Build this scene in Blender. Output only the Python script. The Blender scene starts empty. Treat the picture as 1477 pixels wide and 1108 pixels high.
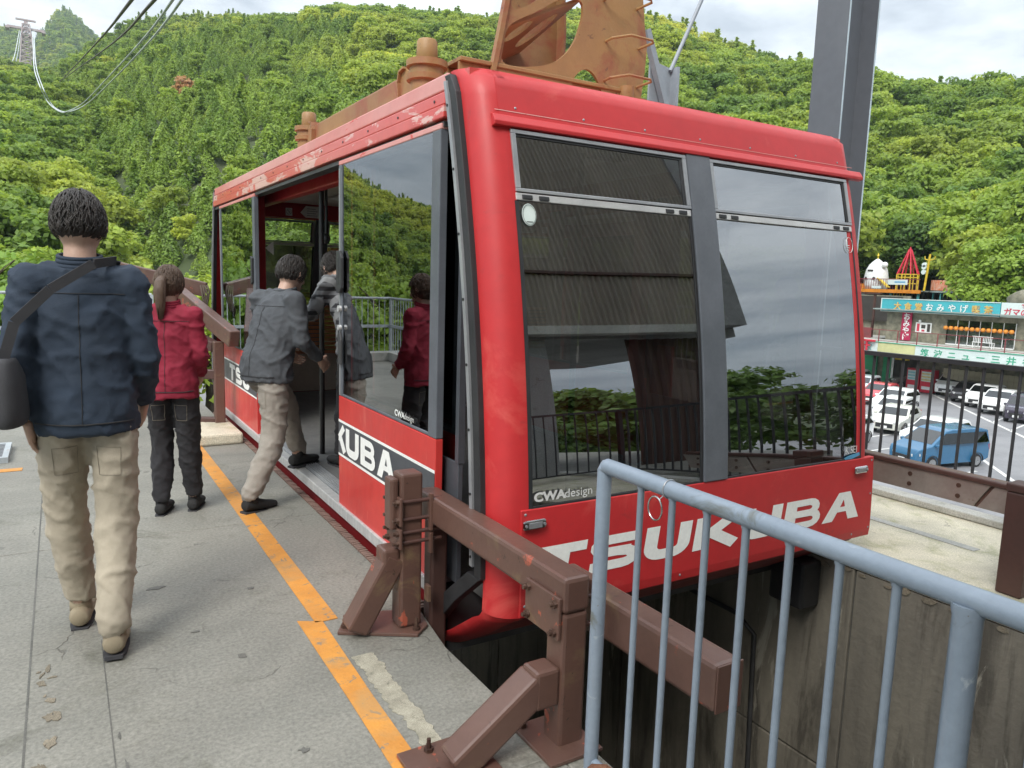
import bpy, bmesh, math, random
import numpy as np
from mathutils import Vector, Matrix, noise, Euler
R = math.radians
SC = bpy.context.scene
COL = SC.collection
rnd = random.Random(7)

# ------------------------------------------------------------------ camera
CAMROT = ((0.85717014, 0.04481373, -0.51308), (-0.51414437, 0.13296159, -0.8473351), (0.03024768, 0.99010754, 0.13701143))
cam_data = bpy.data.cameras.new('camera')
cam = bpy.data.objects.new('camera', cam_data)
COL.objects.link(cam)
cam.matrix_world = Matrix.Translation((0, 0, 1.5)) @ Matrix(CAMROT).to_4x4()
cam_data.sensor_width = 36
cam_data.lens = 26.25
cam_data.clip_start = 0.05
cam_data.clip_end = 6000
SC.camera = cam

# ------------------------------------------------------------------ sky: bright overcast
SUN_AZ, SUN_EL = -128, 47          # degrees: azimuth from +Y towards +X
world = bpy.data.worlds.new('World')
SC.world = world
world.use_nodes = True
W = world.node_tree
W.nodes.clear()
def wn(t, **k):
    n = W.nodes.new(t)
    for a, b in k.items():
        setattr(n, a, b)
    return n
sky = wn('ShaderNodeTexSky', sky_type='NISHITA')
sky.sun_disc = False
sky.sun_elevation = R(SUN_EL)
sky.sun_rotation = R(SUN_AZ)
tc = wn('ShaderNodeTexCoord')
sep = wn('ShaderNodeSeparateXYZ')
W.links.new(tc.outputs['Generated'], sep.inputs[0])
# project the view direction on a flat cloud deck so the clouds flatten towards the horizon
zc = wn('ShaderNodeMath', operation='MAXIMUM'); zc.inputs[1].default_value = 0.03
W.links.new(sep.outputs['Z'], zc.inputs[0])
zo = wn('ShaderNodeMath', operation='ADD'); zo.inputs[1].default_value = 0.12
W.links.new(zc.outputs[0], zo.inputs[0])
dx = wn('ShaderNodeMath', operation='DIVIDE'); dy = wn('ShaderNodeMath', operation='DIVIDE')
W.links.new(sep.outputs['X'], dx.inputs[0]); W.links.new(zo.outputs[0], dx.inputs[1])
W.links.new(sep.outputs['Y'], dy.inputs[0]); W.links.new(zo.outputs[0], dy.inputs[1])
cmb = wn('ShaderNodeCombineXYZ')
W.links.new(dx.outputs[0], cmb.inputs[0]); W.links.new(dy.outputs[0], cmb.inputs[1])
nz = wn('ShaderNodeTexNoise'); nz.inputs['Scale'].default_value = 1.5; nz.inputs['Detail'].default_value = 7; nz.inputs['Roughness'].default_value = 0.55
W.links.new(cmb.outputs[0], nz.inputs['Vector'])
cr = wn('ShaderNodeValToRGB')
cr.color_ramp.elements[0].position = 0.38; cr.color_ramp.elements[0].color = (3.7, 4.0, 4.3, 1)
cr.color_ramp.elements[1].position = 0.58; cr.color_ramp.elements[1].color = (7.3, 7.6, 7.7, 1)
W.links.new(nz.outputs['Fac'], cr.inputs[0])
mx = wn('ShaderNodeMixRGB'); mx.inputs[0].default_value = 0.86
W.links.new(sky.outputs[0], mx.inputs[1]); W.links.new(cr.outputs[0], mx.inputs[2])
bg = wn('ShaderNodeBackground'); bg.inputs['Strength'].default_value = 0.100
# an overcast sky is brighter overhead than at the horizon
zf = wn('ShaderNodeMapRange'); zf.inputs['From Min'].default_value = 0.0; zf.inputs['From Max'].default_value = 1.0
zf.inputs['To Min'].default_value = 0.58; zf.inputs['To Max'].default_value = 2.4
W.links.new(sep.outputs['Z'], zf.inputs['Value'])
vm = wn('ShaderNodeVectorMath', operation='SCALE')
W.links.new(mx.outputs[0], vm.inputs[0]); W.links.new(zf.outputs[0], vm.inputs['Scale'])
W.links.new(vm.outputs[0], bg.inputs['Color'])
wo = wn('ShaderNodeOutputWorld')
W.links.new(bg.outputs[0], wo.inputs[0])

sun_d = bpy.data.lights.new('sun', 'SUN')
sun_d.energy = 1.9
sun_d.angle = R(24)
sun_d.color = (1.0, 0.965, 0.90)
sun = bpy.data.objects.new('sun', sun_d)
COL.objects.link(sun)
sdir = Vector((math.sin(R(SUN_AZ)) * math.cos(R(SUN_EL)), math.cos(R(SUN_AZ)) * math.cos(R(SUN_EL)), math.sin(R(SUN_EL))))
sun.rotation_euler = sdir.to_track_quat('Z', 'Y').to_euler()

SC.view_settings.view_transform = 'Standard'
SC.view_settings.look = 'None'
SC.view_settings.exposure = 0.78
SC.view_settings.gamma = 1.0
SC.view_settings.use_curve_mapping = False
try:
    SC.cycles.max_bounces = 7
    SC.cycles.diffuse_bounces = 3
    SC.cycles.glossy_bounces = 4
    SC.cycles.transparent_max_bounces = 24
    SC.cycles.volume_bounces = 0
except Exception:
    pass

# ------------------------------------------------------------------ materials
MATS = {}
def newmat(name):
    m = bpy.data.materials.new(name)
    m.use_nodes = True
    nt = m.node_tree
    b = nt.nodes['Principled BSDF']
    return m, nt, b

def _noise(nt, vec, scale, detail=5, rough=0.55, dist=0.0):
    n = nt.nodes.new('ShaderNodeTexNoise')
    n.inputs['Scale'].default_value = scale
    n.inputs['Detail'].default_value = detail
    n.inputs['Roughness'].default_value = rough
    n.inputs['Distortion'].default_value = dist
    nt.links.new(vec, n.inputs['Vector'])
    return n.outputs['Fac']

def _ramp(nt, fac, p0, p1, c0=(0, 0, 0, 1), c1=(1, 1, 1, 1)):
    r = nt.nodes.new('ShaderNodeValToRGB')
    r.color_ramp.elements[0].position = p0; r.color_ramp.elements[0].color = c0
    r.color_ramp.elements[1].position = p1; r.color_ramp.elements[1].color = c1
    nt.links.new(fac, r.inputs[0])
    return r.outputs[0]

def _mix(nt, fac, a, b):
    m = nt.nodes.new('ShaderNodeMixRGB')
    for i, v in ((0, fac), (1, a), (2, b)):
        if isinstance(v, (int, float)):
            m.inputs[i].default_value = v
        elif isinstance(v, tuple):
            m.inputs[i].default_value = v if len(v) == 4 else v + (1,)
        else:
            nt.links.new(v, m.inputs[i])
    return m.outputs[0]

def surf(name, c1, c2=None, scale=3.0, rough=0.5, metal=0.0, bump=0.0, bscale=60.0, wear=None, stretch=None, rvar=0.15, coat=0.0, ior=None):
    """general surface: c1/c2 blended by noise, wear = list of (colour, noise scale, threshold, softness)"""
    m, nt, b = newmat(name)
    t = nt.nodes.new('ShaderNodeTexCoord')
    vec = t.outputs['Object']
    if stretch:
        mp = nt.nodes.new('ShaderNodeMapping')
        mp.inputs['Scale'].default_value = stretch
        nt.links.new(vec, mp.inputs['Vector'])
        vec = mp.outputs[0]
    c2 = c2 or tuple(min(1, x * 0.75) for x in c1)
    n1 = _noise(nt, vec, scale)
    col = _mix(nt, _ramp(nt, n1, 0.35, 0.65), c1, c2)
    fine = _noise(nt, t.outputs['Object'], scale * 14, 3)
    hs = nt.nodes.new('ShaderNodeHueSaturation')
    mr = nt.nodes.new('ShaderNodeMapRange')
    mr.inputs['To Min'].default_value = 0.88; mr.inputs['To Max'].default_value = 1.12
    nt.links.new(fine, mr.inputs['Value'])
    nt.links.new(mr.outputs[0], hs.inputs['Value']); nt.links.new(col, hs.inputs['Color'])
    col = hs.outputs[0]
    for (wc, ws, th, so) in (wear or []):
        nn = _noise(nt, vec, ws, 8, 0.65, 0.6)
        col = _mix(nt, _ramp(nt, nn, th, min(1, th + so)), col, wc)
    nt.links.new(col, b.inputs['Base Color'])
    rr = nt.nodes.new('ShaderNodeMapRange')
    rr.inputs['To Min'].default_value = max(0.02, rough - rvar); rr.inputs['To Max'].default_value = min(1, rough + rvar)
    nt.links.new(_noise(nt, vec, scale * 3, 4), rr.inputs['Value'])
    nt.links.new(rr.outputs[0], b.inputs['Roughness'])
    b.inputs['Metallic'].default_value = metal
    if coat:
        b.inputs['Coat Weight'].default_value = coat
        b.inputs['Coat Roughness'].default_value = 0.12
    if bump:
        bp = nt.nodes.new('ShaderNodeBump')
        bp.inputs['Strength'].default_value = bump
        bp.inputs['Distance'].default_value = 0.01
        nt.links.new(_noise(nt, t.outputs['Object'], bscale, 6), bp.inputs['Height'])
        nt.links.new(bp.outputs[0], b.inputs['Normal'])
    MATS[name] = m
    return m

def glass(name, tint, refl=0.1, ior=1.9, wav=0.02):
    m, nt, b = newmat(name)
    nt.nodes.remove(b)
    out = nt.nodes['Material Output']
    tr = nt.nodes.new('ShaderNodeBsdfTransparent'); tr.inputs[0].default_value = tint + (1,)
    gl = nt.nodes.new('ShaderNodeBsdfGlossy'); gl.inputs['Color'].default_value = (0.93, 0.95, 0.97, 1); gl.inputs['Roughness'].default_value = 0.0
    fr = nt.nodes.new('ShaderNodeFresnel'); fr.inputs['IOR'].default_value = ior
    t = nt.nodes.new('ShaderNodeTexCoord')
    bp = nt.nodes.new('ShaderNodeBump'); bp.inputs['Strength'].default_value = wav; bp.inputs['Distance'].default_value = 0.02
    nt.links.new(_noise(nt, t.outputs['Object'], 1.6, 1), bp.inputs['Height'])
    nt.links.new(bp.outputs[0], gl.inputs['Normal'])
    ad = nt.nodes.new('ShaderNodeMath'); ad.operation = 'ADD'; ad.use_clamp = True; ad.inputs[1].default_value = refl
    nt.links.new(fr.outputs[0], ad.inputs[0])
    mixs = nt.nodes.new('ShaderNodeMixShader')
    nt.links.new(ad.outputs[0], mixs.inputs[0]); nt.links.new(tr.outputs[0], mixs.inputs[1]); nt.links.new(gl.outputs[0], mixs.inputs[2])
    nt.links.new(mixs.outputs[0], out.inputs[0])
    MATS[name] = m
    return m

def leafmat(name, dark, mid, lime, patch=0.02, trans=0.35, limelo=0.5, limehi=0.68):
    """leaves: colour varies from tree to tree (object random), in patches over the hillside, and leaf by leaf"""
    m, nt, b = newmat(name)
    oi = nt.nodes.new('ShaderNodeObjectInfo')
    geo = nt.nodes.new('ShaderNodeNewGeometry')
    r1 = _ramp(nt, oi.outputs['Random'], 0.0, 1.0, dark + (1,), mid + (1,))
    pn = _noise(nt, oi.outputs['Location'], patch, 4, 0.6)
    col = _mix(nt, _ramp(nt, pn, limelo, limehi), r1, lime)
    leaf = _noise(nt, geo.outputs['Position'], 1.7, 2)
    hs = nt.nodes.new('ShaderNodeHueSaturation')
    mr = nt.nodes.new('ShaderNodeMapRange'); mr.inputs['From Min'].default_value = 0.3; mr.inputs['From Max'].default_value = 0.7
    mr.inputs['To Min'].default_value = 0.62; mr.inputs['To Max'].default_value = 1.3
    nt.links.new(leaf, mr.inputs['Value']); nt.links.new(mr.outputs[0], hs.inputs['Value'])
    nt.links.new(col, hs.inputs['Color'])
    nt.links.new(hs.outputs[0], b.inputs['Base Color'])
    b.inputs['Roughness'].default_value = 0.55
    tl = nt.nodes.new('ShaderNodeBsdfTranslucent')
    hs2 = nt.nodes.new('ShaderNodeHueSaturation'); hs2.inputs['Hue'].default_value = 0.485; hs2.inputs['Value'].default_value = 1.25
    nt.links.new(hs.outputs[0], hs2.inputs['Color']); nt.links.new(hs2.outputs[0], tl.inputs[0])
    mixs = nt.nodes.new('ShaderNodeMixShader'); mixs.inputs[0].default_value = trans
    out = nt.nodes['Material Output']
    nt.links.new(b.outputs[0], mixs.inputs[1]); nt.links.new(tl.outputs[0], mixs.inputs[2]); nt.links.new(mixs.outputs[0], out.inputs[0])
    MATS[name] = m
    return m

RED = (0.52, 0.024, 0.027)
surf('red_paint', RED, (0.46, 0.022, 0.025), 1.2, 0.52, wear=[((0.60, 0.085, 0.07), 2.5, 0.56, 0.15), ((0.34, 0.03, 0.03), 7, 0.62, 0.12)], coat=0.05, rvar=0.08)
surf('red_door', (0.58, 0.042, 0.036), (0.50, 0.034, 0.030), 1.0, 0.42, wear=[((0.62, 0.13, 0.10), 5, 0.60, 0.10)], stretch=(1, 3, 0.7), coat=0.2)
surf('red_rail', (0.60, 0.07, 0.06), (0.62, 0.16, 0.14), 0.9, 0.38, wear=[((0.70, 0.42, 0.38), 3.1, 0.545, 0.02), ((0.30, 0.10, 0.08), 11, 0.70, 0.02)], stretch=(1, 0.6, 2), coat=0.3)
surf('red_faded', (0.68, 0.36, 0.33), (0.62, 0.19, 0.17), 0.8, 0.4, wear=[((0.58, 0.06, 0.05), 4.0, 0.62, 0.02)], stretch=(1, 0.6, 2))
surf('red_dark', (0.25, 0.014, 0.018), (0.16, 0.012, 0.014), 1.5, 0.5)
surf('red_inner', (0.42, 0.02, 0.028), None, 2, 0.4)
surf('orange_paint', (0.345, 0.205, 0.080), (0.265, 0.140, 0.068), 1.1, 0.55, wear=[((0.27, 0.085, 0.048), 2.0, 0.50, 0.16), ((0.14, 0.07, 0.045), 9, 0.63, 0.05), ((0.42, 0.30, 0.17), 5, 0.66, 0.1)], bump=0.15, bscale=30)
surf('brown_paint', (0.125, 0.066, 0.050), (0.100, 0.053, 0.041), 3, 0.42, wear=[((0.17, 0.115, 0.065), 4, 0.58, 0.12), ((0.34, 0.085, 0.05), 7, 0.625, 0.02), ((0.05, 0.03, 0.022), 16, 0.66, 0.03)], bump=0.1, bscale=40, coat=0.15)
surf('brown_dark', (0.085, 0.040, 0.032), (0.06, 0.03, 0.025), 3, 0.5)
surf('bolt_steel', (0.16, 0.10, 0.075), (0.09, 0.05, 0.04), 20, 0.45, 0.6)
surf('wear_strip', (0.42, 0.38, 0.34), (0.30, 0.25, 0.22), 4, 0.4, 0.5, wear=[((0.2, 0.12, 0.09), 9, 0.63, 0.1)])
surf('blue_rail', (0.235, 0.285, 0.345), (0.20, 0.245, 0.30), 4, 0.38, wear=[((0.40, 0.44, 0.48), 10, 0.60, 0.10), ((0.13, 0.14, 0.13), 6, 0.60, 0.10), ((0.14, 0.085, 0.05), 30, 0.69, 0.02)], bump=0.12, bscale=45, coat=0.2)
surf('grey_rail', (0.42, 0.46, 0.48), (0.34, 0.37, 0.39), 5, 0.5, wear=[((0.30, 0.13, 0.07), 8, 0.66, 0.05)])
surf('black_rail', (0.035, 0.036, 0.042), (0.05, 0.05, 0.055), 4, 0.45)
surf('steel_column', (0.135, 0.145, 0.165), (0.115, 0.125, 0.145), 0.8, 0.42, bump=0.05, coat=0.1)
surf('steel_edge', (0.50, 0.60, 0.66), None, 2, 0.4)
surf('bracket_grey', (0.33, 0.36, 0.40), (0.27, 0.30, 0.34), 2, 0.5)
surf('alu', (0.60, 0.60, 0.59), (0.48, 0.48, 0.48), 6, 0.36, 0.35, stretch=(1, 8, 1))
surf('alu_dull', (0.38, 0.39, 0.40), (0.28, 0.29, 0.31), 4, 0.4, 0.4)
surf('steel_plain', (0.6, 0.6, 0.6), None, 8, 0.22, 1.0)
surf('charcoal', (0.075, 0.082, 0.094), (0.055, 0.06, 0.07), 3, 0.4, bump=0.03)
surf('charcoal_pale', (0.12, 0.13, 0.15), (0.09, 0.10, 0.115), 5, 0.42)
surf('black_rubber', (0.018, 0.019, 0.021), (0.03, 0.03, 0.032), 5, 0.55)
surf('nosing', (0.24, 0.15, 0.12), (0.17, 0.11, 0.09), 5, 0.7, bump=0.2)
surf('white_letter', (0.86, 0.87, 0.84), (0.80, 0.81, 0.78), 4, 0.4)
surf('white_paint', (0.78, 0.79, 0.78), (0.68, 0.69, 0.68), 4, 0.4)
surf('cream', (0.62, 0.57, 0.49), (0.55, 0.50, 0.43), 3, 0.5)
surf('slat_orange', (0.48, 0.20, 0.09), (0.38, 0.15, 0.07), 4, 0.5)
surf('floor_grey', (0.13, 0.13, 0.125), (0.10, 0.10, 0.10), 6, 0.6)
surf('rust', (0.20, 0.085, 0.04), (0.12, 0.05, 0.03), 9, 0.8, bump=0.4)
surf('black_plain', (0.012, 0.012, 0.013), None, 4, 0.4)
surf('dark_steel', (0.06, 0.06, 0.063), (0.035, 0.035, 0.035), 4, 0.55)
glass('tint_glass', (0.13, 0.12, 0.11), 0.24, 1.8, 0.008)
glass('door_glass', (0.26, 0.26, 0.26), 0.15, 1.9, 0.006)
glass('clear_glass', (0.72, 0.76, 0.76), 0.03, 1.5)
glass('car_glass', (0.05, 0.065, 0.07), 0.05, 1.5)

def concrete(name, c1, c2, stain, sc=1.0, crack=True, grit=0.3, blotch=0.55):
    m, nt, b = newmat(name)
    g = nt.nodes.new('ShaderNodeNewGeometry')
    vec = g.outputs['Position']
    n1 = _noise(nt, vec, 1.1 * sc, 6, 0.6)
    col = _mix(nt, _ramp(nt, n1, 0.34, 0.66), c1, c2)
    n2 = _noise(nt, vec, 3.2 * sc, 7, 0.7, 0.8)
    col = _mix(nt, _ramp(nt, n2, blotch, blotch + 0.16), col, stain)
    n3 = _noise(nt, vec, 0.55 * sc, 5, 0.65, 1.5)
    hs0 = nt.nodes.new('ShaderNodeHueSaturation'); mr0 = nt.nodes.new('ShaderNodeMapRange'); mr0.inputs['From Min'].default_value = 0.35; mr0.inputs['From Max'].default_value = 0.65; mr0.inputs['To Min'].default_value = 0.80; mr0.inputs['To Max'].default_value = 1.16
    nt.links.new(n3, mr0.inputs['Value']); nt.links.new(mr0.outputs[0], hs0.inputs['Value']); nt.links.new(col, hs0.inputs['Color']); col = hs0.outputs[0]
    spots = _ramp(nt, _noise(nt, vec, 6.5, 3, 0.5, 0.3), 0.70, 0.74)
    sm = nt.nodes.new('ShaderNodeMath'); sm.operation = 'MULTIPLY'; sm.inputs[1].default_value = 0.45; nt.links.new(spots, sm.inputs[0])
    col = _mix(nt, sm.outputs[0], col, tuple(x * .45 for x in c2))
    sp = _noise(nt, vec, 85 * sc, 4, 0.7)
    hs = nt.nodes.new('ShaderNodeHueSaturation')
    mr = nt.nodes.new('ShaderNodeMapRange'); mr.inputs['From Min'].default_value = 0.3; mr.inputs['From Max'].default_value = 0.7
    mr.inputs['To Min'].default_value = 1 - grit; mr.inputs['To Max'].default_value = 1 + grit
    nt.links.new(sp, mr.inputs['Value']); nt.links.new(mr.outputs[0], hs.inputs['Value']); nt.links.new(col, hs.inputs['Color'])
    col = hs.outputs[0]
    h = nt.nodes.new('ShaderNodeMath'); h.operation = 'ADD'
    nt.links.new(_noise(nt, vec, 40 * sc, 5), h.inputs[0])
    hh = h.outputs[0]
    if crack:
        wv = nt.nodes.new('ShaderNodeVectorMath'); wv.operation = 'MULTIPLY_ADD'
        nw = nt.nodes.new('ShaderNodeTexNoise'); nw.inputs['Scale'].default_value = 2.5; nw.inputs['Detail'].default_value = 5
        nt.links.new(vec, nw.inputs['Vector'])
        nt.links.new(nw.outputs['Color'], wv.inputs[0]); wv.inputs[1].default_value = (0.5, 0.5, 0.5); nt.links.new(vec, wv.inputs[2])
        vo = nt.nodes.new('ShaderNodeTexVoronoi'); vo.feature = 'DISTANCE_TO_EDGE'; vo.inputs['Scale'].default_value = 1.7 * sc
        nt.links.new(wv.outputs[0], vo.inputs['Vector'])
        line = _ramp(nt, vo.outputs['Distance'], 0.001, 0.007, (1, 1, 1, 1), (0, 0, 0, 1))
        gate = _ramp(nt, _noise(nt, vec, 1.9, 3), 0.51, 0.57)
        mu = nt.nodes.new('ShaderNodeMath'); mu.operation = 'MULTIPLY'
        nt.links.new(line, mu.inputs[0]); nt.links.new(gate, mu.inputs[1])
        pit = _ramp(nt, _noise(nt, vec, 15, 8, 0.75, 1.4), 0.665, 0.69)
        mm = nt.nodes.new('ShaderNodeMath'); mm.operation = 'MAXIMUM'
        nt.links.new(mu.outputs[0], mm.inputs[0]); nt.links.new(pit, mm.inputs[1])
        md = nt.nodes.new('ShaderNodeMath'); md.operation = 'MULTIPLY'; md.inputs[1].default_value = 0.6
        nt.links.new(mm.outputs[0], md.inputs[0])
        col = _mix(nt, md.outputs[0], col, tuple(x * 0.3 for x in c1))
        sb = nt.nodes.new('ShaderNodeMath'); sb.operation = 'MULTIPLY'; sb.inputs[1].default_value = -1.2
        nt.links.new(mm.outputs[0], sb.inputs[0]); nt.links.new(sb.outputs[0], h.inputs[1])
    nt.links.new(col, b.inputs['Base Color'])
    rr = nt.nodes.new('ShaderNodeMapRange'); rr.inputs['To Min'].default_value = 0.42; rr.inputs['To Max'].default_value = 0.85
    nt.links.new(n1, rr.inputs['Value']); nt.links.new(rr.outputs[0], b.inputs['Roughness'])
    bp = nt.nodes.new('ShaderNodeBump'); bp.inputs['Strength'].default_value = 0.45; bp.inputs['Distance'].default_value = 0.006
    nt.links.new(hh, bp.inputs['Height']); nt.links.new(bp.outputs[0], b.inputs['Normal'])
    MATS[name] = m
    return m
concrete('platform_concrete', (0.240, 0.230, 0.198), (0.185, 0.183, 0.160), (0.135, 0.132, 0.105), 0.8)
concrete('far_concrete', (0.62, 0.57, 0.44), (0.50, 0.47, 0.37), (0.38, 0.37, 0.22), 1.4, crack=True, grit=0.35, blotch=0.5)
concrete('pit_concrete', (0.30, 0.28, 0.23), (0.21, 0.195, 0.16), (0.40, 0.375, 0.31), 1.0, crack=False, blotch=0.6)
surf('pit_side', (0.26, 0.235, 0.185), (0.155, 0.14, 0.115), 1.6, 0.75, wear=[((0.095, 0.085, 0.068), 2.2, 0.50, 0.12), ((0.40, 0.375, 0.31), 3.6, 0.62, 0.06)], stretch=(1, 2.2, 0.35), bump=0.5, bscale=24)
concrete('pale_concrete', (0.48, 0.47, 0.43), (0.38, 0.38, 0.35), (0.27, 0.27, 0.23), 1.2, crack=False)
concrete('wall_render', (0.30, 0.30, 0.30), (0.24, 0.24, 0.24), (0.20, 0.20, 0.19), 0.7)
concrete('aggregate', (0.40, 0.37, 0.29), (0.27, 0.25, 0.19), (0.16, 0.15, 0.11), 9, crack=False, grit=0.75)
concrete('asphalt', (0.25, 0.25, 0.26), (0.21, 0.21, 0.22), (0.17, 0.17, 0.18), 0.12, crack=False, grit=0.1)
concrete('patch_brown', (0.24, 0.205, 0.15), (0.17, 0.145, 0.105), (0.10, 0.085, 0.06), 6, crack=False, grit=0.7)
concrete('seam_dark', (0.13, 0.125, 0.11), (0.10, 0.10, 0.09), (0.07, 0.07, 0.06), 2, crack=False)
surf('orange_line', (0.62, 0.27, 0.045), (0.52, 0.22, 0.04), 6, 0.6, wear=[((0.20, 0.18, 0.14), 16, 0.60, 0.03), ((0.42, 0.24, 0.09), 3.4, 0.50, 0.2), ((0.30, 0.20, 0.11), 7, 0.58, 0.12)], bump=0.25, bscale=70)
surf('line_white', (0.70, 0.70, 0.68), (0.55, 0.55, 0.53), 1, 0.7)
surf('corrugated', (0.32, 0.28, 0.23), (0.23, 0.20, 0.165), 0.6, 0.5, 0.2, stretch=(2, 2, 0.3))
surf('bark', (0.10, 0.075, 0.055), (0.06, 0.045, 0.035), 6, 0.9, bump=0.6, bscale=14)
surf('forest_ground', (0.045, 0.075, 0.022), (0.06, 0.07, 0.03), 0.05, 0.95)
leafmat('leaf_broad', (0.13, 0.235, 0.035), (0.34, 0.46, 0.066), (0.54, 0.58, 0.085), 0.016, 0.5)
leafmat('leaf_conifer', (0.17, 0.28, 0.045), (0.29, 0.41, 0.062), (0.40, 0.49, 0.07), 0.02, 0.4)
leafmat('leaf_near', (0.17, 0.29, 0.040), (0.30, 0.42, 0.055), (0.42, 0.49, 0.06), 0.08, 0.4)
leafmat('leaf_dark', (0.075, 0.15, 0.028), (0.13, 0.22, 0.035), (0.22, 0.30, 0.045), 0.08)

# ------------------------------------------------------------------ mesh helpers
class MB:
    def __init__(s):
        s.v = []; s.f = []
    def add(s, vs, fs):
        o = len(s.v)
        s.v += [tuple(p) for p in vs]
        s.f += [tuple(i + o for i in f) for f in fs]
        return s
    def box(s, x0, x1, y0, y1, z0, z1):
        vs = [(x, y, z) for z in (z0, z1) for y in (y0, y1) for x in (x0, x1)]
        return s.add(vs, [(0, 2, 3, 1), (4, 5, 7, 6), (0, 1, 5, 4), (2, 6, 7, 3), (0, 4, 6, 2), (1, 3, 7, 5)])
    def obox(s, p0, p1, w, h, up=(0, 0, 1)):
        """bar of width w and height h from p0 to p1"""
        p0 = Vector(p0); p1 = Vector(p1); d = (p1 - p0).normalized(); up = Vector(up)
        a = d.cross(up)
        if a.length < 1e-4:
            a = d.cross(Vector((1, 0, 0)))
        a.normalize(); b = a.cross(d).normalized()
        vs = []
        for p in (p0, p1):
            for i, j in ((-1, -1), (1, -1), (1, 1), (-1, 1)):
                vs.append(p + a * (w / 2 * i) + b * (h / 2 * j))
        return s.add(vs, [(3, 2, 1, 0), (4, 5, 6, 7), (0, 1, 5, 4), (1, 2, 6, 5), (2, 3, 7, 6), (3, 0, 4, 7)])
    def tube(s, pts, r, n=10, cap=True):
        pts = [Vector(p) for p in pts]
        rs = r if isinstance(r, (list, tuple)) else [r] * len(pts)
        rings = []
        ref = None
        for i, p in enumerate(pts):
            d = (pts[min(i + 1, len(pts) - 1)] - pts[max(i - 1, 0)]).normalized()
            if ref is None:
                ref = d.orthogonal().normalized()
            a = (ref - d * ref.dot(d))
            if a.length < 1e-5:
                a = d.orthogonal()
            a.normalize(); ref = a
            b = d.cross(a)
            rings.append([p + (a * math.cos(2 * math.pi * k / n) + b * math.sin(2 * math.pi * k / n)) * rs[i] for k in range(n)])
        vs = [q for rg in rings for q in rg]
        fs = []
        for i in range(len(rings) - 1):
            for k in range(n):
                k2 = (k + 1) % n
                fs.append((i * n + k, i * n + k2, (i + 1) * n + k2, (i + 1) * n + k))
        if cap:
            fs.append(tuple(range(n - 1, -1, -1))); fs.append(tuple((len(rings) - 1) * n + k for k in range(n)))
        return s.add(vs, fs)
    def cyl(s, p0, p1, r, n=16):
        return s.tube([p0, p1], r, n)
    def lathe(s, c, prof, n=28):
        """prof list of (r, z) about vertical axis at c"""
        vs = []
        for r, z in prof:
            for k in range(n):
                a = 2 * math.pi * k / n
                vs.append((c[0] + r * math.cos(a), c[1] + r * math.sin(a), c[2] + z))
        fs = []
        for i in range(len(prof) - 1):
            for k in range(n):
                k2 = (k + 1) % n
                fs.append((i * n + k, i * n + k2, (i + 1) * n + k2, (i + 1) * n + k))
        fs.append(tuple(range(n - 1, -1, -1))); fs.append(tuple((len(prof) - 1) * n + k for k in range(n)))
        return s.add(vs, fs)
    def prism(s, poly, plane, a, b):
        """polygon in plane 'xz','yz','xy' extruded along the third axis from a to b"""
        def P(u, w, t):
            return (u, t, w) if plane == 'xz' else (t, u, w) if plane == 'yz' else (u, w, t)
        n = len(poly)
        vs = [P(u, w, a) for u, w in poly] + [P(u, w, b) for u, w in poly]
        fs = [tuple(range(n)), tuple(range(2 * n - 1, n - 1, -1))]
        for i in range(n):
            j = (i + 1) % n
            fs.append((i, i + n, j + n, j))
        return s.add(vs, fs)
    def sheet(s, f, us, ws, thick=None):
        """grid sheet: f(u, w) -> point; thick = vector offset for the back"""
        nu, nw = len(us), len(ws)
        vs = [f(u, w) for u in us for w in ws]
        fs = [(i * nw + j, (i + 1) * nw + j, (i + 1) * nw + j + 1, i * nw + j + 1) for i in range(nu - 1) for j in range(nw - 1)]
        if thick is None:
            return s.add(vs, fs)
        t = Vector(thick); N = len(vs)
        vs2 = [Vector(v) + t for v in vs]
        fs2 = [tuple(k + N for k in reversed(f_)) for f_ in fs]
        rim = [i * nw for i in range(nu)] + [(nu - 1) * nw + j for j in range(1, nw)] + [i * nw + nw - 1 for i in range(nu - 2, -1, -1)] + [j for j in range(nw - 2, 0, -1)]
        side = []
        for a in range(len(rim)):
            p, q = rim[a], rim[(a + 1) % len(rim)]
            side.append((p, p + N, q + N, q))
        return s.add(vs + vs2, fs + fs2 + side)

def link(o):
    COL.objects.link(o)
    return o

def wloc(o):
    p = Vector(o.location)
    while o.parent:
        o = o.parent; p += Vector(o.location)
    return p

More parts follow.
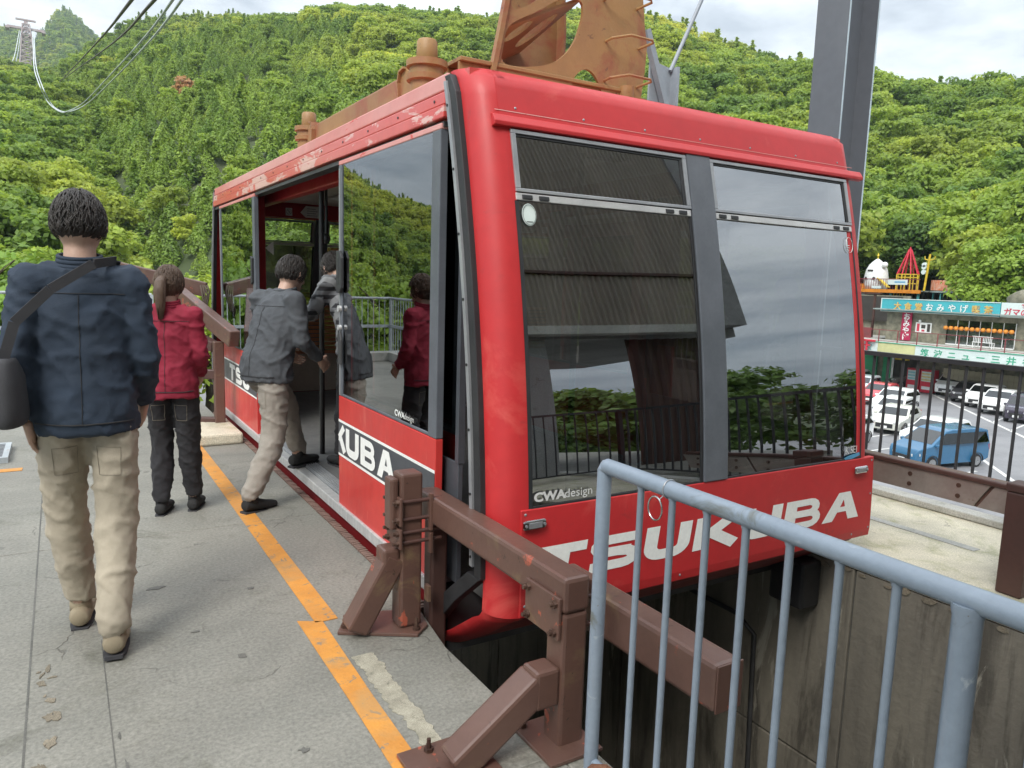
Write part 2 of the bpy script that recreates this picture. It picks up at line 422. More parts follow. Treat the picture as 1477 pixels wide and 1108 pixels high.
def pieces(mb):
    """split a mesh buffer into its loose pieces; pieces whose boxes touch stay together"""
    n = len(mb.v); up = list(range(n))
    def find(a):
        while up[a] != a:
            up[a] = up[up[a]]; a = up[a]
        return a
    for f in mb.f:
        r0 = find(f[0])
        for i in f[1:]:
            r = find(i)
            if r != r0: up[r] = r0
    comp = {}
    for f in mb.f: comp.setdefault(find(f[0]), []).append(f)
    if len(comp) < 2 or len(comp) > 90: return [mb]
    L = []
    for fs in comp.values():
        ids = {i for f in fs for i in f}
        P = [mb.v[i] for i in ids]
        L.append([[min(p[k] for p in P) - .002 for k in range(3)], [max(p[k] for p in P) + .002 for k in range(3)], fs])
    ch = True
    while ch:
        ch = False
        for i in range(len(L)):
            for j in range(i + 1, len(L)):
                if all(L[i][0][k] <= L[j][1][k] and L[j][0][k] <= L[i][1][k] for k in range(3)):
                    L[i] = [[min(L[i][0][k], L[j][0][k]) for k in range(3)], [max(L[i][1][k], L[j][1][k]) for k in range(3)], L[i][2] + L[j][2]]
                    del L[j]; ch = True; break
            if ch: break
    if len(L) < 2: return [mb]
    out = []
    for _, _, fs in L:
        m2 = MB(); idx = {}
        for f in fs:
            g = []
            for i in f:
                if i not in idx: idx[i] = len(m2.v); m2.v.append(mb.v[i])
                g.append(idx[i])
            m2.f.append(tuple(g))
        out.append(m2)
    return out

JOINED = ('lettering', 'letter', 'print', 'bracing', 'pyramid', 'frame', 'worn_patch', 'dark_stain', 'eyes', 'hair', 'chipped_edge')
def obj(name, mb, mat, parent=None, bevel=0.0, smooth=False, label=None, cat=None, group=None, kind=None, seg=2, origin=None, par=None):
    if (parent is not None or par is not None or (kind == 'structure' and name in ('pit_wall',))) and kind != 'stuff' and name not in JOINED:
        L = pieces(mb)
        if len(L) > 1:
            os_ = [obj_(name, q, mat, parent, bevel, smooth, label, cat, group, kind, seg, origin, par) for q in L]
            return os_[0]
    return obj_(name, mb, mat, parent, bevel, smooth, label, cat, group, kind, seg, origin, par)

def obj_(name, mb, mat, parent, bevel, smooth, label, cat, group, kind, seg, origin, par):
    me = bpy.data.meshes.new(name)
    off = wloc(parent) if parent is not None else (Vector(origin) if origin is not None else Vector((0, 0, 0)))
    me.from_pydata([(v[0] - off[0], v[1] - off[1], v[2] - off[2]) for v in mb.v], [], mb.f)
    bm = bmesh.new(); bm.from_mesh(me)
    bmesh.ops.recalc_face_normals(bm, faces=bm.faces)
    bm.to_mesh(me); bm.free()
    me.materials.append(MATS[mat] if isinstance(mat, str) else mat)
    o = link(bpy.data.objects.new(name, me))
    if parent is not None:
        o.parent = parent
    elif par is not None:
        o.parent = par
    elif origin is not None:
        o.location = off
    if smooth:
        for p in me.polygons:
            p.use_smooth = True
        if smooth != 'all':
            try:
                me.set_sharp_from_angle(angle=R(40))
            except Exception:
                pass
    if bevel:
        b = o.modifiers.new('bevel', 'BEVEL'); b.width = bevel; b.segments = seg; b.limit_method = 'ANGLE'; b.angle_limit = R(35)
        b.harden_normals = False
    tag(o, label, cat, group, kind)
    return o

def tag(o, label=None, cat=None, group=None, kind=None):
    if label: o['label'] = label
    if cat: o['category'] = cat
    if group: o['group'] = group
    if kind: o['kind'] = kind
    return o

def thing(name, loc, label, cat, group=None):
    o = link(bpy.data.objects.new(name, None))
    o.location = loc
    o.empty_display_size = 0.2
    return tag(o, label, cat, group)

def copy_tree(o, parent=None):
    c = o.copy(); link(c)
    if parent is not None:
        c.parent = parent
    for ch in list(o.children):
        copy_tree(ch, c)
    return c

def share(src, name, loc, parent, rot=None, scale=None, mat=None):
    """another object on the same mesh"""
    o = link(bpy.data.objects.new(name, src.data))
    o.parent = parent
    off = wloc(parent) if parent is not None else Vector((0, 0, 0))
    o.location = Vector(loc) - off
    if rot is not None: o.rotation_euler = rot
    if scale is not None: o.scale = scale
    for m_ in src.modifiers:
        if m_.type == 'BEVEL':
            b = o.modifiers.new('bevel', 'BEVEL'); b.width = m_.width; b.segments = m_.segments; b.limit_method = 'ANGLE'; b.angle_limit = m_.angle_limit
    return o

def text_mb(body, size, origin, ux, uy, thick=0.01, bold=0.0, xs=1.0, align='LEFT'):
    """flat lettering as geometry: origin, ux reading direction, uy up"""
    c = bpy.data.curves.new('lettering', 'FONT'); c.body = body; c.size = size; c.offset = bold; c.align_x = align; c.resolution_u = 3
    o = link(bpy.data.objects.new('lettering_tmp', c))
    dg = bpy.context.evaluated_depsgraph_get()
    me = bpy.data.meshes.new_from_object(o.evaluated_get(dg))
    mb = MB()
    ux = Vector(ux); uy = Vector(uy); n = ux.cross(uy); og = Vector(origin)
    vs = [og + ux * (v.co.x * xs) + uy * v.co.y + n * thick for v in me.vertices]
    fs = [tuple(p.vertices) for p in me.polygons]
    mb.add(vs, fs)
    bpy.data.objects.remove(o); bpy.data.curves.remove(c); bpy.data.meshes.remove(me)
    return mb
# ------------------------------------------------------------------ boarding platform, pit, far platform
def rag(cx, cy, rx, ry, n, seed, jag=0.25, ang=0.0):
    r_ = random.Random(seed); pts = []
    for k in range(n):
        a = 2 * math.pi * k / n
        q = 1 + r_.uniform(-jag, jag)
        x, y = rx * q * math.cos(a), ry * q * math.sin(a)
        pts.append((cx + x * math.cos(ang) - y * math.sin(ang), cy + x * math.sin(ang) + y * math.cos(ang)))
    return pts

m = MB(); m.box(-2.6, 1.29, -8.5, 14.0, -0.42, -0.02)
platform = obj('platform', m, 'platform_concrete', kind='structure')
slabs = [(-2.6, 1.30, -8.5, -2.0), (-2.6, 1.30, -1.994, 1.796), (-2.6, 1.30, 1.796, 4.54), (-2.6, 1.345, 4.546, 9.0), (-2.6, 1.345, 9.006, 14.0)]
for (x0, x1, y0, y1) in slabs:
    m = MB()
    if y1 == 4.54:   # edge steps out where the rubber nosing begins
        m.prism([(x0, y0), (1.30, y0), (1.295, 2.6), (1.345, 2.98), (1.345, y1), (x0, y1)], 'xy', -0.02, 0.0)
    else:
        m.box(x0, x1, y0, y1, -0.02, 0.0)
    obj('concrete_slab', m, 'platform_concrete', platform, bevel=0.006)
m = MB(); m.box(1.302, 1.42, 1.55, 1.80, -0.42, -0.001)
m.box(1.302, 1.40, -8.5, 1.55, -0.42, -0.001)
obj('edge_ledge', m, 'platform_concrete', platform, bevel=0.006)

m = MB(); m.box(1.293, 1.345, 2.98, 14.0, -0.42, -0.022); m.box(1.20, 1.2995, -8.5, 1.54, -2.9, -0.43); m.box(1.20, 1.2995, 1.56, 14.0, -2.9, -0.43)
obj('pit_wall', m, 'pit_concrete', kind='structure')
pw = None
for k in range(9):       # cast in bays, with open joints between them
    y0 = -3.4 + k * 1.94
    m = MB(); m.box(3.745, 3.9, y0, y0 + 1.928, -1.30, -0.045)
    if pw is None: pw = obj('pit_wall', m, 'pit_side', kind='structure', bevel=.006)
    else: obj('cast_panel', m, 'pit_side', pw, bevel=.006)
    m = MB(); m.box(3.745, 3.9, y0, y0 + 1.928, -2.9, -1.312); obj('cast_panel', m, 'pit_side', pw, bevel=.006)
m = MB(); m.box(3.76, 3.9, -3.4, 14.0, -2.9, -0.046); obj('backing', m, 'seam_dark', pw)
m = MB(); m.tube([(3.72, 13.5, -.62), (3.72, 3.2, -.62), (3.72, 3.05, -.70), (3.72, 2.98, -2.9)], .016, 10); cd = tag(obj('conduit', m, 'dark_steel', origin=(3.72, 3, -.6), smooth='all'), 'thin dark conduit running along the pit wall under the cabin', 'pipe')
m = MB(); m.box(1.2, 3.9, -3.6, 14.0, -3.1, -2.9); m.box(1.3, 3.745, -3.6, -3.4, -2.9, 0.0)
obj('pit_floor', m, 'pit_concrete', kind='structure')
# far platform with its kerb
m = MB(); m.box(3.735, 5.45, -3.4, 14.0, -0.04, 0.0)
fp = obj('far_platform', m, 'far_concrete', kind='structure', bevel=0.01)
m = MB(); m.box(5.14, 5.27, -3.4, 14.0, 0.003, 0.05)
obj('kerb', m, 'pale_concrete', fp, bevel=0.008)
m = MB(); m.box(4.55, 4.62, 2.2, 3.35, 0.0005, 0.004)
obj('worn_line', m, 'pale_concrete', fp)
# chipped rim on the pit edge
m = MB()
r_ = random.Random(4)
for k in range(26):
    y = -0.4 + k * 0.12 + r_.uniform(-.03, .03)
    s_ = r_.uniform(0.006, 0.018)
    m.prism(rag(y, -0.055 - r_.uniform(0, .02), s_ * 2.2, s_, 7, k, .35), 'yz', 3.738, 3.749)
obj('chipped_edge', m, 'patch_brown', fp, kind='stuff')

# painted line, worn patches
m = MB(); m.prism([(0.886, 3.05), (0.985, 3.05), (0.990, 6.3), (0.985, 13.5), (0.890, 13.5), (0.893, 6.3)], 'xy', 0.001, 0.004)
obj('painted_line', m, 'orange_line', platform)
m = MB(); m.prism([(0.800, 1.2), (0.892, 1.2), (0.902, 2.4), (0.918, 3.049), (0.82, 3.10), (0.818, 2.4)], 'xy', 0.001, 0.004)
obj('painted_line', m, 'orange_line', platform)
m = MB(); m.box(-1.9, -0.30, 6.45, 6.54, 0.001, 0.004)
obj('painted_line', m, 'orange_line', platform)
m = MB()
left, right_ = [], []
r_ = random.Random(11)
for k in range(66):
    y = 1.90 + k * 0.0122
    left.append((0.930 + 0.005 * noise.noise(Vector((k * .21, 0, 0))) * 3 + r_.uniform(-.006, .006) + (0.0 if k > 28 else 0.012), y))
    right_.append((1.010 + 0.005 * noise.noise(Vector((k * .17, 5, 0))) * 3 + r_.uniform(-.005, .005), y))
m.prism(left + right_[::-1], 'xy', 0.0008, 0.0032)
obj('worn_patch', m, 'aggregate', platform)
m = MB(); r_ = random.Random(23)
for k in range(34):
    y = r_.uniform(1.95, 3.15)
    m.prism(rag(-0.115 + 0.02 * math.sin(y * 5) + r_.uniform(-.022, .022), y, r_.uniform(.004, .016), r_.uniform(.006, .03), 9, k + 50, .45, r_.uniform(-.5, .5)), 'xy', 0.0008, 0.0028 + k * 1e-5)
obj('worn_patch', m, 'patch_brown', platform)
m = MB()
for k, (x, y, sx_, sy_) in enumerate([(0.11, 2.36, .006, .05), (0.125, 2.18, .005, .03), (0.10, 2.55, .004, .02), (0.42, 3.2, .02, .008), (0.55, 2.9, .018, .02), (0.72, 3.55, .02, .012), (0.60, 2.2, .014, .014), (0.33, 3.75, .045, .02)]):
    m.prism(rag(x, y, sx_, sy_, 9, k + 9, .4), 'xy', 0.0008, 0.0026)
obj('dark_stain', m, 'seam_dark', platform)
# filled strip along the left, faint
m = MB(); m.box(-0.165, -0.158, -2, 9, -0.004, 0.0012); m.box(0.078, 0.082, -2, 3.3, -0.004, 0.0012)
obj('hairline_joint', m, 'seam_dark', platform)

# rubber nosing with its ribs
m = MB(); m.box(1.347, 1.378, 2.98, 8.4, -0.05, 0.004)
nos = tag(obj('edge_nosing', m, 'nosing', origin=(1.36, 5.7, 0)), 'ribbed brown rubber nosing along the platform edge beside the cabin sill', 'edge trim')
m = MB()
for k in range(180):
    y = 2.99 + k * 0.03
    m.box(1.344, 1.388, y, y + 0.017, -0.045, 0.008 + 0.002 * math.sin(k * 1.7))
obj('rib', m, 'nosing', nos, kind='stuff')
# low concrete block beneath the far barrier
m = MB(); m.box(0.95, 1.33, 6.75, 7.62, 0.0, 0.10)
obj('concrete_block', m, 'far_concrete', origin=(1.1, 7.1, 0), bevel=0.02, label='low mossy concrete block on the platform under the far brown barrier', cat='block')
# far kerb of the platform and grating
m = MB(); m.box(-2.6, 1.3, 12.6, 12.85, 0.001, 0.16)
obj('platform_kerb', m, 'pale_concrete', platform, bevel=0.01)
m = MB(); m.box(-2.45, -2.25, -3, 12.6, 0.001, 0.16)
obj('platform_kerb', m, 'pale_concrete', platform, bevel=0.01)
g = thing('drain_grate', (-0.65, 7.0, 0), 'pale metal grate lying on the platform at the left edge of the picture', 'grate')
m = MB(); m.box(-0.9, -0.40, 6.75, 6.79, 0.001, 0.045); m.box(-0.9, -0.40, 7.3, 7.34, 0.001, 0.045); m.box(-0.44, -0.40, 6.79, 7.3, 0.001, 0.045); m.box(-0.9, -0.86, 6.79, 7.3, 0.001, 0.045)
obj('frame', m, 'grey_rail', g)
m = MB(); m.box(-0.86, -0.44, 6.83, 6.85, 0.004, 0.04)
b0 = obj('bar', m, 'alu_dull', g)
for k in range(1, 9):
    share(b0, 'bar', wloc(b0) + Vector((0, k * 0.053, 0)), g)

# ------------------------------------------------------------------ car park and ground
LZ = -6.5
m = MB()
m.sheet(lambda a, b: (a, b, LZ), [5.6, 40, 74], [-60, -20, 20, 60, 90])
lot = obj('car_park', m, 'asphalt', kind='structure')
def stripe(a, b, w=0.14):
    a = Vector((a[0], a[1], 0)); b = Vector((b[0], b[1], 0)); d = (b - a).normalized(); n_ = Vector((-d.y, d.x, 0)) * w / 2
    m = MB(); m.add([(p.x, p.y, LZ + 0.012) for p in (a - n_, b - n_, b + n_, a + n_)], [(0, 1, 2, 3)])
    obj('painted_line', m, 'line_white', lot)
stripe((60.5, 34.3), (36.5, 10.3), 0.22)
for k in range(9):
    x0, y0 = 58.6 - k * 2.05, 32.4 - k * 2.05
    stripe((x0, y0), (x0 + 4.9, y0 + 1.05))
stripe((40.6, 20.7), (33.0, 13.7), 0.2)
for k in range(7):
    x0, y0 = 37.2 + k * 2.0 - 1.6, 17.5 + k * 2.3
    stripe((x0, y0), (x0 - 4.9, y0 - 1.0 + 1.2))

# one big ground sheet far below, reaching the horizon
m = MB()
N = 24
ring_r = [0, 60, 200, 700, 1600, 2600]
vs = [(0, 0, -22)]
for r0 in ring_r[1:]:
    for k in range(N):
        a = 2 * math.pi * k / N
        vs.append((r0 * math.sin(a), r0 * math.cos(a), -22 - (0 if r0 < 700 else 8)))
fs = [(0, 1 + k, 1 + (k + 1) % N) for k in range(N)]
for i in range(len(ring_r) - 2):
    for k in range(N):
        k2 = (k + 1) % N
        fs.append((1 + i * N + k, 1 + (i + 1) * N + k, 1 + (i + 1) * N + k2, 1 + i * N + k2))
m.add(vs, fs)
obj('ground', m, 'forest_ground', kind='structure')

# ------------------------------------------------------------------ hills
def interp(tab, a):
    if a <= tab[0][0]: return tab[0][1:]
    for p, q in zip(tab, tab[1:]):
        if a <= q[0]:
            t = (a - p[0]) / (q[0] - p[0]); t = t * t * (3 - 2 * t) if False else t
            return tuple(p[i] + (q[i] - p[i]) * t for i in range(1, len(p)))
    return tab[-1][1:]
# azimuth, ridge elevation (deg), near distance, near height, ridge distance
HA = [(-9, 0.0, 90, -16, 250), (-3.5, -3, 90, -16, 300), (-1.5, -3, 80, -15, 330), (-0.4, -1.0, 75, -14, 360), (-0.05, 6.5, 75, -14, 370), (0.35, 10.4, 72, -14, 385), (0.9, 12.6, 70, -14, 400), (2.8, 13.9, 65, -14, 430),
      (5.2, 15.1, 60, -13, 440), (10.7, 16.1, 50, -12, 440), (14.8, 16.2, 46, -12, 430), (20.8, 17.3, 46, -12, 410), (26.4, 17.6, 50, -11, 390), (28, 17.3, 52, -11, 385),
      (34, 17.2, 62, -8, 370), (41, 16.6, 78, -3, 350), (43.4, 15.9, 84, -2, 340), (48.2, 14.8, 88, 0, 320), (51.9, 13.7, 88, 0, 300), (54.0, 13.0, 90, 0.5, 290), (55.6, 12.4, 98, 0.5, 280),
      (58.4, 11.4, 98, 0.5, 270), (61.2, 10.3, 92, 0.5, 260), (64.1, 9.6, 76, 0.5, 260), (72, 8.5, 76, 0, 260), (85, 6, 90, -3, 280), (105, 3, 120, -8, 300), (120, 1.4, 130, -9, 300), (178, 1.6, 130, -9, 300)]
HB = [(-60, 1.5, 50, -14, 200), (-40, 2.5, 45, -13, 250), (-30, 2.8, 42, -13, 300), (-25, 4.1, 40, -12, 350), (-21, 5.2, 40, -12, 400), (-18, 6.4, 40, -12, 430), (-12, 9.8, 36, -12, 470), (-7, 10.8, 34, -12, 520), (-4, 11.2, 34, -12, 540),
      (-0.8, 11.6, 34, -12, 550), (1.5, 11.6, 40, -12, 560), (5, 9, 60, -12, 560)]
HC = [(-14, 9.0, 600, 60, 1250), (-6, 11.2, 600, 60, 1250), (-3.4, 13.0, 600, 60, 1250), (-2.0, 13.9, 600, 60, 1300), (-1.2, 13.6, 600, 60, 1300), (-0.6, 13.3, 600, 60, 1300), (0.2, 14.5, 600, 60, 1350), (0.7, 15.2, 600, 60, 1350),
      (1.2, 15.25, 600, 60, 1350), (2.0, 14.6, 600, 60, 1350), (3.2, 13.4, 600, 60, 1350), (6, 11, 600, 60, 1350)]
def hill_z(tab, az, t, wob=1.0, seed=0.0):
    el, d0, z0, d1 = interp(tab, az)
    d = d0 + (d1 - d0) * t
    z1 = 1.5 + d1 * math.tan(R(el))
    if t <= 1:
        s = t ** 0.92
        z = z0 + (z1 - z0) * s
    else:
        z = z1 - (t - 1) * (z1 - z0) * 0.9
    x, y = d * math.sin(R(az)), d * math.cos(R(az))
    k = wob * min(1, t * 3) * (1 if t < .9 else max(0, (1.15 - t) / .25))
    z += k * (noise.noise(Vector((x * 0.011 + seed, y * 0.011, 0.3))) * 11 + noise.noise(Vector((x * 0.035, y * 0.035, seed))) * 3.5)
    return x, y, z
def hill(name, tab, a0, a1, na, wob, seed, label=None):
    azs = [a0 + (a1 - a0) * i / na for i in range(na + 1)]
    ts = [0, .06, .14, .22, .3, .38, .46, .54, .62, .7, .78, .86, .92, .96, 1.0, 1.05, 1.15, 1.3]
    m = MB(); m.sheet(lambda a, t: hill_z(tab, a, t, wob, seed), azs, ts)
    return obj(name, m, 'forest_ground', kind='structure', smooth='all')
hill("hillside", HA, -9, 178, 400, 1.0, 0.0)
hill('hillside', HB, -60, 5, 80, 0.8, 5.0)
hill('mountain', HC, -14, 6, 50, 2.0, 9.0)

# ------------------------------------------------------------------ trees: prototypes
def leaf_cloud(mb, pts, size, rs, flat=0.0):
    for p, nrm in pts:
        s_ = size * rs.uniform(0.6, 1.35)
        n_ = (nrm + Vector((rs.gauss(0, .55), rs.gauss(0, .55), rs.gauss(0, .45) + flat))).normalized()
        a = n_.orthogonal().normalized(); b = n_.cross(a)
        th = rs.uniform(0, 6.28); c_, s2 = math.cos(th), math.sin(th)
        u = (a * c_ + b * s2) * s_; v = (b * c_ - a * s2) * s_ * 0.62
        o = len(mb.v)
        mb.v += [tuple(p - u), tuple(p + v), tuple(p + u), tuple(p - v)]
        mb.f.append((o, o + 1, o + 2, o + 3))
def crown_pts(rs, n, R0, H, lobes, base=0.35):
    """points on the upper and outer sides of many boughs spread through an egg-shaped crown"""
    out = []
    L = []
    for k in range(lobes):
        z = rs.random() ** 0.8
        rad = R0 * math.sqrt(max(0.05, 1 - (z - 0.35) ** 2 / 0.55)) * rs.uniform(0.35, 0.85)
        a = rs.uniform(0, 6.28)
        L.append((Vector((rad * math.cos(a), rad * math.sin(a), base * H + z * H * (1 - base) * 0.9)), R0 * rs.uniform(0.24, 0.46)))
    per = n // lobes
    for c, r in L:
        sq = rs.uniform(0.42, 0.7)
        for _ in range(per):
            d = Vector((rs.gauss(0, 1), rs.gauss(0, 1), rs.gauss(0.35, 0.8))).normalized()
            rr = r * rs.uniform(0.72, 1.08)
            out.append((c + Vector((d.x * rr, d.y * rr, d.z * rr * sq)), Vector((d.x, d.y, d.z + .35)).normalized()))
    return out
def proto_broad(seed, n=1500, R0=3.0, H=6.6, lobes=24, size=0.27):
    rs = random.Random(seed); mb = MB()
    leaf_cloud(mb, crown_pts(rs, n, R0, H, lobes), size, rs, 0.3)
    return mb
def proto_conifer(seed, n=1500, R0=2.1, H=7.0, size=0.26, wide=1.0):
    rs = random.Random(seed); mb = MB(); pts = []
    tiers = 15
    for k in range(tiers):
        t = k / (tiers - 1)
        z = H * (0.12 + 0.88 * t)
        rad = R0 * wide * (1 - t) ** 0.75 + 0.12
        nb = max(3, int(9 * (1 - t)) + 2)
        for j in range(nb):
            a = rs.uniform(0, 6.28); L_ = rad * rs.uniform(0.7, 1.12)
            for _ in range(max(2, int(n / (tiers * 7)))):
                s_ = rs.random() ** 0.7
                p = Vector((math.cos(a) * L_ * s_ + rs.gauss(0, .11), math.sin(a) * L_ * s_ + rs.gauss(0, .11), z - 0.38 * L_ * s_ + rs.gauss(0, .10)))
                pts.append((p, Vector((math.cos(a) * .5, math.sin(a) * .5, 0.9))))
    leaf_cloud(mb, pts, size, rs, 0.1)
    return mb
protos = bpy.data.collections.new('tree_shapes')      # not linked to the scene: only the shapes the forest draws on
def raw(name, mb, mat, coll=None):
    me = bpy.data.meshes.new(name); me.from_pydata(mb.v, [], mb.f); me.materials.append(MATS[mat])
    if coll is not None:
        o = bpy.data.objects.new(name, me); coll.objects.link(o); return o
    return me
for k in range(5):
    raw('tree_shape_%02d' % k, proto_broad(k, 1700, lobes=26 + k), 'leaf_broad', protos)
for k in range(5, 8):
    raw('tree_shape_%02d' % k, proto_conifer(k), 'leaf_conifer', protos)
def proto_tuft(seed, n=1100, R0=1.75, H=5.2, size=0.20):
    rs = random.Random(seed); mb = MB(); pts = []
    for _ in range(n):
        t = rs.random() ** 1.3; a = rs.uniform(0, 6.28)
        rad = R0 * (1 - t ** 1.6) * (1 + .22 * math.sin(a * 3 + seed) + .12 * math.sin(a * 7 + t * 9)) * rs.uniform(.78, 1.04) + .05
        pts.append((Vector((rad * math.cos(a), rad * math.sin(a), H * (.22 + .78 * t) + rs.gauss(0, .08))), Vector((math.cos(a) * .7, math.sin(a) * .7, .6))))
    leaf_cloud(mb, pts, size, rs, 0.2)
    return mb
for k in range(8, 11):
    raw('tree_shape_%02d' % k, proto_tuft(k), 'leaf_conifer', protos)

def forest(name, tab, a0, a1, seed, spacing_fn, size_fn, conifer_fn, wob, hseed, dmax=1.06, lim=99999, skip=None, tfun=None):
    rs = random.Random(seed); P = []; S = []; I = []; Z = []
    az = a0
    d_lo = min(interp(tab, a0 + (a1 - a0) * k / 40)[1] for k in range(41))
    d_hi = max(interp(tab, a0 + (a1 - a0) * k / 40)[3] for k in range(41)) * dmax
    d = d_lo
    while d < d_hi:
        sp = spacing_fn(d)
        az = a0 + rs.uniform(0, 1) * math.degrees(sp / d)
        while az < a1:
            dense = name == 'forest' and tab is HA and -1 < az < 24 and 60 < d < 380
            step = math.degrees(sp / d) * (.62 if dense else 1)
            el, dn, zn, dr = interp(tab, az)
            dd = d + rs.uniform(-.5, .5) * sp
            t = (dd - dn) / (dr - dn)
            aa = az + rs.uniform(-.42, .42) * step
            if 0.0 <= t <= dmax and not (skip and skip(aa, dd)):
                x, y, z = hill_z(tab, aa, t, wob, hseed)
                sc = size_fn(aa, dd, rs)
                con = conifer_fn(aa, dd, t, rs)
                sc *= 1.25 if (con and t > .9) else 1
                P.append((x, y, z - 0.6 * sc)); S.append(sc); Z.append(rs.uniform(0, 6.28))
                I.append((rs.choice([8, 9, 10]) if dense and rs.random() < .9 else rs.choice([5, 6, 7])) if con else rs.randrange(5))
            az += step
        d += sp * 0.86
    me = bpy.data.meshes.new(name)
    me.from_pydata(P, [], [])
    a = me.attributes.new('pick', 'INT', 'POINT'); a.data.foreach_set('value', I)
    a = me.attributes.new('scl', 'FLOAT', 'POINT'); a.data.foreach_set('value', S)
    a = me.attributes.new('rz', 'FLOAT', 'POINT'); a.data.foreach_set('value', Z)
    o = link(bpy.data.objects.new(name, me))
    md = o.modifiers.new('scatter', 'NODES'); md.node_group = scatter_group()
    print(name, len(P))
    return o
_sg = []
def scatter_group():
    if _sg: return _sg[0]
    g = bpy.data.node_groups.new('scatter_trees', 'GeometryNodeTree')
    g.interface.new_socket('Geometry', in_out='INPUT', socket_type='NodeSocketGeometry')
    g.interface.new_socket('Geometry', in_out='OUTPUT', socket_type='NodeSocketGeometry')
    n = g.nodes.new
    gi = n('NodeGroupInput'); go = n('NodeGroupOutput')
    ip = n('GeometryNodeInstanceOnPoints'); ci = n('GeometryNodeCollectionInfo')
    ci.inputs['Collection'].default_value = protos
    ci.inputs['Separate Children'].default_value = True; ci.inputs['Reset Children'].default_value = True
    ip.inputs['Pick Instance'].default_value = True
    def attr(nm, ty):
        a = n('GeometryNodeInputNamedAttribute'); a.data_type = ty; a.inputs['Name'].default_value = nm; return a.outputs['Attribute']
    g.links.new(gi.outputs[0], ip.inputs['Points']); g.links.new(ci.outputs[0], ip.inputs['Instance'])
    g.links.new(attr('pick', 'INT'), ip.inputs['Instance Index'])
    cx = n('ShaderNodeCombineXYZ'); g.links.new(attr('rz', 'FLOAT'), cx.inputs[2])
    er = n('FunctionNodeEulerToRotation'); g.links.new(cx.outputs[0], er.inputs[0]); g.links.new(er.outputs[0], ip.inputs['Rotation'])
    g.links.new(attr('scl', 'FLOAT'), ip.inputs['Scale'])
    g.links.new(ip.outputs[0], go.inputs[0])
    _sg.append(g)
    return g

def conA(az, d, t, rs):
    x, y = d * math.sin(R(az)), d * math.cos(R(az))
    n_ = noise.noise(Vector((x * 0.012, y * 0.012, 4.2)))
    plantation = (az < 20 and t < 0.80 - max(0, az - 8) * 0.02)     # dense cedar plantation low on the left
    if plantation and n_ > -0.28: return rs.random() < 0.93
    if t > 0.93: return rs.random() < 0.40
    return rs.random() < (0.10 + (0.45 if n_ > 0.30 else 0))
def sizeA(az, d, rs):
    return rs.uniform(0.60, 1.25) * (0.82 if az < 16 else 1.12 if az < 38 else 1.25)
fa = forest('forest', HA, -9, 120, 1, lambda d: 4.3 if d < 200 else 4.1, sizeA, conA, 1.0, 0.0)
tag(fa, 'dense mixed green woodland covering the big hillside behind the cable car', 'forest', kind='stuff')
fb = forest('forest', HB, -60, 5, 2, lambda d: 3.6 if d < 200 else 4.6, lambda a, d, r: r.uniform(0.7, 1.15), lambda a, d, t, r: r.random() < (0.12 if d < 240 else 0.3), 0.8, 5.0, dmax=1.03)
tag(fb, 'paler green woodland in the valley on the left below the pylon', 'forest', kind='stuff')
fc = forest('forest', HC, -5, 4.2, 3, lambda d: 8.0, lambda a, d, r: r.uniform(1.1, 1.7), lambda a, d, t, r: r.random() < 0.4, 2.0, 9.0, dmax=1.02, skip=lambda a, d: d < 700)
tag(fc, 'hazy dark green woodland on the distant double peak', 'forest', kind='stuff')

# individual trees, trunk and crown each
def trunk_mb(seed, H=7.0, r0=0.22, lean=0.3):
    rs = random.Random(seed); mb = MB()
    pts = [Vector((0, 0, -0.8))]
    for k in range(1, 6):
        pts.append(Vector((rs.uniform(-lean, lean) * k / 5, rs.uniform(-lean, lean) * k / 5, H * 0.75 * k / 5)))
    mb.tube(pts, [r0 * (1.25 - 0.2 * k) for k in range(6)], 8)
    for k in range(7):
        i = rs.randrange(2, 6); a = rs.uniform(0, 6.28); L_ = rs.uniform(1.2, 2.4)
        p = pts[i]; q = p + Vector((math.cos(a) * L_, math.sin(a) * L_, L_ * rs.uniform(.35, .8)))
        mb.tube([p, (p + q) / 2 + Vector((0, 0, .12)), q], [r0 * .45, r0 * .3, r0 * .1], 6)
    return mb
crown_near = [raw('crown', proto_broad(20 + k, 9000, 3.2, 7.0, 60, 0.16), 'leaf_near') for k in range(3)]
crown_dark = [raw('crown', proto_broad(30 + k, 6500, 3.0, 7.5, 44, 0.18), 'leaf_dark') for k in range(2)]
crown_con = [raw('crown', proto_conifer(40 + k, 6500, 2.2, 11, 0.17), 'leaf_dark') for k in range(2)]
trunks = [raw('trunk', trunk_mb(60 + k), 'bark') for k in range(3)]
def tree(name, loc, crown, sc, label, group=None, rs=rnd, tall=1.0):
    t = thing(name, loc, label, 'tree', group)
    t.rotation_euler = (0, 0, rs.uniform(0, 6.28))
    for nm, me in (('trunk', rs.choice(trunks)), ('crown', crown)):
        o = link(bpy.data.objects.new(nm, me)); o.parent = t; o.scale = (sc, sc, sc * tall)
    return t
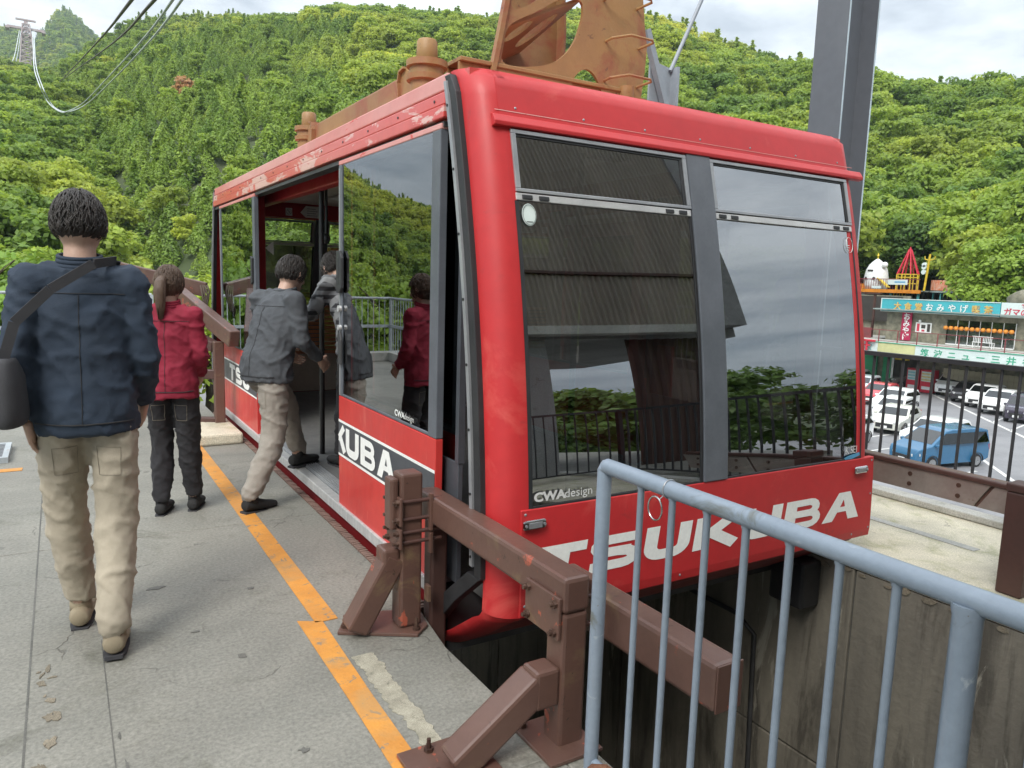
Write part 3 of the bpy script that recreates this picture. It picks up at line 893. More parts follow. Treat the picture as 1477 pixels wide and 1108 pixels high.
# ------------------------------------------------------------------ cable car cabin
XL, XR = 1.42, 3.80          # outer sides
YC = 5.60                    # centre of the cabin along the rope
cab = thing('cable_car_cabin', (2.61, YC, 0), 'red cable car cabin with tinted windows standing in its berth, white lettering on its front', 'cable car')
PROF = [(-0.18, 3.02), (0.10, 2.74), (0.155, 2.398), (0.20, 2.392), (0.40, 2.394), (0.60, 2.410), (0.80, 2.425), (1.0, 2.445), (1.2, 2.472), (1.4, 2.502), (1.6, 2.538), (1.8, 2.576), (1.95, 2.610), (2.10, 2.648), (2.22, 2.685), (2.30, 2.715), (2.345, 2.78)]
def F(z):
    if 0.2 <= z <= 2.30: return 2.392 + 0.0129 * (z - .2) + 0.0671 * (z - .2) ** 2
    if z <= PROF[0][0]: return PROF[0][1]
    for (a, b), (c, d) in zip(PROF, PROF[1:]):
        if z <= c: return b + (d - b) * (z - a) / (c - a)
    return PROF[-1][1]
def lin(a, b, n): return [a + (b - a) * i / n for i in range(n + 1)]
def P_(name, mb, mat, bevel=0.0, smooth=False, label=None, parent=None):
    return obj(name, mb, mat, parent or cab, bevel=bevel, smooth=smooth, label=label)
def ends(fn):
    """build a thing at the front end and its mirror at the rear end"""
    for e in (0, 1):
        fn((lambda y: y) if e == 0 else (lambda y: 2 * YC - y), e)
def flip(mb, Y):
    mb.v = [(x, Y(y), z) for x, y, z in mb.v]; return mb
# body shell of each end: rounded corner pillars and the lower nose
def build_end(Y, e):
    zs = lin(0.16, 2.30, 30) + [2.33, 2.345]
    def corner(side):
        # quarter round from the side face to the front face
        m = MB(); rr = 0.115
        def fn(a, z):
            off = F(z)
            th = R(a)
            if side < 0:
                return (XL + rr - rr * math.cos(th), off + rr - rr * math.sin(th), z)
            return (XR - rr + rr * math.cos(th), off + rr - rr * math.sin(th), z)
        angs = [0, 12, 25, 38, 52, 65, 78, 90]
        m.sheet(fn, angs, zs)
        # inner return so the pillar has thickness
        d = 1 if side < 0 else -1
        x0 = XL if side < 0 else XR
        m.sheet(lambda t, z: (x0 + d * (0.002 + 0.0 * t), F(z) + rr + t, z), [0.0, 0.02], zs)
        m.sheet(lambda t, z: (x0 + d * (rr + t * 0.035), F(z) + (0 if t < 1.5 else 0.06), z), [0.0, 1.0, 2.0], zs)
        m.sheet(lambda t, z: (x0 + d * (0.02 + t * 0.128), F(z) + 0.135 - t * 0.07, z), [0.0, 1.0], zs)
        flip(m, Y)
        P_('corner_pillar', m, 'red_paint', smooth=True)
    corner(-1); corner(1)
    # lower nose panel, a little proud of the pillars
    m = MB(); m.sheet(lambda x, z: (x, F(z) - 0.006, z), lin(1.515, 3.795, 4), lin(0.160, 0.604, 10), (0, 0.03, 0)); flip(m, Y)
    nose = P_('nose_panel', m, 'red_paint', bevel=0.004)
    # underside of the nose slopes back under the floor
    m = MB()
    prof = [(0.175, 2.398), (0.13, 2.435), (0.10, 2.49), (-0.04, 2.69), (-0.17, 2.90), (-0.20, 3.4)]
    m.sheet(lambda x, k: (x, prof[int(k)][1], prof[int(k)][0]), lin(1.55, 3.69, 3), range(6))
    prof2 = [(0.145, 2.52), (0.10, 2.62), (-0.04, 2.80), (-0.16, 3.0), (-0.20, 3.4)]
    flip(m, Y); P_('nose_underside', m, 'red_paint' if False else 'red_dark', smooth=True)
    # corner below: chamfer that meets the ring, rounded
    for side in (-1, 1):
        x0 = XL if side < 0 else XR
        d = 1 if side < 0 else -1
        m = MB()
        pr = [(0.175, 2.398), (0.13, 2.435), (0.10, 2.49), (-0.04, 2.69), (-0.17, 2.90), (-0.20, 3.2)]
        def fn(t, k):
            z, y = pr[int(k)]
            a = t * math.pi / 2
            return (x0 + d * 0.13 * (1 - math.cos(a)), y + 0.115 * (1 - math.sin(a)), z)
        m.sheet(fn, [0, .2, .4, .6, .8, 1.0], range(6)); flip(m, Y)
        P_('lower_corner', m, 'red_paint', smooth=True)
    # header above the windows
    m = MB(); m.sheet(lambda x, z: (x, F(z), z), lin(1.52, 3.70, 4), lin(2.112, 2.30, 6) + [2.332, 2.345]); flip(m, Y)
    P_('header_panel', m, 'red_paint', smooth=True)
    # drip ledge
    m = MB(); m.prism([(F(2.15) + 0.01, 2.155), (F(2.15) - 0.010, 2.150), (F(2.12) - 0.022, 2.122), (F(2.12) - 0.022, 2.106), (F(2.10) + 0.01, 2.100)], 'yz', 1.485, 3.82); flip(m, Y)
    P_('drip_ledge', m, 'red_paint', bevel=0.003)
    m = MB(); m.sheet(lambda x, z: (x, F(z) - 0.0015, z), [1.5, 3.76], [2.168, 2.171]); flip(m, Y)
    P_('seam', m, 'red_faded')
    # centre pillar of the windows
    m = MB(); m.sheet(lambda x, z: (x, F(z) - 0.012, z), [2.505, 2.655], lin(0.606, 2.110, 16), (0, 0.05, 0)); flip(m, Y)
    P_('centre_pillar', m, 'charcoal_pale', bevel=0.004)
    for (xa, xb) in ((1.565, 2.503), (2.657, 3.685)):
        # lower fixed pane
        m = MB(); m.sheet(lambda x, z: (x, F(z) + 0.003 + 0.004 * math.sin((x - xa) / (xb - xa) * math.pi), z), lin(xa, xb, 8), lin(0.606, 1.815, 16)); flip(m, Y)
        P_('window_pane', m, 'tint_glass', smooth='all')
        m = MB()
        for (a, b, c, d) in ((xa - .012, xa + 0.006, 0.606, 1.815), (xb - .012, xb, 0.606, 1.815)):
            m.sheet(lambda x, z: (x, F(z) - 0.002, z), [a, b], lin(c, d, 14), (0, 0.02, 0))
        m.sheet(lambda x, z: (x, F(z) - 0.002, z), [xa, xb], [0.604, 0.612], (0, 0.02, 0))
        flip(m, Y); P_('window_seal', m, 'black_rubber')
        # aluminium cross bar with its clips
        m = MB(); m.sheet(lambda x, z: (x, F(z) - 0.006, z), [xa - .006, xb - .004], [1.817, 1.846], (0, 0.04, 0)); flip(m, Y)
        bar = P_('window_bar', m, 'alu', bevel=0.003)
        m = MB()
        for cx in (xa + 0.045, xa + 0.125, xb - 0.135, xb - 0.055):
            m.sheet(lambda x, z: (x, F(z) - 0.011, z), [cx - .024, cx + .024], [1.822, 1.840], (0, 0.01, 0))
        flip(m, Y); P_('clip', m, 'black_rubber', bevel=0.003, parent=bar)
        # hinged upper light in its aluminium frame; leans out a few millimetres
        fr = MB()
        za, zb = 1.850, 2.098
        def g(o):
            return lambda x, z: (x, F(z) + o, z)
        fr.sheet(g(-0.010), [xa - .004, xb - .002], [za, za + .014], (0, 0.03, 0))
        fr.sheet(g(-0.010), [xa - .004, xb - .002], [zb - .016, zb], (0, 0.03, 0))
        fr.sheet(g(-0.010), [xa - .004, xa + .018], [za + .0145, zb - .0165], (0, 0.03, 0))
        fr.sheet(g(-0.010), [xb - .024, xb - .002], [za + .0145, zb - .0165], (0, 0.03, 0))
        flip(fr, Y); f_ = P_('window_frame', fr, 'alu_dull', bevel=0.002)
        m = MB(); m.sheet(lambda x, z: (x, F(z) + 0.001, z), lin(xa + .018, xb - .024, 4), lin(za + .014, zb - .016, 5)); flip(m, Y)
        P_('pane', m, 'tint_glass' if e == 0 else 'clear_glass', smooth='all', parent=f_)
        m = MB(); m.sheet(g(-0.004), [xb - .040, xb - .0245], [za + .015, zb - .017], (0, 0.004, 0)); m.sheet(g(-0.004), [xa + .02, xb - .041], [zb - .026, zb - .0165], (0, 0.004, 0)); flip(m, Y)
        P_('rubber_strip', m, 'black_rubber', parent=f_)
    # black ring profile between the end and the sides
    for side in (-1, 1):
        x0 = XL if side < 0 else XR
        s_ = side
        zz = [2.325, 2.22, 2.10, 1.95, 1.80, 1.65, 1.50, 1.35, 1.20, 1.08, 0.96, 0.82, 0.68, 0.5, 0.31]
        path = [(F(z) + 0.125, z) for z in zz] + [(2.735, 0.11), (2.95, -0.10)]
        m = MB()
        m.sheet(lambda t, z: (x0 + s_ * 0.026, F(z) + 0.112 + t, z), [0, .052], lin(.30, 2.325, 26), (-s_ * .045, 0, 0))
        a, b = (F(.30) + .14, .30), (2.735, 0.10)
        m.sheet(lambda t, k: (x0 + s_ * 0.0262, [F(.3), 2.60, 2.81][int(k)] + .118 + t + (.012 if k > 0 else 0), [.2998, .125, -.085][int(k)]), [0, .105], [0, 1, 2], (-s_ * .045, 0, 0))
        flip(m, Y); ring = P_('edge_profile', m, 'black_rubber', bevel=0.004)
        m = MB()
        m.sheet(lambda t, z: (x0 + s_ * 0.034, F(z) + 0.166 + t, z), [0, .024], lin(.34, 2.30, 24), (-s_ * .014, 0, 0))
        flip(m, Y); P_('metal_strip', m, 'alu_dull', parent=ring)
        m = MB()
        for t in range(8):
            z = 2.2 - t * 0.26
            y = F(z) + 0.16
            m.cyl((x0 + s_ * 0.030, y + .018, z), (x0 + s_ * 0.0375, y + .018, z), 0.006, 8)
        flip(m, Y); P_('screw', m, 'black_plain', parent=ring)
ends(build_end)
# screws along the nose panel, the header and the roof rails
sc0 = None
pts_s = [(1.535, 0.585), (1.535, 0.40), (1.535, 0.21)] + [(1.535 + .42 * k, 0.188) for k in range(1, 6)] + [(3.775, 0.40), (3.775, 0.21), (3.775, 0.585)] + [(1.60 + .34 * k, 2.185) for k in range(7)]
for (x, z) in pts_s:
    y = F(z) - (.0062 if z < 1 else .0)
    if sc0 is None:
        m = MB(); m.lathe((0, 0, 0), [(.0001, .003), (.0042, .0022), (.0062, 0)], 10); m.v = [(a + x, -c + y, b + z) for a, b, c in m.v]
        sc0 = P_('screw', m, 'alu_dull', smooth=True); b0_ = Vector((x, y, z))
    else: share(sc0, 'screw', wloc(sc0) + Vector((x, y, z)) - b0_, cab)
sc1 = None
for k in range(14):
    y = 3.0 + k * .40
    if sc1 is None: m = MB(); m.cyl((1.3915, y, 2.238), (1.3885, y, 2.238), .006, 8); sc1 = P_('rivet', m, 'dark_steel', smooth=True)
    else: share(sc1, 'rivet', wloc(sc1) + Vector((0, k * .40, 0)), cab)
# small marker lamps either side of the nose
for x in (1.568, 3.662):
    m = MB(); m.box(x - 0.053, x + 0.053, 2.376, 2.392, 0.528, 0.566)
    l_ = P_('marker_plate', m, 'steel_plain', bevel=0.010)
    m = MB(); m.box(x - 0.030, x + 0.030, 2.372, 2.3755, 0.536, 0.558); m.cyl((x - 0.043, 2.3755, 0.547), (x - 0.043, 2.372, 0.547), 0.006); m.cyl((x + 0.043, 2.3755, 0.547), (x + 0.043, 2.372, 0.547), 0.006)
    P_('lens', m, 'alu_dull', parent=l_)
# roof
m = MB()
ys = [2.78, 2.95, 4.2, 5.6, 7.0, 8.25, 8.42]
m.sheet(lambda x, y: (x, y, 2.340 + 0.006 * math.sin((x - 1.44) / 2.34 * math.pi)), lin(1.44, 3.78, 8), ys, (0, 0, -0.05))
P_('roof', m, 'red_rail', smooth=True)
# roof side rails with their grooves, left and right
for side in (-1, 1):
    x0 = XL if side < 0 else XR; s = side
    m = MB(); m.box(min(x0, x0 + s * 0.020), max(x0, x0 + s * 0.020), 2.90, 8.32, 2.272, 2.338)
    P_('roof_rail_top', m, 'red_faded', bevel=0.006)
    m = MB(); m.box(min(x0, x0 + s * 0.028), max(x0, x0 + s * 0.028), 2.90, 8.32, 2.214, 2.264)
    P_('roof_rail', m, 'red_rail', bevel=0.004)
    m = MB(); m.box(min(x0, x0 + s * 0.034), max(x0, x0 + s * 0.034), 2.90, 8.32, 2.160, 2.211)
    P_('roof_rail', m, 'red_rail', bevel=0.004)
    m = MB(); m.box(min(x0 - s * .03, x0 + s * 0.006), max(x0 - s * .03, x0 + s * 0.006), 2.90, 8.32, 2.150, 2.336)
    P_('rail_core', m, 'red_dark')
    m = MB(); m.box(min(x0 - s * .05, x0 + s * 0.02), max(x0 - s * .05, x0 + s * 0.02), 2.92, 8.30, 2.128, 2.149)
    P_('door_track', m, 'dark_steel')
# paint flaked off the rail
# sills and skirts
for side in (-1, 1):
    x0 = XL if side < 0 else XR; s = side
    m = MB(); m.box(min(x0 + s * .045, x0 - s * .02), max(x0 + s * .045, x0 - s * .02), 2.98, 8.22, 0.075, 0.140)
    sill = P_('sill', m, 'alu', bevel=0.006)
    m = MB(); m.box(min(x0 - s * .024, x0 - s * .12), max(x0 - s * .024, x0 - s * .12), 2.98, 8.22, 0.10, 0.150)
    for k in range(5):
        xx = x0 - s * (.034 + k * .018)
        m.box(xx - .004, xx + .004, 2.98, 8.22, 0.151, 0.156)
    P_('tread', m, 'alu_dull', parent=sill)
    m = MB(); m.box(min(x0 - s * .01, x0 - s * .05), max(x0 - s * .01, x0 - s * .05), 2.96, 8.24, -0.18, 0.074)
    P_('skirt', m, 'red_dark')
m = MB(); m.box(XL + 0.03, XR - 0.03, 2.9, 8.3, -0.20, 0.09)
P_('underframe', m, 'dark_steel')
m = MB(); m.box(XL + 0.125, XR - 0.125, 2.6, 8.6, 0.10, 0.149)
P_('floor', m, 'floor_grey')
m = MB(); m.box(XL + 0.06, XR - 0.06, 2.85, 8.35, 2.262, 2.285)
P_('ceiling', m, 'cream')
m = MB()
for y in (3.9, 6.9): m.box(2.3, 2.9, y - 0.5, y + 0.5, 2.235, 2.2615)
P_('ceiling_panel', m, 'white_paint', bevel=0.01)
# side walls: fixed sections at both ends, opening in between
def side_wall(side):
    x0 = XL + 0.05 if side < 0 else XR - 0.05; s = side
    for (ya, yb) in ((2.84, 4.22), (6.98, 8.36)):
        y1, y2 = ya, yb
        m = MB(); m.box(x0 - .012, x0 + .012, y1, y2, 0.151, 0.70)
        P_('lower_panel', m, 'charcoal', bevel=0.003)
        m = MB(); m.box(x0 - .003, x0 + .003, y1 + .03, y2 - .03, 0.701, 2.126)
        P_('side_window', m, 'tint_glass')
        m = MB()
        for yy in (y1 + .012, y2 - .012): m.box(x0 - .015, x0 + .015, yy - .016, yy + .016, 0.701, 2.126)
        P_('window_post', m, 'charcoal')
    # red posts inside, beside the opening
    for yy in (4.30, 6.90):
        m = MB(); m.box(min(x0 - s * .02, x0 - s * .10), max(x0 - s * .02, x0 - s * .10), yy - .06, yy + .06, 0.151, 2.261)
        P_('door_post', m, 'red_inner', bevel=0.015)
    m = MB(); m.box(min(x0 - s * .02, x0 - s * .10), max(x0 - s * .02, x0 - s * .10), 2.95, 8.25, 2.10, 2.261) if False else m.box(min(x0 - s * .115, x0 - s * .19), max(x0 - s * .115, x0 - s * .19), 2.95, 8.25, 2.10, 2.261)
    P_('inner_header', m, 'red_inner', bevel=0.01)
side_wall(-1); side_wall(1)
# inside panelling of the rear end
for e, Y in ((1, lambda y: 2 * YC - y), (0, lambda y: y)):
    m = MB(); m.box(1.55, 3.68, min(Y(2.76), Y(2.80)), max(Y(2.76), Y(2.80)), 2.108, 2.261)
    P_('inner_header', m, 'red_inner')
    m = MB(); m.box(1.55, 3.68, min(Y(2.52), Y(2.56)), max(Y(2.52), Y(2.56)), 0.151, 0.60)
    P_('inner_panel', m, 'cream')
    m = MB(); 
    for x in (1.60, 3.62): m.box(x - .045, x + .045, min(Y(2.72), Y(2.80)), max(Y(2.72), Y(2.80)), 0.151, 2.105)
    P_('inner_post', m, 'red_inner', bevel=0.02)
# slatted seat back at the rear
sb = MB(); sb.box(2.10, 2.14, 8.36, 8.42, 0.151, 1.18); sb.box(3.06, 3.10, 8.36, 8.42, 0.151, 1.18)
seatb = P_('seat_back', sb, 'black_plain')
m = MB(); m.box(2.1, 3.1, 8.33, 8.357, 0.62, 0.655)
s0 = P_('slat', m, 'slat_orange', parent=seatb, bevel=0.004)
for k in range(1, 12):
    share(s0, 'slat', wloc(s0) + Vector((0, 0, k * 0.046)), seatb)
# poles, strap, notices inside
m = MB(); m.cyl((1.66, 5.50, 0.151), (1.66, 5.50, 2.26), 0.019, 14); P_('grab_pole', m, 'black_plain', smooth=True)
m = MB(); m.cyl((2.60, 3.60, 0.151), (2.60, 3.60, 2.26), 0.019, 14); P_('grab_pole', m, 'black_plain', smooth=True)
m = MB(); m.cyl((2.60, 7.60, 0.151), (2.60, 7.60, 2.26), 0.019, 14); P_('grab_pole', m, 'black_plain', smooth=True)
m = MB(); m.tube([(1.85, 6.0, 2.26), (1.85, 6.0, 1.86)], 0.012, 8)
stp = P_('strap', m, 'black_plain')
m = MB(); m.lathe((1.85, 6.0, 1.78), [(0.0, -.035), (0.02, -.03), (0.034, 0), (0.03, .03), (0.012, .05), (0.012, .08)], 14); P_('knob', m, 'black_plain', smooth=True, parent=stp)
m = MB(); m.prism([(2.14, 2.13), (2.21, 2.13), (2.21, 2.21), (2.14, 2.21)], 'xz', 8.388, 8.396); st1 = P_('notice', m, 'white_letter')
m = MB()
for a in range(16):
    t0, t1 = 2 * math.pi * a / 16, 2 * math.pi * (a + 1) / 16
    m.obox((2.175 + .028 * math.cos(t0), 8.386, 2.17 + .028 * math.sin(t0)), (2.175 + .028 * math.cos(t1), 8.386, 2.17 + .028 * math.sin(t1)), .006, .002)
m.obox((2.157, 8.385, 2.19), (2.193, 8.385, 2.15), .006, .002); m.obox((2.165, 8.3845, 2.165), (2.188, 8.3845, 2.172), .008, .002)
P_('print', m, 'black_plain', parent=st1)
m = MB(); m.prism([(2.30, 2.17), (2.36, 2.245), (2.50, 2.245), (2.56, 2.17), (2.50, 2.12), (2.36, 2.12)], 'xz', 8.388, 8.396); st2 = P_('notice', m, 'white_letter')
m = MB()
for k in range(4): m.box(2.37, 2.49 - .02 * (k % 2), 8.385, 8.387, 2.14 + k * .024, 2.147 + k * .024)
P_('print', m, 'alu_dull', parent=st2)
m = MB(); m.prism([(1.56, 1.72), (1.63, 1.78), (1.63, 1.66)], 'xz', 6.82, 6.83); P_('arrow_sign', m, 'white_letter')
# dome mirror or lamp cluster behind the upper front window
m = MB(); m.box(2.02, 2.20, 2.70, 2.76, 2.045, 2.085); m.cyl((2.03, 2.69, 2.065), (2.03, 2.70, 2.065), .016, 12); m.cyl((2.19, 2.69, 2.065), (2.19, 2.70, 2.065), .016, 12)
P_('lamp_bar', m, 'black_plain', bevel=0.006)

# sliding door leaves
def leaf(ya, yb, near_stile, side=-1, letters=None, open_end=True):
    s = side; x0 = (XL - 0.030) if s < 0 else (XR + 0.030)
    xa, xb = min(x0, x0 - s * .036), max(x0, x0 - s * .036)
    out = x0  # outer face
    m = MB(); m.box(xa, xb, ya, yb, 0.135, 0.795)
    d = P_('sliding_door', m, 'red_door', bevel=0.004)
    # charcoal band with two white lines
    eps = 0.0022 * s
    def flat(n_, z0, z1, mt, k=1, y0=ya + .002, y1=yb - .002):
        mm = MB(); mm.add([(out + eps * k, y0, z0), (out + eps * k, y1, z0), (out + eps * k, y1, z1), (out + eps * k, y0, z1)], [(0, 1, 2, 3)])
        return P_(n_, mm, mt, parent=d)
    flat('band', 0.452, 0.640, 'charcoal')
    flat('white_line', 0.640, 0.655, 'white_letter'); flat('white_line', 0.437, 0.452, 'white_letter')
    # frame
    m = MB()
    m.box(xa, xb, ya, ya + 0.085, 0.797, 2.118); m.box(xa + .001, xb - .001, yb - 0.055, yb, 0.797, 2.118)
    m.box(xa + .002, xb - .002, ya + .0855, yb - .0555, 0.797, 0.812)
    P_('door_frame', m, 'charcoal_pale', bevel=0.004, parent=d)
    m = MB(); m.box(xa + .001, xb, ya, yb, 2.1185, 2.143); P_('top_rail', m, 'red_faded' if s < 0 else 'red_paint', parent=d, bevel=0.004)
    m = MB(); m.box(xa - .002, xb + .002, yb - 0.030, yb - 0.012, 0.80, 2.10); P_('trim', m, 'alu_dull', parent=d)
    m = MB(); xm = out - s * 0.008
    m.sheet(lambda y, z: (xm + s * 0.003 * math.sin((y - ya) / (yb - ya) * math.pi), y, z), lin(ya + .085, yb - .055, 6), lin(.811, 2.119, 8))
    P_('door_pane', m, 'door_glass', parent=d, smooth='all')
    return d, out
dA, outx = leaf(2.930, 4.275, True)
dB, _ = leaf(6.455, 8.02, False)
for y0, y1 in ((2.93, 4.275), (4.28, 5.59), (5.61, 6.92), (6.93, 8.27)):
    leaf(y0, y1, False, side=1)
# pull handle and lock plates on the open leaf
hy = 4.235
m = MB(); m.prism([(1.415, 1.41), (1.37, 1.45), (1.37, 1.60), (1.415, 1.64)], 'xz', hy - .012, hy + .012); P_('handle', m, 'black_rubber', parent=dA, bevel=0.004)
m = MB(); m.prism([(hy - .055, 1.43), (hy - .02, 1.40), (hy + .035, 1.40), (hy + .035, 1.64), (hy - .02, 1.64), (hy - .055, 1.60)], 'yz', 1.372, 1.3895); P_('handle_plate', m, 'black_rubber', parent=dA, bevel=0.004)
m = MB(); m.cyl((1.372, hy, 1.31), (1.39, hy, 1.31), .018, 14); m.cyl((1.372, hy, 1.20), (1.39, hy, 1.20), .016, 14); P_('lock', m, 'alu', parent=dA, smooth=True)
m = MB(); m.prism([(hy - .028, 0.985), (hy + .02, 0.985), (hy + .024, 1.16), (hy - .01, 1.18), (hy - .03, 1.13)], 'yz', 1.376, 1.3895); P_('lock_plate', m, 'dark_steel', parent=dA, bevel=0.004)
hy = 6.52
m = MB(); m.prism([(hy - .02, 1.42), (hy + .03, 1.40), (hy + .03, 1.64), (hy - .02, 1.62)], 'yz', 1.372, 1.3895); P_('handle_plate', m, 'black_rubber', parent=dB, bevel=0.004)

# ---- lettering: wide heavy capitals drawn as strokes
def stroke(mb, pts, w, f, layer):
    """constant width stroke through 2D points (mitred), mapped by f(u, v, layer)"""
    pts = [p for i, p in enumerate(pts) if i == 0 or math.hypot(p[0] - pts[i - 1][0], p[1] - pts[i - 1][1]) > 1e-4]
    L, Rr = [], []
    n = len(pts)
    for i, p in enumerate(pts):
        a = pts[i - 1] if i > 0 else None; b = pts[i + 1] if i < n - 1 else None
        def nn(p, q):
            dx_, dy_ = q[0] - p[0], q[1] - p[1]; l = math.hypot(dx_, dy_); return (-dy_ / l, dx_ / l)
        if a is None: nx, ny = nn(p, b); k = 1
        elif b is None: nx, ny = nn(a, p); k = 1
        else:
            n1, n2 = nn(a, p), nn(p, b); nx, ny = n1[0] + n2[0], n1[1] + n2[1]; l = math.hypot(nx, ny); nx /= l; ny /= l
            k = 1 / max(.5, nx * n1[0] + ny * n1[1])
        L.append((p[0] + nx * w / 2 * k, p[1] + ny * w / 2 * k)); Rr.append((p[0] - nx * w / 2 * k, p[1] - ny * w / 2 * k))
    vs = [f(u, v, layer) for u, v in L] + [f(u, v, layer) for u, v in Rr]
    mb.add(vs, [(i, i + 1, n + i + 1, n + i) for i in range(n - 1)])
def arc(cx, cy, rx, ry, a0, a1, n=7):
    return [(cx + rx * math.cos(R(a0 + (a1 - a0) * i / n)), cy + ry * math.sin(R(a0 + (a1 - a0) * i / n))) for i in range(n + 1)]
def glyph(ch):
    w = .27
    if ch == 'T': return [('s', [(0.0, .865), (1.0, .865)], w), ('s', [(.5, 0), (.5, .9)], .34)], 1.0
    if ch == 'S': return [('s', [(1.02, .865), (.36, .865)] + arc(.36, .69, .22, .175, 90, 270) + [(.36, .515), (.74, .505)] + arc(.74, .31, .22, .175, 90, -90) + [(.74, .135), (.04, .135)], w)], 1.08
    if ch == 'U': return [('s', [(.17, 1.0), (.17, .38)] + arc(.42, .38, .25, .245, 180, 270)[1:] + [(.70, .135)] + arc(.70, .38, .25, .245, 270, 360)[1:] + [(.95, 1.0)], .30)], 1.12
    if ch == 'K': return [('s', [(.17, 0), (.17, 1)], .34), ('s', [(1.02, .98), (.42, .50), (1.08, .02)], .30), ('s', [(.2, .5), (.5, .5)], .2)], 1.14
    if ch == 'B': return [('s', [(.17, 0.0), (.17, 1.0)], .34), ('s', [(.2, .885), (.72, .885)] + arc(.72, .70, .20, .185, 90, -90) + [(.2, .515)], .23), ('s', [(.2, .515), (.78, .505)] + arc(.78, .31, .21, .195, 90, -90) + [(.2, .115)], .23)], 1.12
    if ch == 'A': return [('p', [(0.0, 0), (.34, 0), (.47, .30), (.75, .30), (.86, 0), (1.22, 0), (.80, 1), (.42, 1)], None, [(.53, .48), (.61, .74), (.69, .48)])], 1.22
def word(txt, f, parent, gap=0.10, start=0.0, mat='white_letter', adv=None):
    u = start
    for ch in txt:
        parts, wd = glyph(ch)
        mb = MB(); layer = 0
        for p in parts:
            g_ = (lambda uu, vv, ly, u=u: f(u + uu, vv, ly))
            if p[0] == 's':
                # subdivide long strokes a little so they follow the curved nose
                stroke(mb, p[1], p[2], g_, layer)
            else:
                # A: outline minus counter, as quads
                o_, c_ = p[1], p[3]
                quads = [[o_[0], o_[1], o_[2], (.36, .85)], [o_[3], o_[4], o_[5], (.845, .89)]]
                polys = [[(0, 0), (.34, 0), (.53, .48), (.61, .74), (.61, 1), (.42, 1)], [(.86, 0), (1.22, 0), (.80, 1), (.6101, 1), (.6101, .74), (.69, .48), (.75, .30)], [(.4588, .30), (.7499, .30), (.69, .48), (.53, .48)]]
                for pl in polys:
                    o0 = len(mb.v)
                    mb.v += [g_(a, b, layer) for a, b in pl]; mb.f.append(tuple(range(o0, o0 + len(pl)))); layer += .0
            layer += 1
        obj('letter', mb, mat, parent)
        u += wd + gap
    return u
nose_panel = [o for o in cab.children if o.name.startswith('nose_panel')][0]
total = sum(glyph(c)[1] for c in 'TSUKUBA') + 6 * 0.09
fx0, fx1 = 1.575, 3.69
def ffront(u, v, ly):
    t = u / total
    x = fx0 + (fx1 - fx0) * t + (v - .5) * 0.028
    zz = 0.292 + v * 0.150 - 0.008 * t
    return (x, F(zz) - 0.0080 - 0.0006 * ly, zz)
word('TSUKUBA', ffront, nose_panel, 0.09)
# the same word on the door: K is cut by the leaf's edge
def fside(u, v, ly):
    return (outx - 0.0046 - 0.0005 * ly, 4.262 - u * 0.205, 0.468 + v * 0.155)
def clipk(u, v, ly):
    return fside(max(u, 0.0), v, ly)
mb = MB(); stroke(mb, [(0.0, .53), (.16, .50), (.52, .02)], .30, fside, 0); stroke(mb, [(0.0, .50), (.45, .98)], .26, fside, 1)
mb.v = [(x, min(y, 4.272), z) for x, y, z in mb.v]
obj('letter', mb, 'white_letter', dA)
word('UBA', fside, dA, 0.12, start=0.60)
mb = MB(); 
word('TSU', lambda u, v, ly: (outx - 0.0046 - 0.0005 * ly, 7.62 - u * 0.26, 0.468 + v * 0.155), dB, 0.12)

# small marks on the glass
lt = text_mb('CWA', 0.050, (1.575, 2.406, 0.632), (1, 0, 0), (0, 0.04, 1), 0.001, 0.0022, 1.25)
P_('lettering', lt, 'line_white')
lt = text_mb('design', 0.050, (1.722, 2.406, 0.632), (1, 0, 0), (0, 0.04, 1), 0.001, 0.0002, 1.15)
P_('lettering', lt, 'line_white')
lt = text_mb('CWA', 0.042, (outx - 0.002, 3.40, 0.828), (0, -1, 0), (0, 0, 1), 0.001, 0.001, 1.2)
P_('lettering', lt, 'white_letter', parent=dA)
lt = text_mb('design', 0.042, (outx - 0.002, 3.28, 0.828), (0, -1, 0), (0, 0, 1), 0.001, 0.0, 1.1)
P_('lettering', lt, 'line_white', parent=dA)
lt = text_mb("K'SEI", 0.056, (3.540, 2.406, 0.640), (1, 0, 0), (0, 0.04, 1), 0.001, -0.0005, 0.9)
P_('lettering', lt, 'white_letter')
surf('logo_blue', (0.12, 0.38, 0.62), None, 4, 0.4)
m = MB(); pts = [(3.535, .618), (3.57, .628), (3.665, .640), (3.670, .622), (3.60, .608), (3.545, .608)]
m.add([(x, F(z) - 0.004, z) for x, z in pts], [tuple(range(6))]); P_('logo_swoosh', m, 'logo_blue')
surf('sticker_pale', (0.66, 0.74, 0.70), (0.62, 0.70, 0.66), 20, 0.4)
def oval(cx, cz, rx, rz, off, n=28):
    return [(cx + rx * math.cos(2 * math.pi * k / n), F(cz + rz * math.sin(2 * math.pi * k / n)) + off, cz + rz * math.sin(2 * math.pi * k / n)) for k in range(n)]
m = MB(); m.add(oval(1.613, 1.762, .034, .044, -0.004), [tuple(range(28))]); stk = P_('round_sticker', m, 'sticker_pale')
m = MB()
op = oval(1.613, 1.762, .030, .040, -0.006)
for a, b in zip(op, op[1:] + op[:1]): m.obox(a, b, .0016, .001)
m.box(1.598, 1.628, F(1.73) - .0062, F(1.73) - .0058, 1.732, 1.735)
P_('print', m, 'black_plain', parent=stk)
m = MB(); op = oval(3.645, 1.745, .026, .040, -0.006)
for a, b in zip(op, op[1:] + op[:1]): m.obox(a, b, .0022, .001)
for k in range(3): m.box(3.632, 3.656 - k * .004, F(1.75) - .0062, F(1.75) - .0055, 1.716 + k * .012, 1.719 + k * .012)
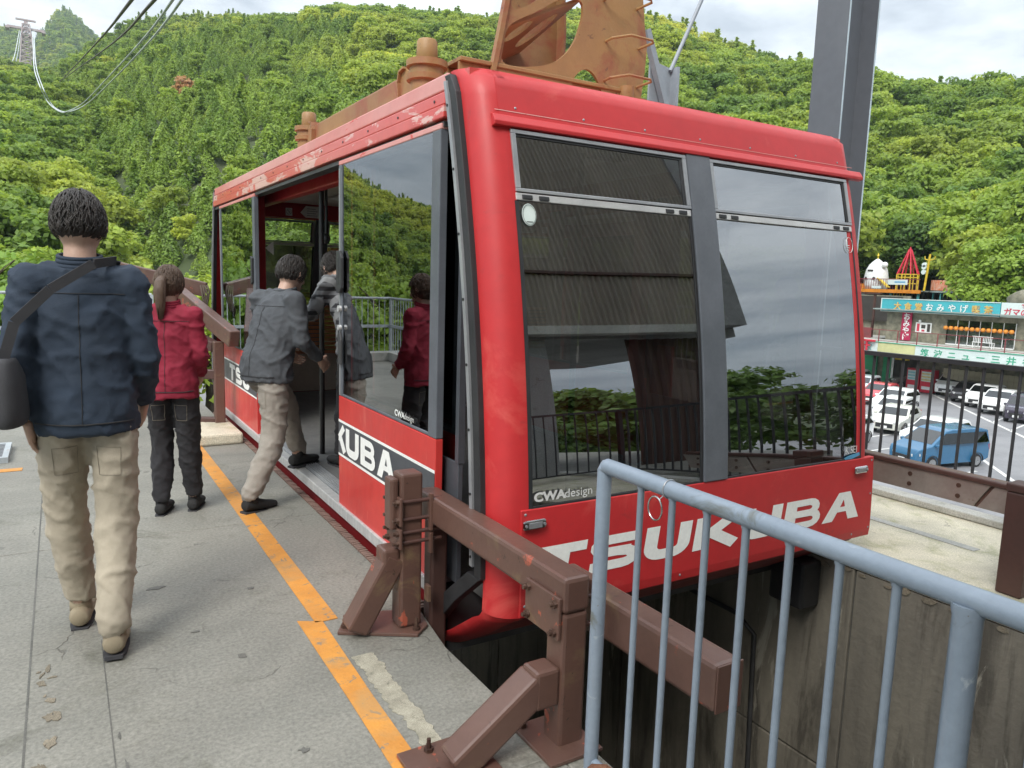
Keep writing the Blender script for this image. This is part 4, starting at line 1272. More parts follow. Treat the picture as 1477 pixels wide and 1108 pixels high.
P_('round_sticker', m, 'white_letter')

# ---- suspension frame on the roof (moves with the cabin)
DX, DY = (1.86, 3.36), (4.12, 6.50)
fr = MB()
for x in DX:
    fr.box(x - 0.03 if x < 2 else x - .0, x + .0 if x < 2 else x + .03, 4.34, 6.28, 2.49, 2.70)
    fr.box(x - .002 if x < 2 else x - .13, x + .13 if x < 2 else x + .002, 4.34, 6.28, 2.701, 2.722)
frame = P_('roof_frame', fr, 'orange_paint', bevel=0.006)
for y in DY:
    m = MB()
    m.box(2.02, 3.20, y - .09, y - .07, 2.50, 2.74); m.box(2.02, 3.20, y + .07, y + .09, 2.50, 2.74); m.box(2.02, 3.20, y - .11, y + .11, 2.741, 2.765)
    P_('cross_beam', m, 'orange_paint', bevel=0.004, parent=frame)
for x in DX:
    for y in DY:
        m = MB(); m.lathe((x, y, 2.30), [(0.095, 0.0), (0.095, 0.31), (0.115, 0.315), (0.118, .345), (.100, .35), (.100, .385), (.118, .39), (.118, .425), (.06, .432), (.062, .435), (.058, .535), (.050, .545)], 32)
        P_('damper', m, 'orange_paint', smooth=True, parent=frame)
        s_ = 1 if y < 5 else -1
        m = MB()
        pr = [(y + s_ * .10, 2.42), (y + s_ * .10, 2.60), (y + s_ * .13, 2.70), (y + s_ * .20, 2.73), (y + s_ * .27, 2.72), (y + s_ * .29, 2.66), (y + s_ * .27, 2.50), (y + s_ * .24, 2.44), (y + s_ * .20, 2.42)]
        xs_ = (x - .045, x - .015) if x < 2 else (x + .015, x + .045)
        m.prism(pr, 'yz', *xs_)
        for i in range(2, 8):
            (a, b), (c, d) = pr[i], pr[(i + 1) % 9]
            m.obox((x, a, b), (x, c, d), .16, .012, up=(1, 0, 0)) if False else None
        P_('gusset', m, 'orange_paint', bevel=0.008, parent=frame)
        m = MB()
        for q in range(3, 7):
            (a, b), (c, d) = pr[q], pr[q + 1]
            m.obox((x + (.0 if x < 2 else -.0), a, b), (x, c, d), .012, .13, up=(1, 0, 0))
        P_('gusset_edge', m, 'orange_paint', parent=frame)
# hanger arm: two big plates with webs
def plate(poly_out, hole, y0, y1):
    """plate with one hole, as a bridged ring (same point count)"""
    n = len(poly_out); m = MB()
    vs = [(x, y0, z) for x, z in poly_out] + [(x, y0, z) for x, z in hole] + [(x, y1, z) for x, z in poly_out] + [(x, y1, z) for x, z in hole]
    fs = []
    for i in range(n):
        j = (i + 1) % n
        fs += [(i, j, n + j, n + i), (2 * n + j, 2 * n + i, 3 * n + i, 3 * n + j), (i, 2 * n + i, 2 * n + j, j), (n + j, 3 * n + j, 3 * n + i, n + i)]
    return m.add(vs, fs)
YH = 4.02
def HP(px, py):      # (x, z) measured for the near plate
    return (px, py)
def fill2d(outer, holes, f, thick, bevel=0.0):
    """flat plate with holes: f(u, v, t) maps plate coordinates (t = 0 front, thick = back)"""
    c = bpy.data.curves.new('outline', 'CURVE'); c.dimensions = '2D'; c.fill_mode = 'BOTH'; c.extrude = 0.0
    for poly in [outer] + holes:
        s = c.splines.new('POLY'); s.points.add(len(poly) - 1); s.use_cyclic_u = True
        for p, q in zip(s.points, poly): p.co = (q[0], q[1], 0, 1)
    o = link(bpy.data.objects.new('outline_tmp', c))
    dg = bpy.context.evaluated_depsgraph_get(); me = bpy.data.meshes.new_from_object(o.evaluated_get(dg))
    mb = MB()
    vs = [(v.co.x, v.co.y) for v in me.vertices]; fs = [tuple(p.vertices) for p in me.polygons]
    mb.add([f(u, v, 0) for u, v in vs], fs); mb.add([f(u, v, thick) for u, v in vs], [t[::-1] for t in fs])
    for poly in [outer] + holes:
        n = len(poly)
        mb.add([f(u, v, 0) for u, v in poly] + [f(u, v, thick) for u, v in poly], [(i, (i + 1) % n, n + (i + 1) % n, n + i) for i in range(n)])
    bpy.data.objects.remove(o); bpy.data.curves.remove(c); bpy.data.meshes.remove(me)
    return mb
def smoothpoly(pts, it=2):
    for _ in range(it):
        q = []
        for a, b in zip(pts, pts[1:] + pts[:1]):
            q += [(a[0] * .75 + b[0] * .25, a[1] * .75 + b[1] * .25), (a[0] * .25 + b[0] * .75, a[1] * .25 + b[1] * .75)]
        pts = q
    return pts
def ell(cx, cy, rx, ry, n=24):
    return [(cx + rx * math.cos(2 * math.pi * k / n), cy + ry * math.sin(2 * math.pi * k / n)) for k in range(n)]
out1 = [(2.20, 2.52), (2.215, 2.70), (2.228, 2.76), (2.262, 2.93), (2.30, 3.13), (2.42, 3.70), (2.56, 4.30), (2.62, 5.2), (3.10, 5.2), (3.16, 4.30), (3.27, 3.70), (3.345, 3.34), (3.372, 3.17), (3.398, 3.06), (3.39, 2.90), (3.37, 2.74), (3.36, 2.52)]
hole1 = smoothpoly([(2.283, 2.762), (2.305, 2.866), (2.321, 2.975), (2.40, 3.035), (2.55, 3.115), (2.69, 3.215), (2.86, 3.245), (2.872, 3.157), (2.848, 3.07), (2.815, 2.983), (2.739, 2.885), (2.64, 2.82), (2.475, 2.775)])
hole2 = smoothpoly([(2.80, 2.66), (2.81, 2.75), (2.84, 2.80), (2.90, 2.84), (2.96, 2.83), (3.01, 2.78), (3.04, 2.72), (3.04, 2.66)])
hole3 = smoothpoly([(2.345, 3.14), (2.352, 3.09), (2.40, 3.088), (2.54, 3.175), (2.66, 3.29), (2.74, 3.34), (2.74, 3.62), (2.55, 3.72), (2.46, 3.66)])
Yn, Yr = 4.02, 4.78
m = fill2d(out1, [hole1, hole2, hole3], lambda u, v, t: (u, Yn + t, v), 0.022)
hang = P_('hanger_arm', m, 'orange_paint')
out2 = [(max(2.74, min(x, 3.215)) if z < 5 else x, z) for x, z in out1]
m = fill2d(out2, [], lambda u, v, t: (u, Yr + t, v), 0.022)
P_('hanger_plate', m, 'orange_paint', parent=hang)
# webs along the edge of the opening, with two oval lightening holes in the upper one
p0, p1 = Vector((2.325, 0, 2.985)), Vector((2.87, 0, 3.252)); wd = (p1 - p0); wl = wd.length; wd.normalize(); wn_ = Vector((-wd.z, 0, wd.x))
def wf(u, v, t):
    q = p0 + wd * u + wn_ * t; return (q.x, v, q.z - (v - Yn) * .20)
m = fill2d([(0, Yn + .024), (wl, Yn + .024), (wl, Yr - .002), (.40, Yr - .002)], [ell(.215, 4.22, .075, .13), ell(.46, 4.36, .085, .22)], wf, 0.018)
P_('web_plate', m, 'orange_paint', parent=hang)
def strip(pts, w0, w1, th, name='web_plate'):
    m = MB()
    for a, b in zip(pts, pts[1:]):
        va = Vector((a[0], 0, a[1])); vb = Vector((b[0], 0, b[1])); d = (vb - va).normalized(); n_ = Vector((-d.z, 0, d.x)) * th
        m.add([(va.x, w0, va.z), (vb.x, w0, vb.z), (vb.x, w1, vb.z), (va.x, w1, va.z), (va.x + n_.x, w0, va.z + n_.z), (vb.x + n_.x, w0, vb.z + n_.z), (vb.x + n_.x, w1, vb.z + n_.z), (va.x + n_.x, w1, va.z + n_.z)],
              [(0, 1, 2, 3), (7, 6, 5, 4), (0, 4, 5, 1), (2, 6, 7, 3), (1, 5, 6, 2), (3, 7, 4, 0)])
    return P_(name, m, 'orange_paint', parent=hang)
strip([(2.286, 2.78), (2.303, 2.866), (2.322, 2.975)], Yn + .024, Yn + .07, 0.016)
strip([(3.36, 2.55), (3.372, 2.74), (3.388, 2.90), (3.396, 3.06), (3.370, 3.17), (3.343, 3.34), (3.268, 3.70), (3.158, 4.30)], Yn + .024, Yn + .20, 0.016, 'edge_flange')
strip([(3.175, 2.60), (3.195, 2.90), (3.20, 3.30), (3.15, 3.9)], Yr - .10, Yr - .002, 0.016, 'edge_flange')
strip([(2.215, 2.70), (2.262, 2.93), (2.30, 3.13), (2.42, 3.70), (2.56, 4.30)][::-1], Yn - .02, Yn - .001, 0.03, 'edge_flange')
for zz in (2.80, 3.04, 3.28, 3.52, 3.76):
    x_ = 3.385 if zz < 3.2 else 3.385 - (zz - 3.1) * 0.17
    m = MB(); m.tube([(x_ - .33, Yn - .002, zz - .01), (x_ - .32, Yn - .05, zz), (x_ - .22, Yn - .115, zz + .02), (x_ - .05, Yn - .125, zz + .015), (x_ - .02, Yn - .10, zz + .012), (x_ - .06, Yn - .002, zz - .01)], 0.0085, 8)
    P_('rung', m, 'orange_paint', smooth=True, parent=hang)
m = MB(); m.cyl((3.24, Yn - .001, 2.70), (3.24, Yn - .001, 2.78), .05, 16); P_('boss', m, 'orange_paint', parent=hang, smooth=True)
# centre post that carries the arm up to the rope carriage, out of the picture
m = MB(); m.box(2.62, 3.10, Yn + .024, Yr - .002, 4.4, 5.2); m.box(2.45, 3.2, 3.4, 5.4, 5.2, 5.5)
P_('rope_carriage', m, 'orange_paint', parent=hang)
# ------------------------------------------------------------------ brown guide barriers
def hexbolt(mb, p, d, r=0.014, l=0.012):
    p = Vector(p); d = Vector(d).normalized()
    mb.tube([p, p + d * l], r, 6)
    mb.tube([p + d * l, p + d * (l + .012)], r * .55, 8)
bar = thing('guide_barrier', (1.30, 2.4, 0), 'brown steel guide barrier bolted to the platform in front of the cabin, two staggered beams', 'barrier')
def B_(name, mb, mat='brown_paint', bevel=0.012, parent=None, smooth=False):
    return obj(name, mb, mat, parent or bar, bevel=bevel, smooth=smooth)
m = MB(); m.box(1.175, 1.275, 2.80, 2.90, 0.016, 0.690); m.box(1.135, 1.172, 2.815, 2.895, 0.45, 0.672)
B_('post', m)
m = MB(); m.prism([(0.935, 2.90), (1.225, 2.725), (1.30, 2.79), (1.33, 2.95), (1.03, 3.06)], 'xy', 0.002, 0.016)
bp = B_('base_plate', m, bevel=0.002)
m = MB(); m.obox((0.995, 2.865, 0.03), (1.165, 2.85, 0.335), 0.10, 0.10, up=(0, 1, 0)); B_('brace', m)
m = MB(); m.box(1.10, 1.174, 2.802, 2.898, 0.27, 0.375); B_('brace_head', m)
m = MB()
for (x, y) in ((0.975, 2.925), (1.235, 2.765), (1.13, 3.0), (1.02, 2.86)):
    hexbolt(m, (x, y, 0.016), (0, 0, 1), .016, .014); m.cyl((x, y, .016), (x, y, .07), .007, 8)
B_('bolt', m, 'bolt_steel', 0, parent=bp)
# clamp plates and through bolts
def clamp(x, y0, y1, z0, z1, xb, n2=True):
    m = MB(); m.box(x - .012, x, y0, y1, z0, z1); c = B_('clamp_plate', m, bevel=0.003)
    m = MB()
    for y in (y0 + .022, y1 - .022):
        for z in (z0 + .022, z1 - .022):
            hexbolt(m, (x - .012, y, z), (-1, 0, 0))
    B_('bolt', m, 'bolt_steel', 0, parent=c)
    m = MB()
    for z in (z0 + .022, z1 - .022):
        m.cyl((x - .004, y0 + .022, z), (xb + .03, y0 + .022, z), .0085, 10)
    B_('tie_rod', m, 'brown_dark', 0, parent=c, smooth=True)
clamp(1.173, 2.775, 2.925, 0.475, 0.595, 1.33)
clamp(1.173, 2.775, 2.925, 0.375, 0.462, 1.33)
m = MB(); m.box(1.31, 1.41, 1.805, 2.955, 0.462, 0.580); B_('beam', m, bevel=0.014)
m = MB(); m.box(1.298, 1.312, 2.775, 2.80, 0.44, 0.60); m.box(1.298, 1.312, 2.775, 2.80, 0.34, 0.43) ; m.box(1.285, 1.30, 2.76, 2.80, 0.13, 0.20); B_('cleat', m, bevel=0.002)
m = MB(); m.box(1.33, 1.41, 2.83, 2.91, -0.35, 0.461); B_('hanger_post', m, 'brown_dark')
m = MB(); m.box(1.312, 1.408, 1.808, 1.905, 0.002, 0.461); B_('post', m)
m = MB(); m.box(1.24, 1.44, 1.74, 1.98, 0.0015, 0.014); m.box(0.84, 1.10, 1.80, 2.02, 0.0045, 0.018); bp2 = B_('base_plate', m, bevel=0.002)
m = MB(); m.obox((0.965, 1.87, 0.03), (1.255, 1.862, 0.235), 0.10, 0.10, up=(0, 1, 0)); B_('brace', m)
m = MB(); m.box(1.22, 1.311, 1.812, 1.902, 0.155, 0.285); B_('brace_head', m)
m = MB()
for (x, y) in ((0.935, 1.985), (0.90, 1.84), (1.27, 1.96)):
    hexbolt(m, (x, y, 0.016), (0, 0, 1), .016, .014); m.cyl((x, y, .016), (x, y, .06), .007, 8)
B_('bolt', m, 'bolt_steel', 0, parent=bp2)
clamp(1.309, 1.815, 2.015, 0.375, 0.515, 1.45)
m = MB(); m.box(1.46, 1.56, 1.31, 2.10, 0.355, 0.495); B_('beam', m, bevel=0.014)
m = MB(); m.box(1.461, 1.559, 1.304, 1.3095, 0.356, 0.494); B_('end_cap', m, bevel=0.003)
m = MB(); m.box(1.445, 1.459, 1.83, 1.87, 0.36, 0.54); B_('cleat', m, bevel=0.002)

# far barrier near the rear end of the cabin
b2 = thing('guide_barrier', (1.25, 7.4, 0), 'brown steel guide barrier beyond the passengers at the far end of the berth', 'barrier')
def C_(name, mb, mat='brown_paint', bevel=0.01): return obj(name, mb, mat, b2, bevel=bevel)
m = MB(); m.box(1.19, 1.28, 7.28, 7.37, 0.002, 0.86); C_('post', m)
m = MB(); m.box(1.05, 1.14, 7.86, 7.95, 0.002, 1.02); C_('post', m)
m = MB(); m.obox((1.33, 7.05, 0.90), (1.03, 8.30, 1.27), 0.10, 0.15); C_('beam', m)
m = MB(); m.obox((1.30, 8.36, 1.31), (0.50, 8.62, 1.50), 0.10, 0.15, up=(0, 0, 1)); C_('beam', m)
m = MB(); m.obox((1.22, 7.40, 0.80), (1.02, 7.9, 0.92), 0.08, 0.10); C_('cross_bar', m, 'brown_dark')
m = MB(); m.obox((1.24, 7.33, 0.55), (0.72, 7.60, 0.55), 0.06, 0.09); C_('cross_bar', m, 'brown_dark')
m = MB(); m.obox((1.24, 7.33, 0.10), (0.72, 7.60, 0.10), 0.06, 0.09); C_('cross_bar', m, 'brown_dark')
m = MB(); m.box(0.56, 0.66, 8.42, 8.52, 0.002, 1.36); C_('post', m)
m = MB()
for p in ((0.50, 8.49, 1.41), (0.56, 8.475, 1.45)): hexbolt(m, p, (0, -1, 0), .016)
for p in ((1.12, 7.62, 1.10), (1.13, 7.60, 1.02)): hexbolt(m, p, (-1, -.2, 0), .018, .03)
C_('bolt', m, 'bolt_steel', 0)
m = MB(); m.box(0.94, 1.02, 7.55, 7.75, .95, .985); C_('cleat', m, 'brown_dark')
m = MB(); r_ = random.Random(3)
for k in range(4): m.tube([(1.24 + .02 * k, 8.28, 1.36), (1.26 + .02 * k, 8.26, 1.20 + .03 * k), (1.22 + .02 * k, 8.25, 1.10), (1.24, 8.27, 1.02 + .02 * k)], .010, 7)
obj('knotted_cloth', m, 'bark', origin=(1.25, 8.27, 1.1), label='faded brown cloth tied around the end of the far brown barrier', cat='cloth', smooth='all')

# barrier on the far platform, seen from its wear-strip side
b3 = thing('guide_barrier', (4.2, 2.2, 0), 'brown guide barrier with pale wear strips across the berth on the right-hand platform', 'barrier')
def D_(name, mb, mat='brown_paint', bevel=0.008, parent=None): return obj(name, mb, mat, parent or b3, bevel=bevel)
m = MB(); m.box(4.26, 4.36, 0.4, 4.2, 0.345, 0.505); beam3 = D_('beam', m)
m = MB(); m.box(4.23, 4.262, 0.4, 4.2, 0.485, 0.515); D_('lip', m, 'brown_dark', parent=beam3)
ws = [(0.40, 1.21), (1.22, 2.03), (2.04, 2.86), (2.87, 3.70)]
for a, b in ws:
    m = MB(); m.prism([(a + .045, 0.350), (b + .035, 0.350), (b - .045, 0.484), (a - .035, 0.484)], 'yz', 4.243, 4.2595); w_ = D_('wear_strip', m, 'wear_strip', 0.003, beam3)
    m = MB()
    n_ = 3
    for k in range(n_):
        y = a + .13 + k * (b - a - .26) / (n_ - 1)
        for z in (.387, .447): m.cyl((4.243, y, z), (4.239, y, z), .013, 12)
    D_('bolt', m, 'bolt_steel', 0, w_)
m = MB(); m.box(4.03, 4.14, 1.71, 1.83, 0.002, 0.53); m.box(4.025, 4.145, 1.705, 1.835, 0.531, 0.575); D_('post', m, 'brown_dark')
m = MB(); m.box(4.141, 4.258, 1.74, 1.80, 0.40, 0.47); D_('cleat', m)
m = MB(); m.box(4.27, 4.35, 3.5, 3.58, 0.002, 0.344); D_('post', m, 'brown_dark')

# ------------------------------------------------------------------ blue-grey handrail in the foreground
rail = thing('handrail', (1.32, 0.6, 0), 'blue-grey painted tubular handrail with upright bars in the right foreground', 'handrail')
XR_ = 1.32
m = MB(); m.tube([(XR_, 1.640, 0.965), (XR_, 1.655, .978), (XR_, 1.640, 0.982), (XR_, 0.9, 0.982), (XR_, -1.6, 0.982)][2:], 0.0225, 20)
def H_(name, mb, mat='blue_rail', parent=None, smooth=True): return obj(name, mb, mat, parent or rail, smooth=smooth)
H_('top_rail', m)
m = MB(); m.tube([(XR_, 1.645, 0.995), (XR_, 1.650, 0.97), (XR_, 1.650, 0.5), (XR_, 1.650, -0.02)], [.012, .0215, .0215, .0215], 20); H_('post', m)
m = MB(); m.lathe((XR_, 1.645, 0.975), [(0.001, -.0225), (.016, -.016), (.0226, 0), (.016, .016), (.001, .0225)], 20); H_('rail_end', m)
for y in (0.635, -0.40, -1.45):
    m = MB(); m.tube([(XR_, y, 0.972), (XR_, y, 0.958), (XR_, y, 0.948), (XR_, y, -0.02)], [.0285, .0275, .0245, .0245], 20); H_('post', m)
bl = None
ys_b = [1.49 - .121 * k for k in range(7)] + [0.635 - .121 * k for k in range(1, 8)]
for y in ys_b:
    if bl is None:
        m = MB(); m.tube([(XR_, y, 0.966), (XR_, y, 0.957), (XR_, y, 0.952), (XR_, y, 0.08), (XR_, y, 0.066)], [.0135, .0115, .0093, .0093, .0125], 12); bl = H_('baluster', m)
    else:
        share(bl, 'baluster', wloc(bl) + Vector((0, y - ys_b[0], 0)), rail)
m = MB(); m.tube([(XR_, 1.64, 0.065), (XR_, -1.5, 0.065)], 0.014, 12); H_('bottom_rail', m)
# wire ring
m = MB()
cz, cy = 0.925, 1.400
N = 40
pts = [(XR_ - .030, cy + .026 * math.cos(2 * math.pi * k / N), 0.930 + .031 * math.sin(2 * math.pi * k / N)) for k in range(N + 1)]
m.tube(pts, .0022, 8)
wr = obj('wire_ring', m, 'steel_plain', origin=(XR_, cy, .93), smooth=True, label='small bright steel ring hanging from the blue-grey handrail', cat='ring')
m = MB(); pts = [(XR_ + .0235 * math.cos(2 * math.pi * k / 24), 1.382, 0.982 + .0245 * math.sin(2 * math.pi * k / 24)) for k in range(25)]
m.tube(pts, .0017, 6); m.tube([(XR_ - .018, 1.384, .966), (XR_ - .026, 1.39, .955), (XR_ - .032, 1.394, .961)], .0017, 6)
obj('wire_loop', m, 'alu_dull', wr, smooth=True)
# rusty latch at the foot of the rail
m = MB(); m.tube([(1.285, 1.63, .035), (1.29, 1.60, .075), (1.31, 1.565, .088), (1.335, 1.545, .07), (1.35, 1.55, -.01)], [.013, .014, .014, .013, .013], 10)
lt_ = obj('rusty_latch', m, 'rust', origin=(1.31, 1.58, 0), smooth=True, label='small bent rusty latch handle at the foot of the blue-grey handrail', cat='latch')

# ------------------------------------------------------------------ black railing on the far platform (and round the back)
def railing(name, p0, p1, h, label, mat, rt=.022, rb=.0085, sp=.112, posts=1.35, cat='railing', low=0.10, zbase=0.0, skip=None, midbar=None, flat=False):
    p0 = Vector((p0[0], p0[1], zbase)); p1 = Vector((p1[0], p1[1], zbase)); L_ = (p1 - p0).length; d = (p1 - p0) / L_
    t = thing(name, tuple(p0), label, cat)
    m = MB()
    if flat: m.obox(p0 + Vector((0, 0, h)), p1 + Vector((0, 0, h)), .055, .032)
    else: m.tube([p0 + Vector((0, 0, h)), p1 + Vector((0, 0, h))], rt, 12)
    obj('top_rail', m, mat, t, smooth=not flat)
    m = MB(); m.obox(p0 + Vector((0, 0, low)), p1 + Vector((0, 0, low)), .03, .02); obj('bottom_rail', m, mat, t)
    if midbar:
        m = MB(); m.obox(p0 + Vector((0, 0, midbar)), p1 + Vector((0, 0, midbar)), .03, .05); obj('mid_rail', m, mat, t)
    n_ = int(L_ / posts); po = None
    for k in range(n_ + 1):
        q = p0 + d * (L_ * k / n_)
        if po is None:
            m = MB(); m.obox(q, q + Vector((0, 0, h)), .045, .045); po = obj('post', m, mat, t)
        else: share(po, 'post', wloc(po) + d * (L_ * k / n_), t)
    n_ = int(L_ / sp); ba = None
    for k in range(1, n_):
        q = p0 + d * (L_ * k / n_)
        if ba is None:
            m = MB(); m.tube([q + Vector((0, 0, low)), q + Vector((0, 0, h))], rb, 8, cap=False); ba = obj('baluster', m, mat, t, smooth=True); q0 = q
        else: share(ba, 'baluster', wloc(ba) + (q - q0), t)
    return t
railing('railing', (5.36, 13.8), (5.36, -1.7), 1.03, 'black metal railing along the outer edge of the right-hand platform above the car park', 'black_rail', flat=True, rb=.011, sp=.114, posts=5.6)
railing('railing', (5.36, -1.7), (1.45, -1.7), 1.03, 'black metal railing closing the end of the berth behind the photographer', 'black_rail', flat=True, sp=.125, posts=1.9)
railing('railing', (-2.35, -3.0), (-2.35, 12.7), 1.12, 'pale grey tubular railing along the left edge of the boarding platform', 'grey_rail', rb=.0095, sp=.13, posts=2.0, zbase=0.0, midbar=.62)
railing('railing', (-2.35, 12.75), (1.2, 12.75), 1.12, 'pale grey tubular railing across the far end of the boarding platform', 'grey_rail', rb=.0095, sp=.13, posts=1.7, midbar=.62)
# thin bumper bracket on the pit wall below the nose
m = MB(); m.box(3.58, 3.744, 2.62, 2.86, -.34, -.06)
obj('buffer_block', m, 'black_rubber', origin=(3.66, 2.74, -.2), bevel=.02, label='black rubber buffer block on the pit wall under the cabin nose', cat='buffer')

# ------------------------------------------------------------------ steel column and gusset beyond the right-hand platform
col = thing('steel_column', (7.0, 5.6, -6.5), 'tall blue-grey steel H-section column rising behind the cable car on the right', 'column')
xc0, xc1, yc0, yc1 = 6.80, 7.28, 5.02, 5.40
m = MB(); m.box(xc0, xc0 + .022, yc0, yc1, -6.5, 9.0); obj('flange', m, 'steel_column', col, bevel=.002)
m = MB(); m.box(xc1 - .022, xc1, yc0, yc1, -6.5, 9.0); obj('flange', m, 'steel_column', col, bevel=.002)
m = MB(); m.box(xc0 + .023, xc1 - .023, yc0 + .18, yc0 + .20, -6.5, 9.0); obj('web', m, 'steel_column', col)
m = MB(); m.box(xc0 + .001, xc0 + .021, yc0 - .003, yc0 - .0002, -6.5, 9.0); m.box(xc1 - .021, xc1 - .001, yc0 - .003, yc0 - .0002, -6.5, 9.0); obj('edge', m, 'steel_edge', col)
br = thing('rope_anchor', (5.4, 6.2, 0), 'grey steel gusset with an inclined rod behind the hanger arm', 'steel bracket')
m = MB(); m.prism([(5.17, 2.4), (5.46, 2.4), (5.45, 3.69), (5.17, 3.735)], 'xz', 6.05, 6.075); obj('gusset', m, 'bracket_grey', br, bevel=.002)
m = MB(); m.obox((5.05, 6.0, 3.98), (5.50, 6.0, 2.95), .07, .06); obj('rib', m, 'bracket_grey', br)
m = MB(); m.prism([(5.445, 2.4), (5.475, 2.4), (5.475, 3.69), (5.445, 3.69)], 'xz', 5.95, 6.2); obj('flange', m, 'bracket_grey', br)
m = MB(); m.tube([(5.42, 6.03, 3.66), (5.83, 6.03, 4.50), (6.3, 6.03, 5.5)], .020, 10); obj('rod', m, 'bracket_grey', br, smooth=True)
m = MB(); m.box(5.18, 5.46, 6.0, 6.12, 0.002, 2.4); obj('leg', m, 'bracket_grey', br)

# ------------------------------------------------------------------ station building behind the photographer (seen in the window reflections)
sb_ = thing('station_building', (1.0, -6, 0), 'station building with brown corrugated cladding behind the photographer, seen mirrored in the cabin windows', 'building')
def S_(n_, mb, mat, **k): return obj(n_, mb, mat, sb_, **k)
m = MB()
nx = 300; x0, x1 = -2.36, 8.00
xs = [x0 + (x1 - x0) * k / (nx * 4) for k in range(nx * 4 + 1)]
# trapezoid ribs
def rib(k): return [0.0, 0.0, -0.045, -0.045][k % 4]
pr = [(x0 + (x1 - x0) * k / 544, -2.22 + rib(k) * .55) for k in range(545)]
for z0, z1 in ((2.55, 3.5), (3.56, 8.5)):
    m.add([(x, y, z0) for x, y in pr] + [(x, y, z1) for x, y in pr], [(k, k + 1, 545 + k + 1, 545 + k) for k in range(544)])
S_('cladding', m, 'corrugated')
m = MB(); m.box(-2.36, 8.0, -2.26, -2.18, 3.505, 3.555); S_('trim_strip', m, 'brown_dark')
m = MB(); m.box(-2.4, 8.0, -2.35, -2.16, 2.40, 2.545); S_('fascia', m, 'pale_concrete')
m = MB(); m.box(8.005, 8.5, -2.4, -2.18, 2.551, 8.6); S_('corner_fascia', m, 'wall_render')
m = MB(); m.box(-2.4, 8.5, -6.2, -2.42, 2.36, 2.55); m.box(-2.4, 8.5, -6.2, -2.42, 8.4, 8.6); S_('roof', m, 'wall_render')
m = MB(); m.box(-2.4, 5.15, -2.6, -2.42, 0.0, 2.355); S_('wall', m, 'wall_render')
m = MB(); m.box(-2.4, -2.2, -6.2, -2.42, 2.551, 8.39); m.box(8.3, 8.5, -6.2, -2.42, 2.551, 8.39); m.box(-2.19, 8.29, -6.2, -6.0, 2.551, 8.39); S_('wall', m, 'wall_render')
m = MB()
pr = [(6.25 + 1.6 * k / 44, -2.5 + rib(k)) for k in range(45)]
m.add([(x, y, 0) for x, y in pr] + [(x, y, 2.355) for x, y in pr], [(k, k + 1, 45 + k + 1, 45 + k) for k in range(44)])
S_('cladding', m, 'brown_dark')
m = MB(); m.box(-2.55, 8.5, -8.0, -3.62, -0.4, -0.022); m.box(5.47, 8.5, -3.61, -1.4, -0.4, -0.002); m.box(3.9, 5.46, -3.61, -3.41, -0.4, -0.002); S_('floor_slab', m, 'platform_concrete')
# ------------------------------------------------------------------ people
def loft(mb, path, n=18, cap=True):
    """path: list of (point, rx, ry, twist-axis x vector) ; closed elliptical rings joined"""
    rings = []
    for i, (p, rx, ry) in enumerate(path):
        p = Vector(p)
        a = Vector(path[max(i - 1, 0)][0]); b = Vector(path[min(i + 1, len(path) - 1)][0])
        d = (b - a).normalized()
        ax = Vector((1, 0, 0)); ax = ax - d * ax.dot(d)
        if ax.length < .15: ax = Vector((0, 1, 0)) - d * d.y
        ax.normalize(); ay = d.cross(ax)
        rings.append([p + ax * (rx * math.cos(2 * math.pi * k / n)) + ay * (ry * math.sin(2 * math.pi * k / n)) for k in range(n)])
    vs = [q for r in rings for q in r]; N = len(rings)
    fs = [(i * n + k, i * n + (k + 1) % n, (i + 1) * n + (k + 1) % n, (i + 1) * n + k) for i in range(N - 1) for k in range(n)]
    fs += [tuple(range(n - 1, -1, -1)), tuple((N - 1) * n + k for k in range(n))]
    mb.add(vs, fs)
def ball(mb, c, rx, ry, rz, nu=16, nv=12, fn=None):
    c = Vector(c); vs = []
    for j in range(nv + 1):
        ph = -math.pi / 2 + math.pi * j / nv
        for k in range(nu):
            a = 2 * math.pi * k / nu
            q = Vector((math.cos(a) * math.cos(ph), math.sin(a) * math.cos(ph), math.sin(ph)))
            p = Vector((q.x * rx, q.y * ry, q.z * rz))
            if fn: p = fn(q, p)
            vs.append(c + p)
    fs = [(j * nu + k, j * nu + (k + 1) % nu, (j + 1) * nu + (k + 1) % nu, (j + 1) * nu + k) for j in range(nv) for k in range(nu)]
    mb.add(vs, fs)
def interp_path(pts, n):
    """pts: list of (vec, rx, ry): resample smoothly (Catmull-Rom)"""
    P = [(Vector(p), rx, ry) for p, rx, ry in pts]; out = []
    for i in range(len(P) - 1):
        p0 = P[max(i - 1, 0)]; p1 = P[i]; p2 = P[i + 1]; p3 = P[min(i + 2, len(P) - 1)]
        for k in range(n):
            t = k / n; t2 = t * t; t3 = t2 * t
            q = 0.5 * ((2 * p1[0]) + (p2[0] - p0[0]) * t + (2 * p0[0] - 5 * p1[0] + 4 * p2[0] - p3[0]) * t2 + (3 * p1[0] - p0[0] - 3 * p2[0] + p3[0]) * t3)
            out.append((q, p1[1] + (p2[1] - p1[1]) * t, p1[2] + (p2[2] - p1[2]) * t))
    out.append(P[-1]); return out
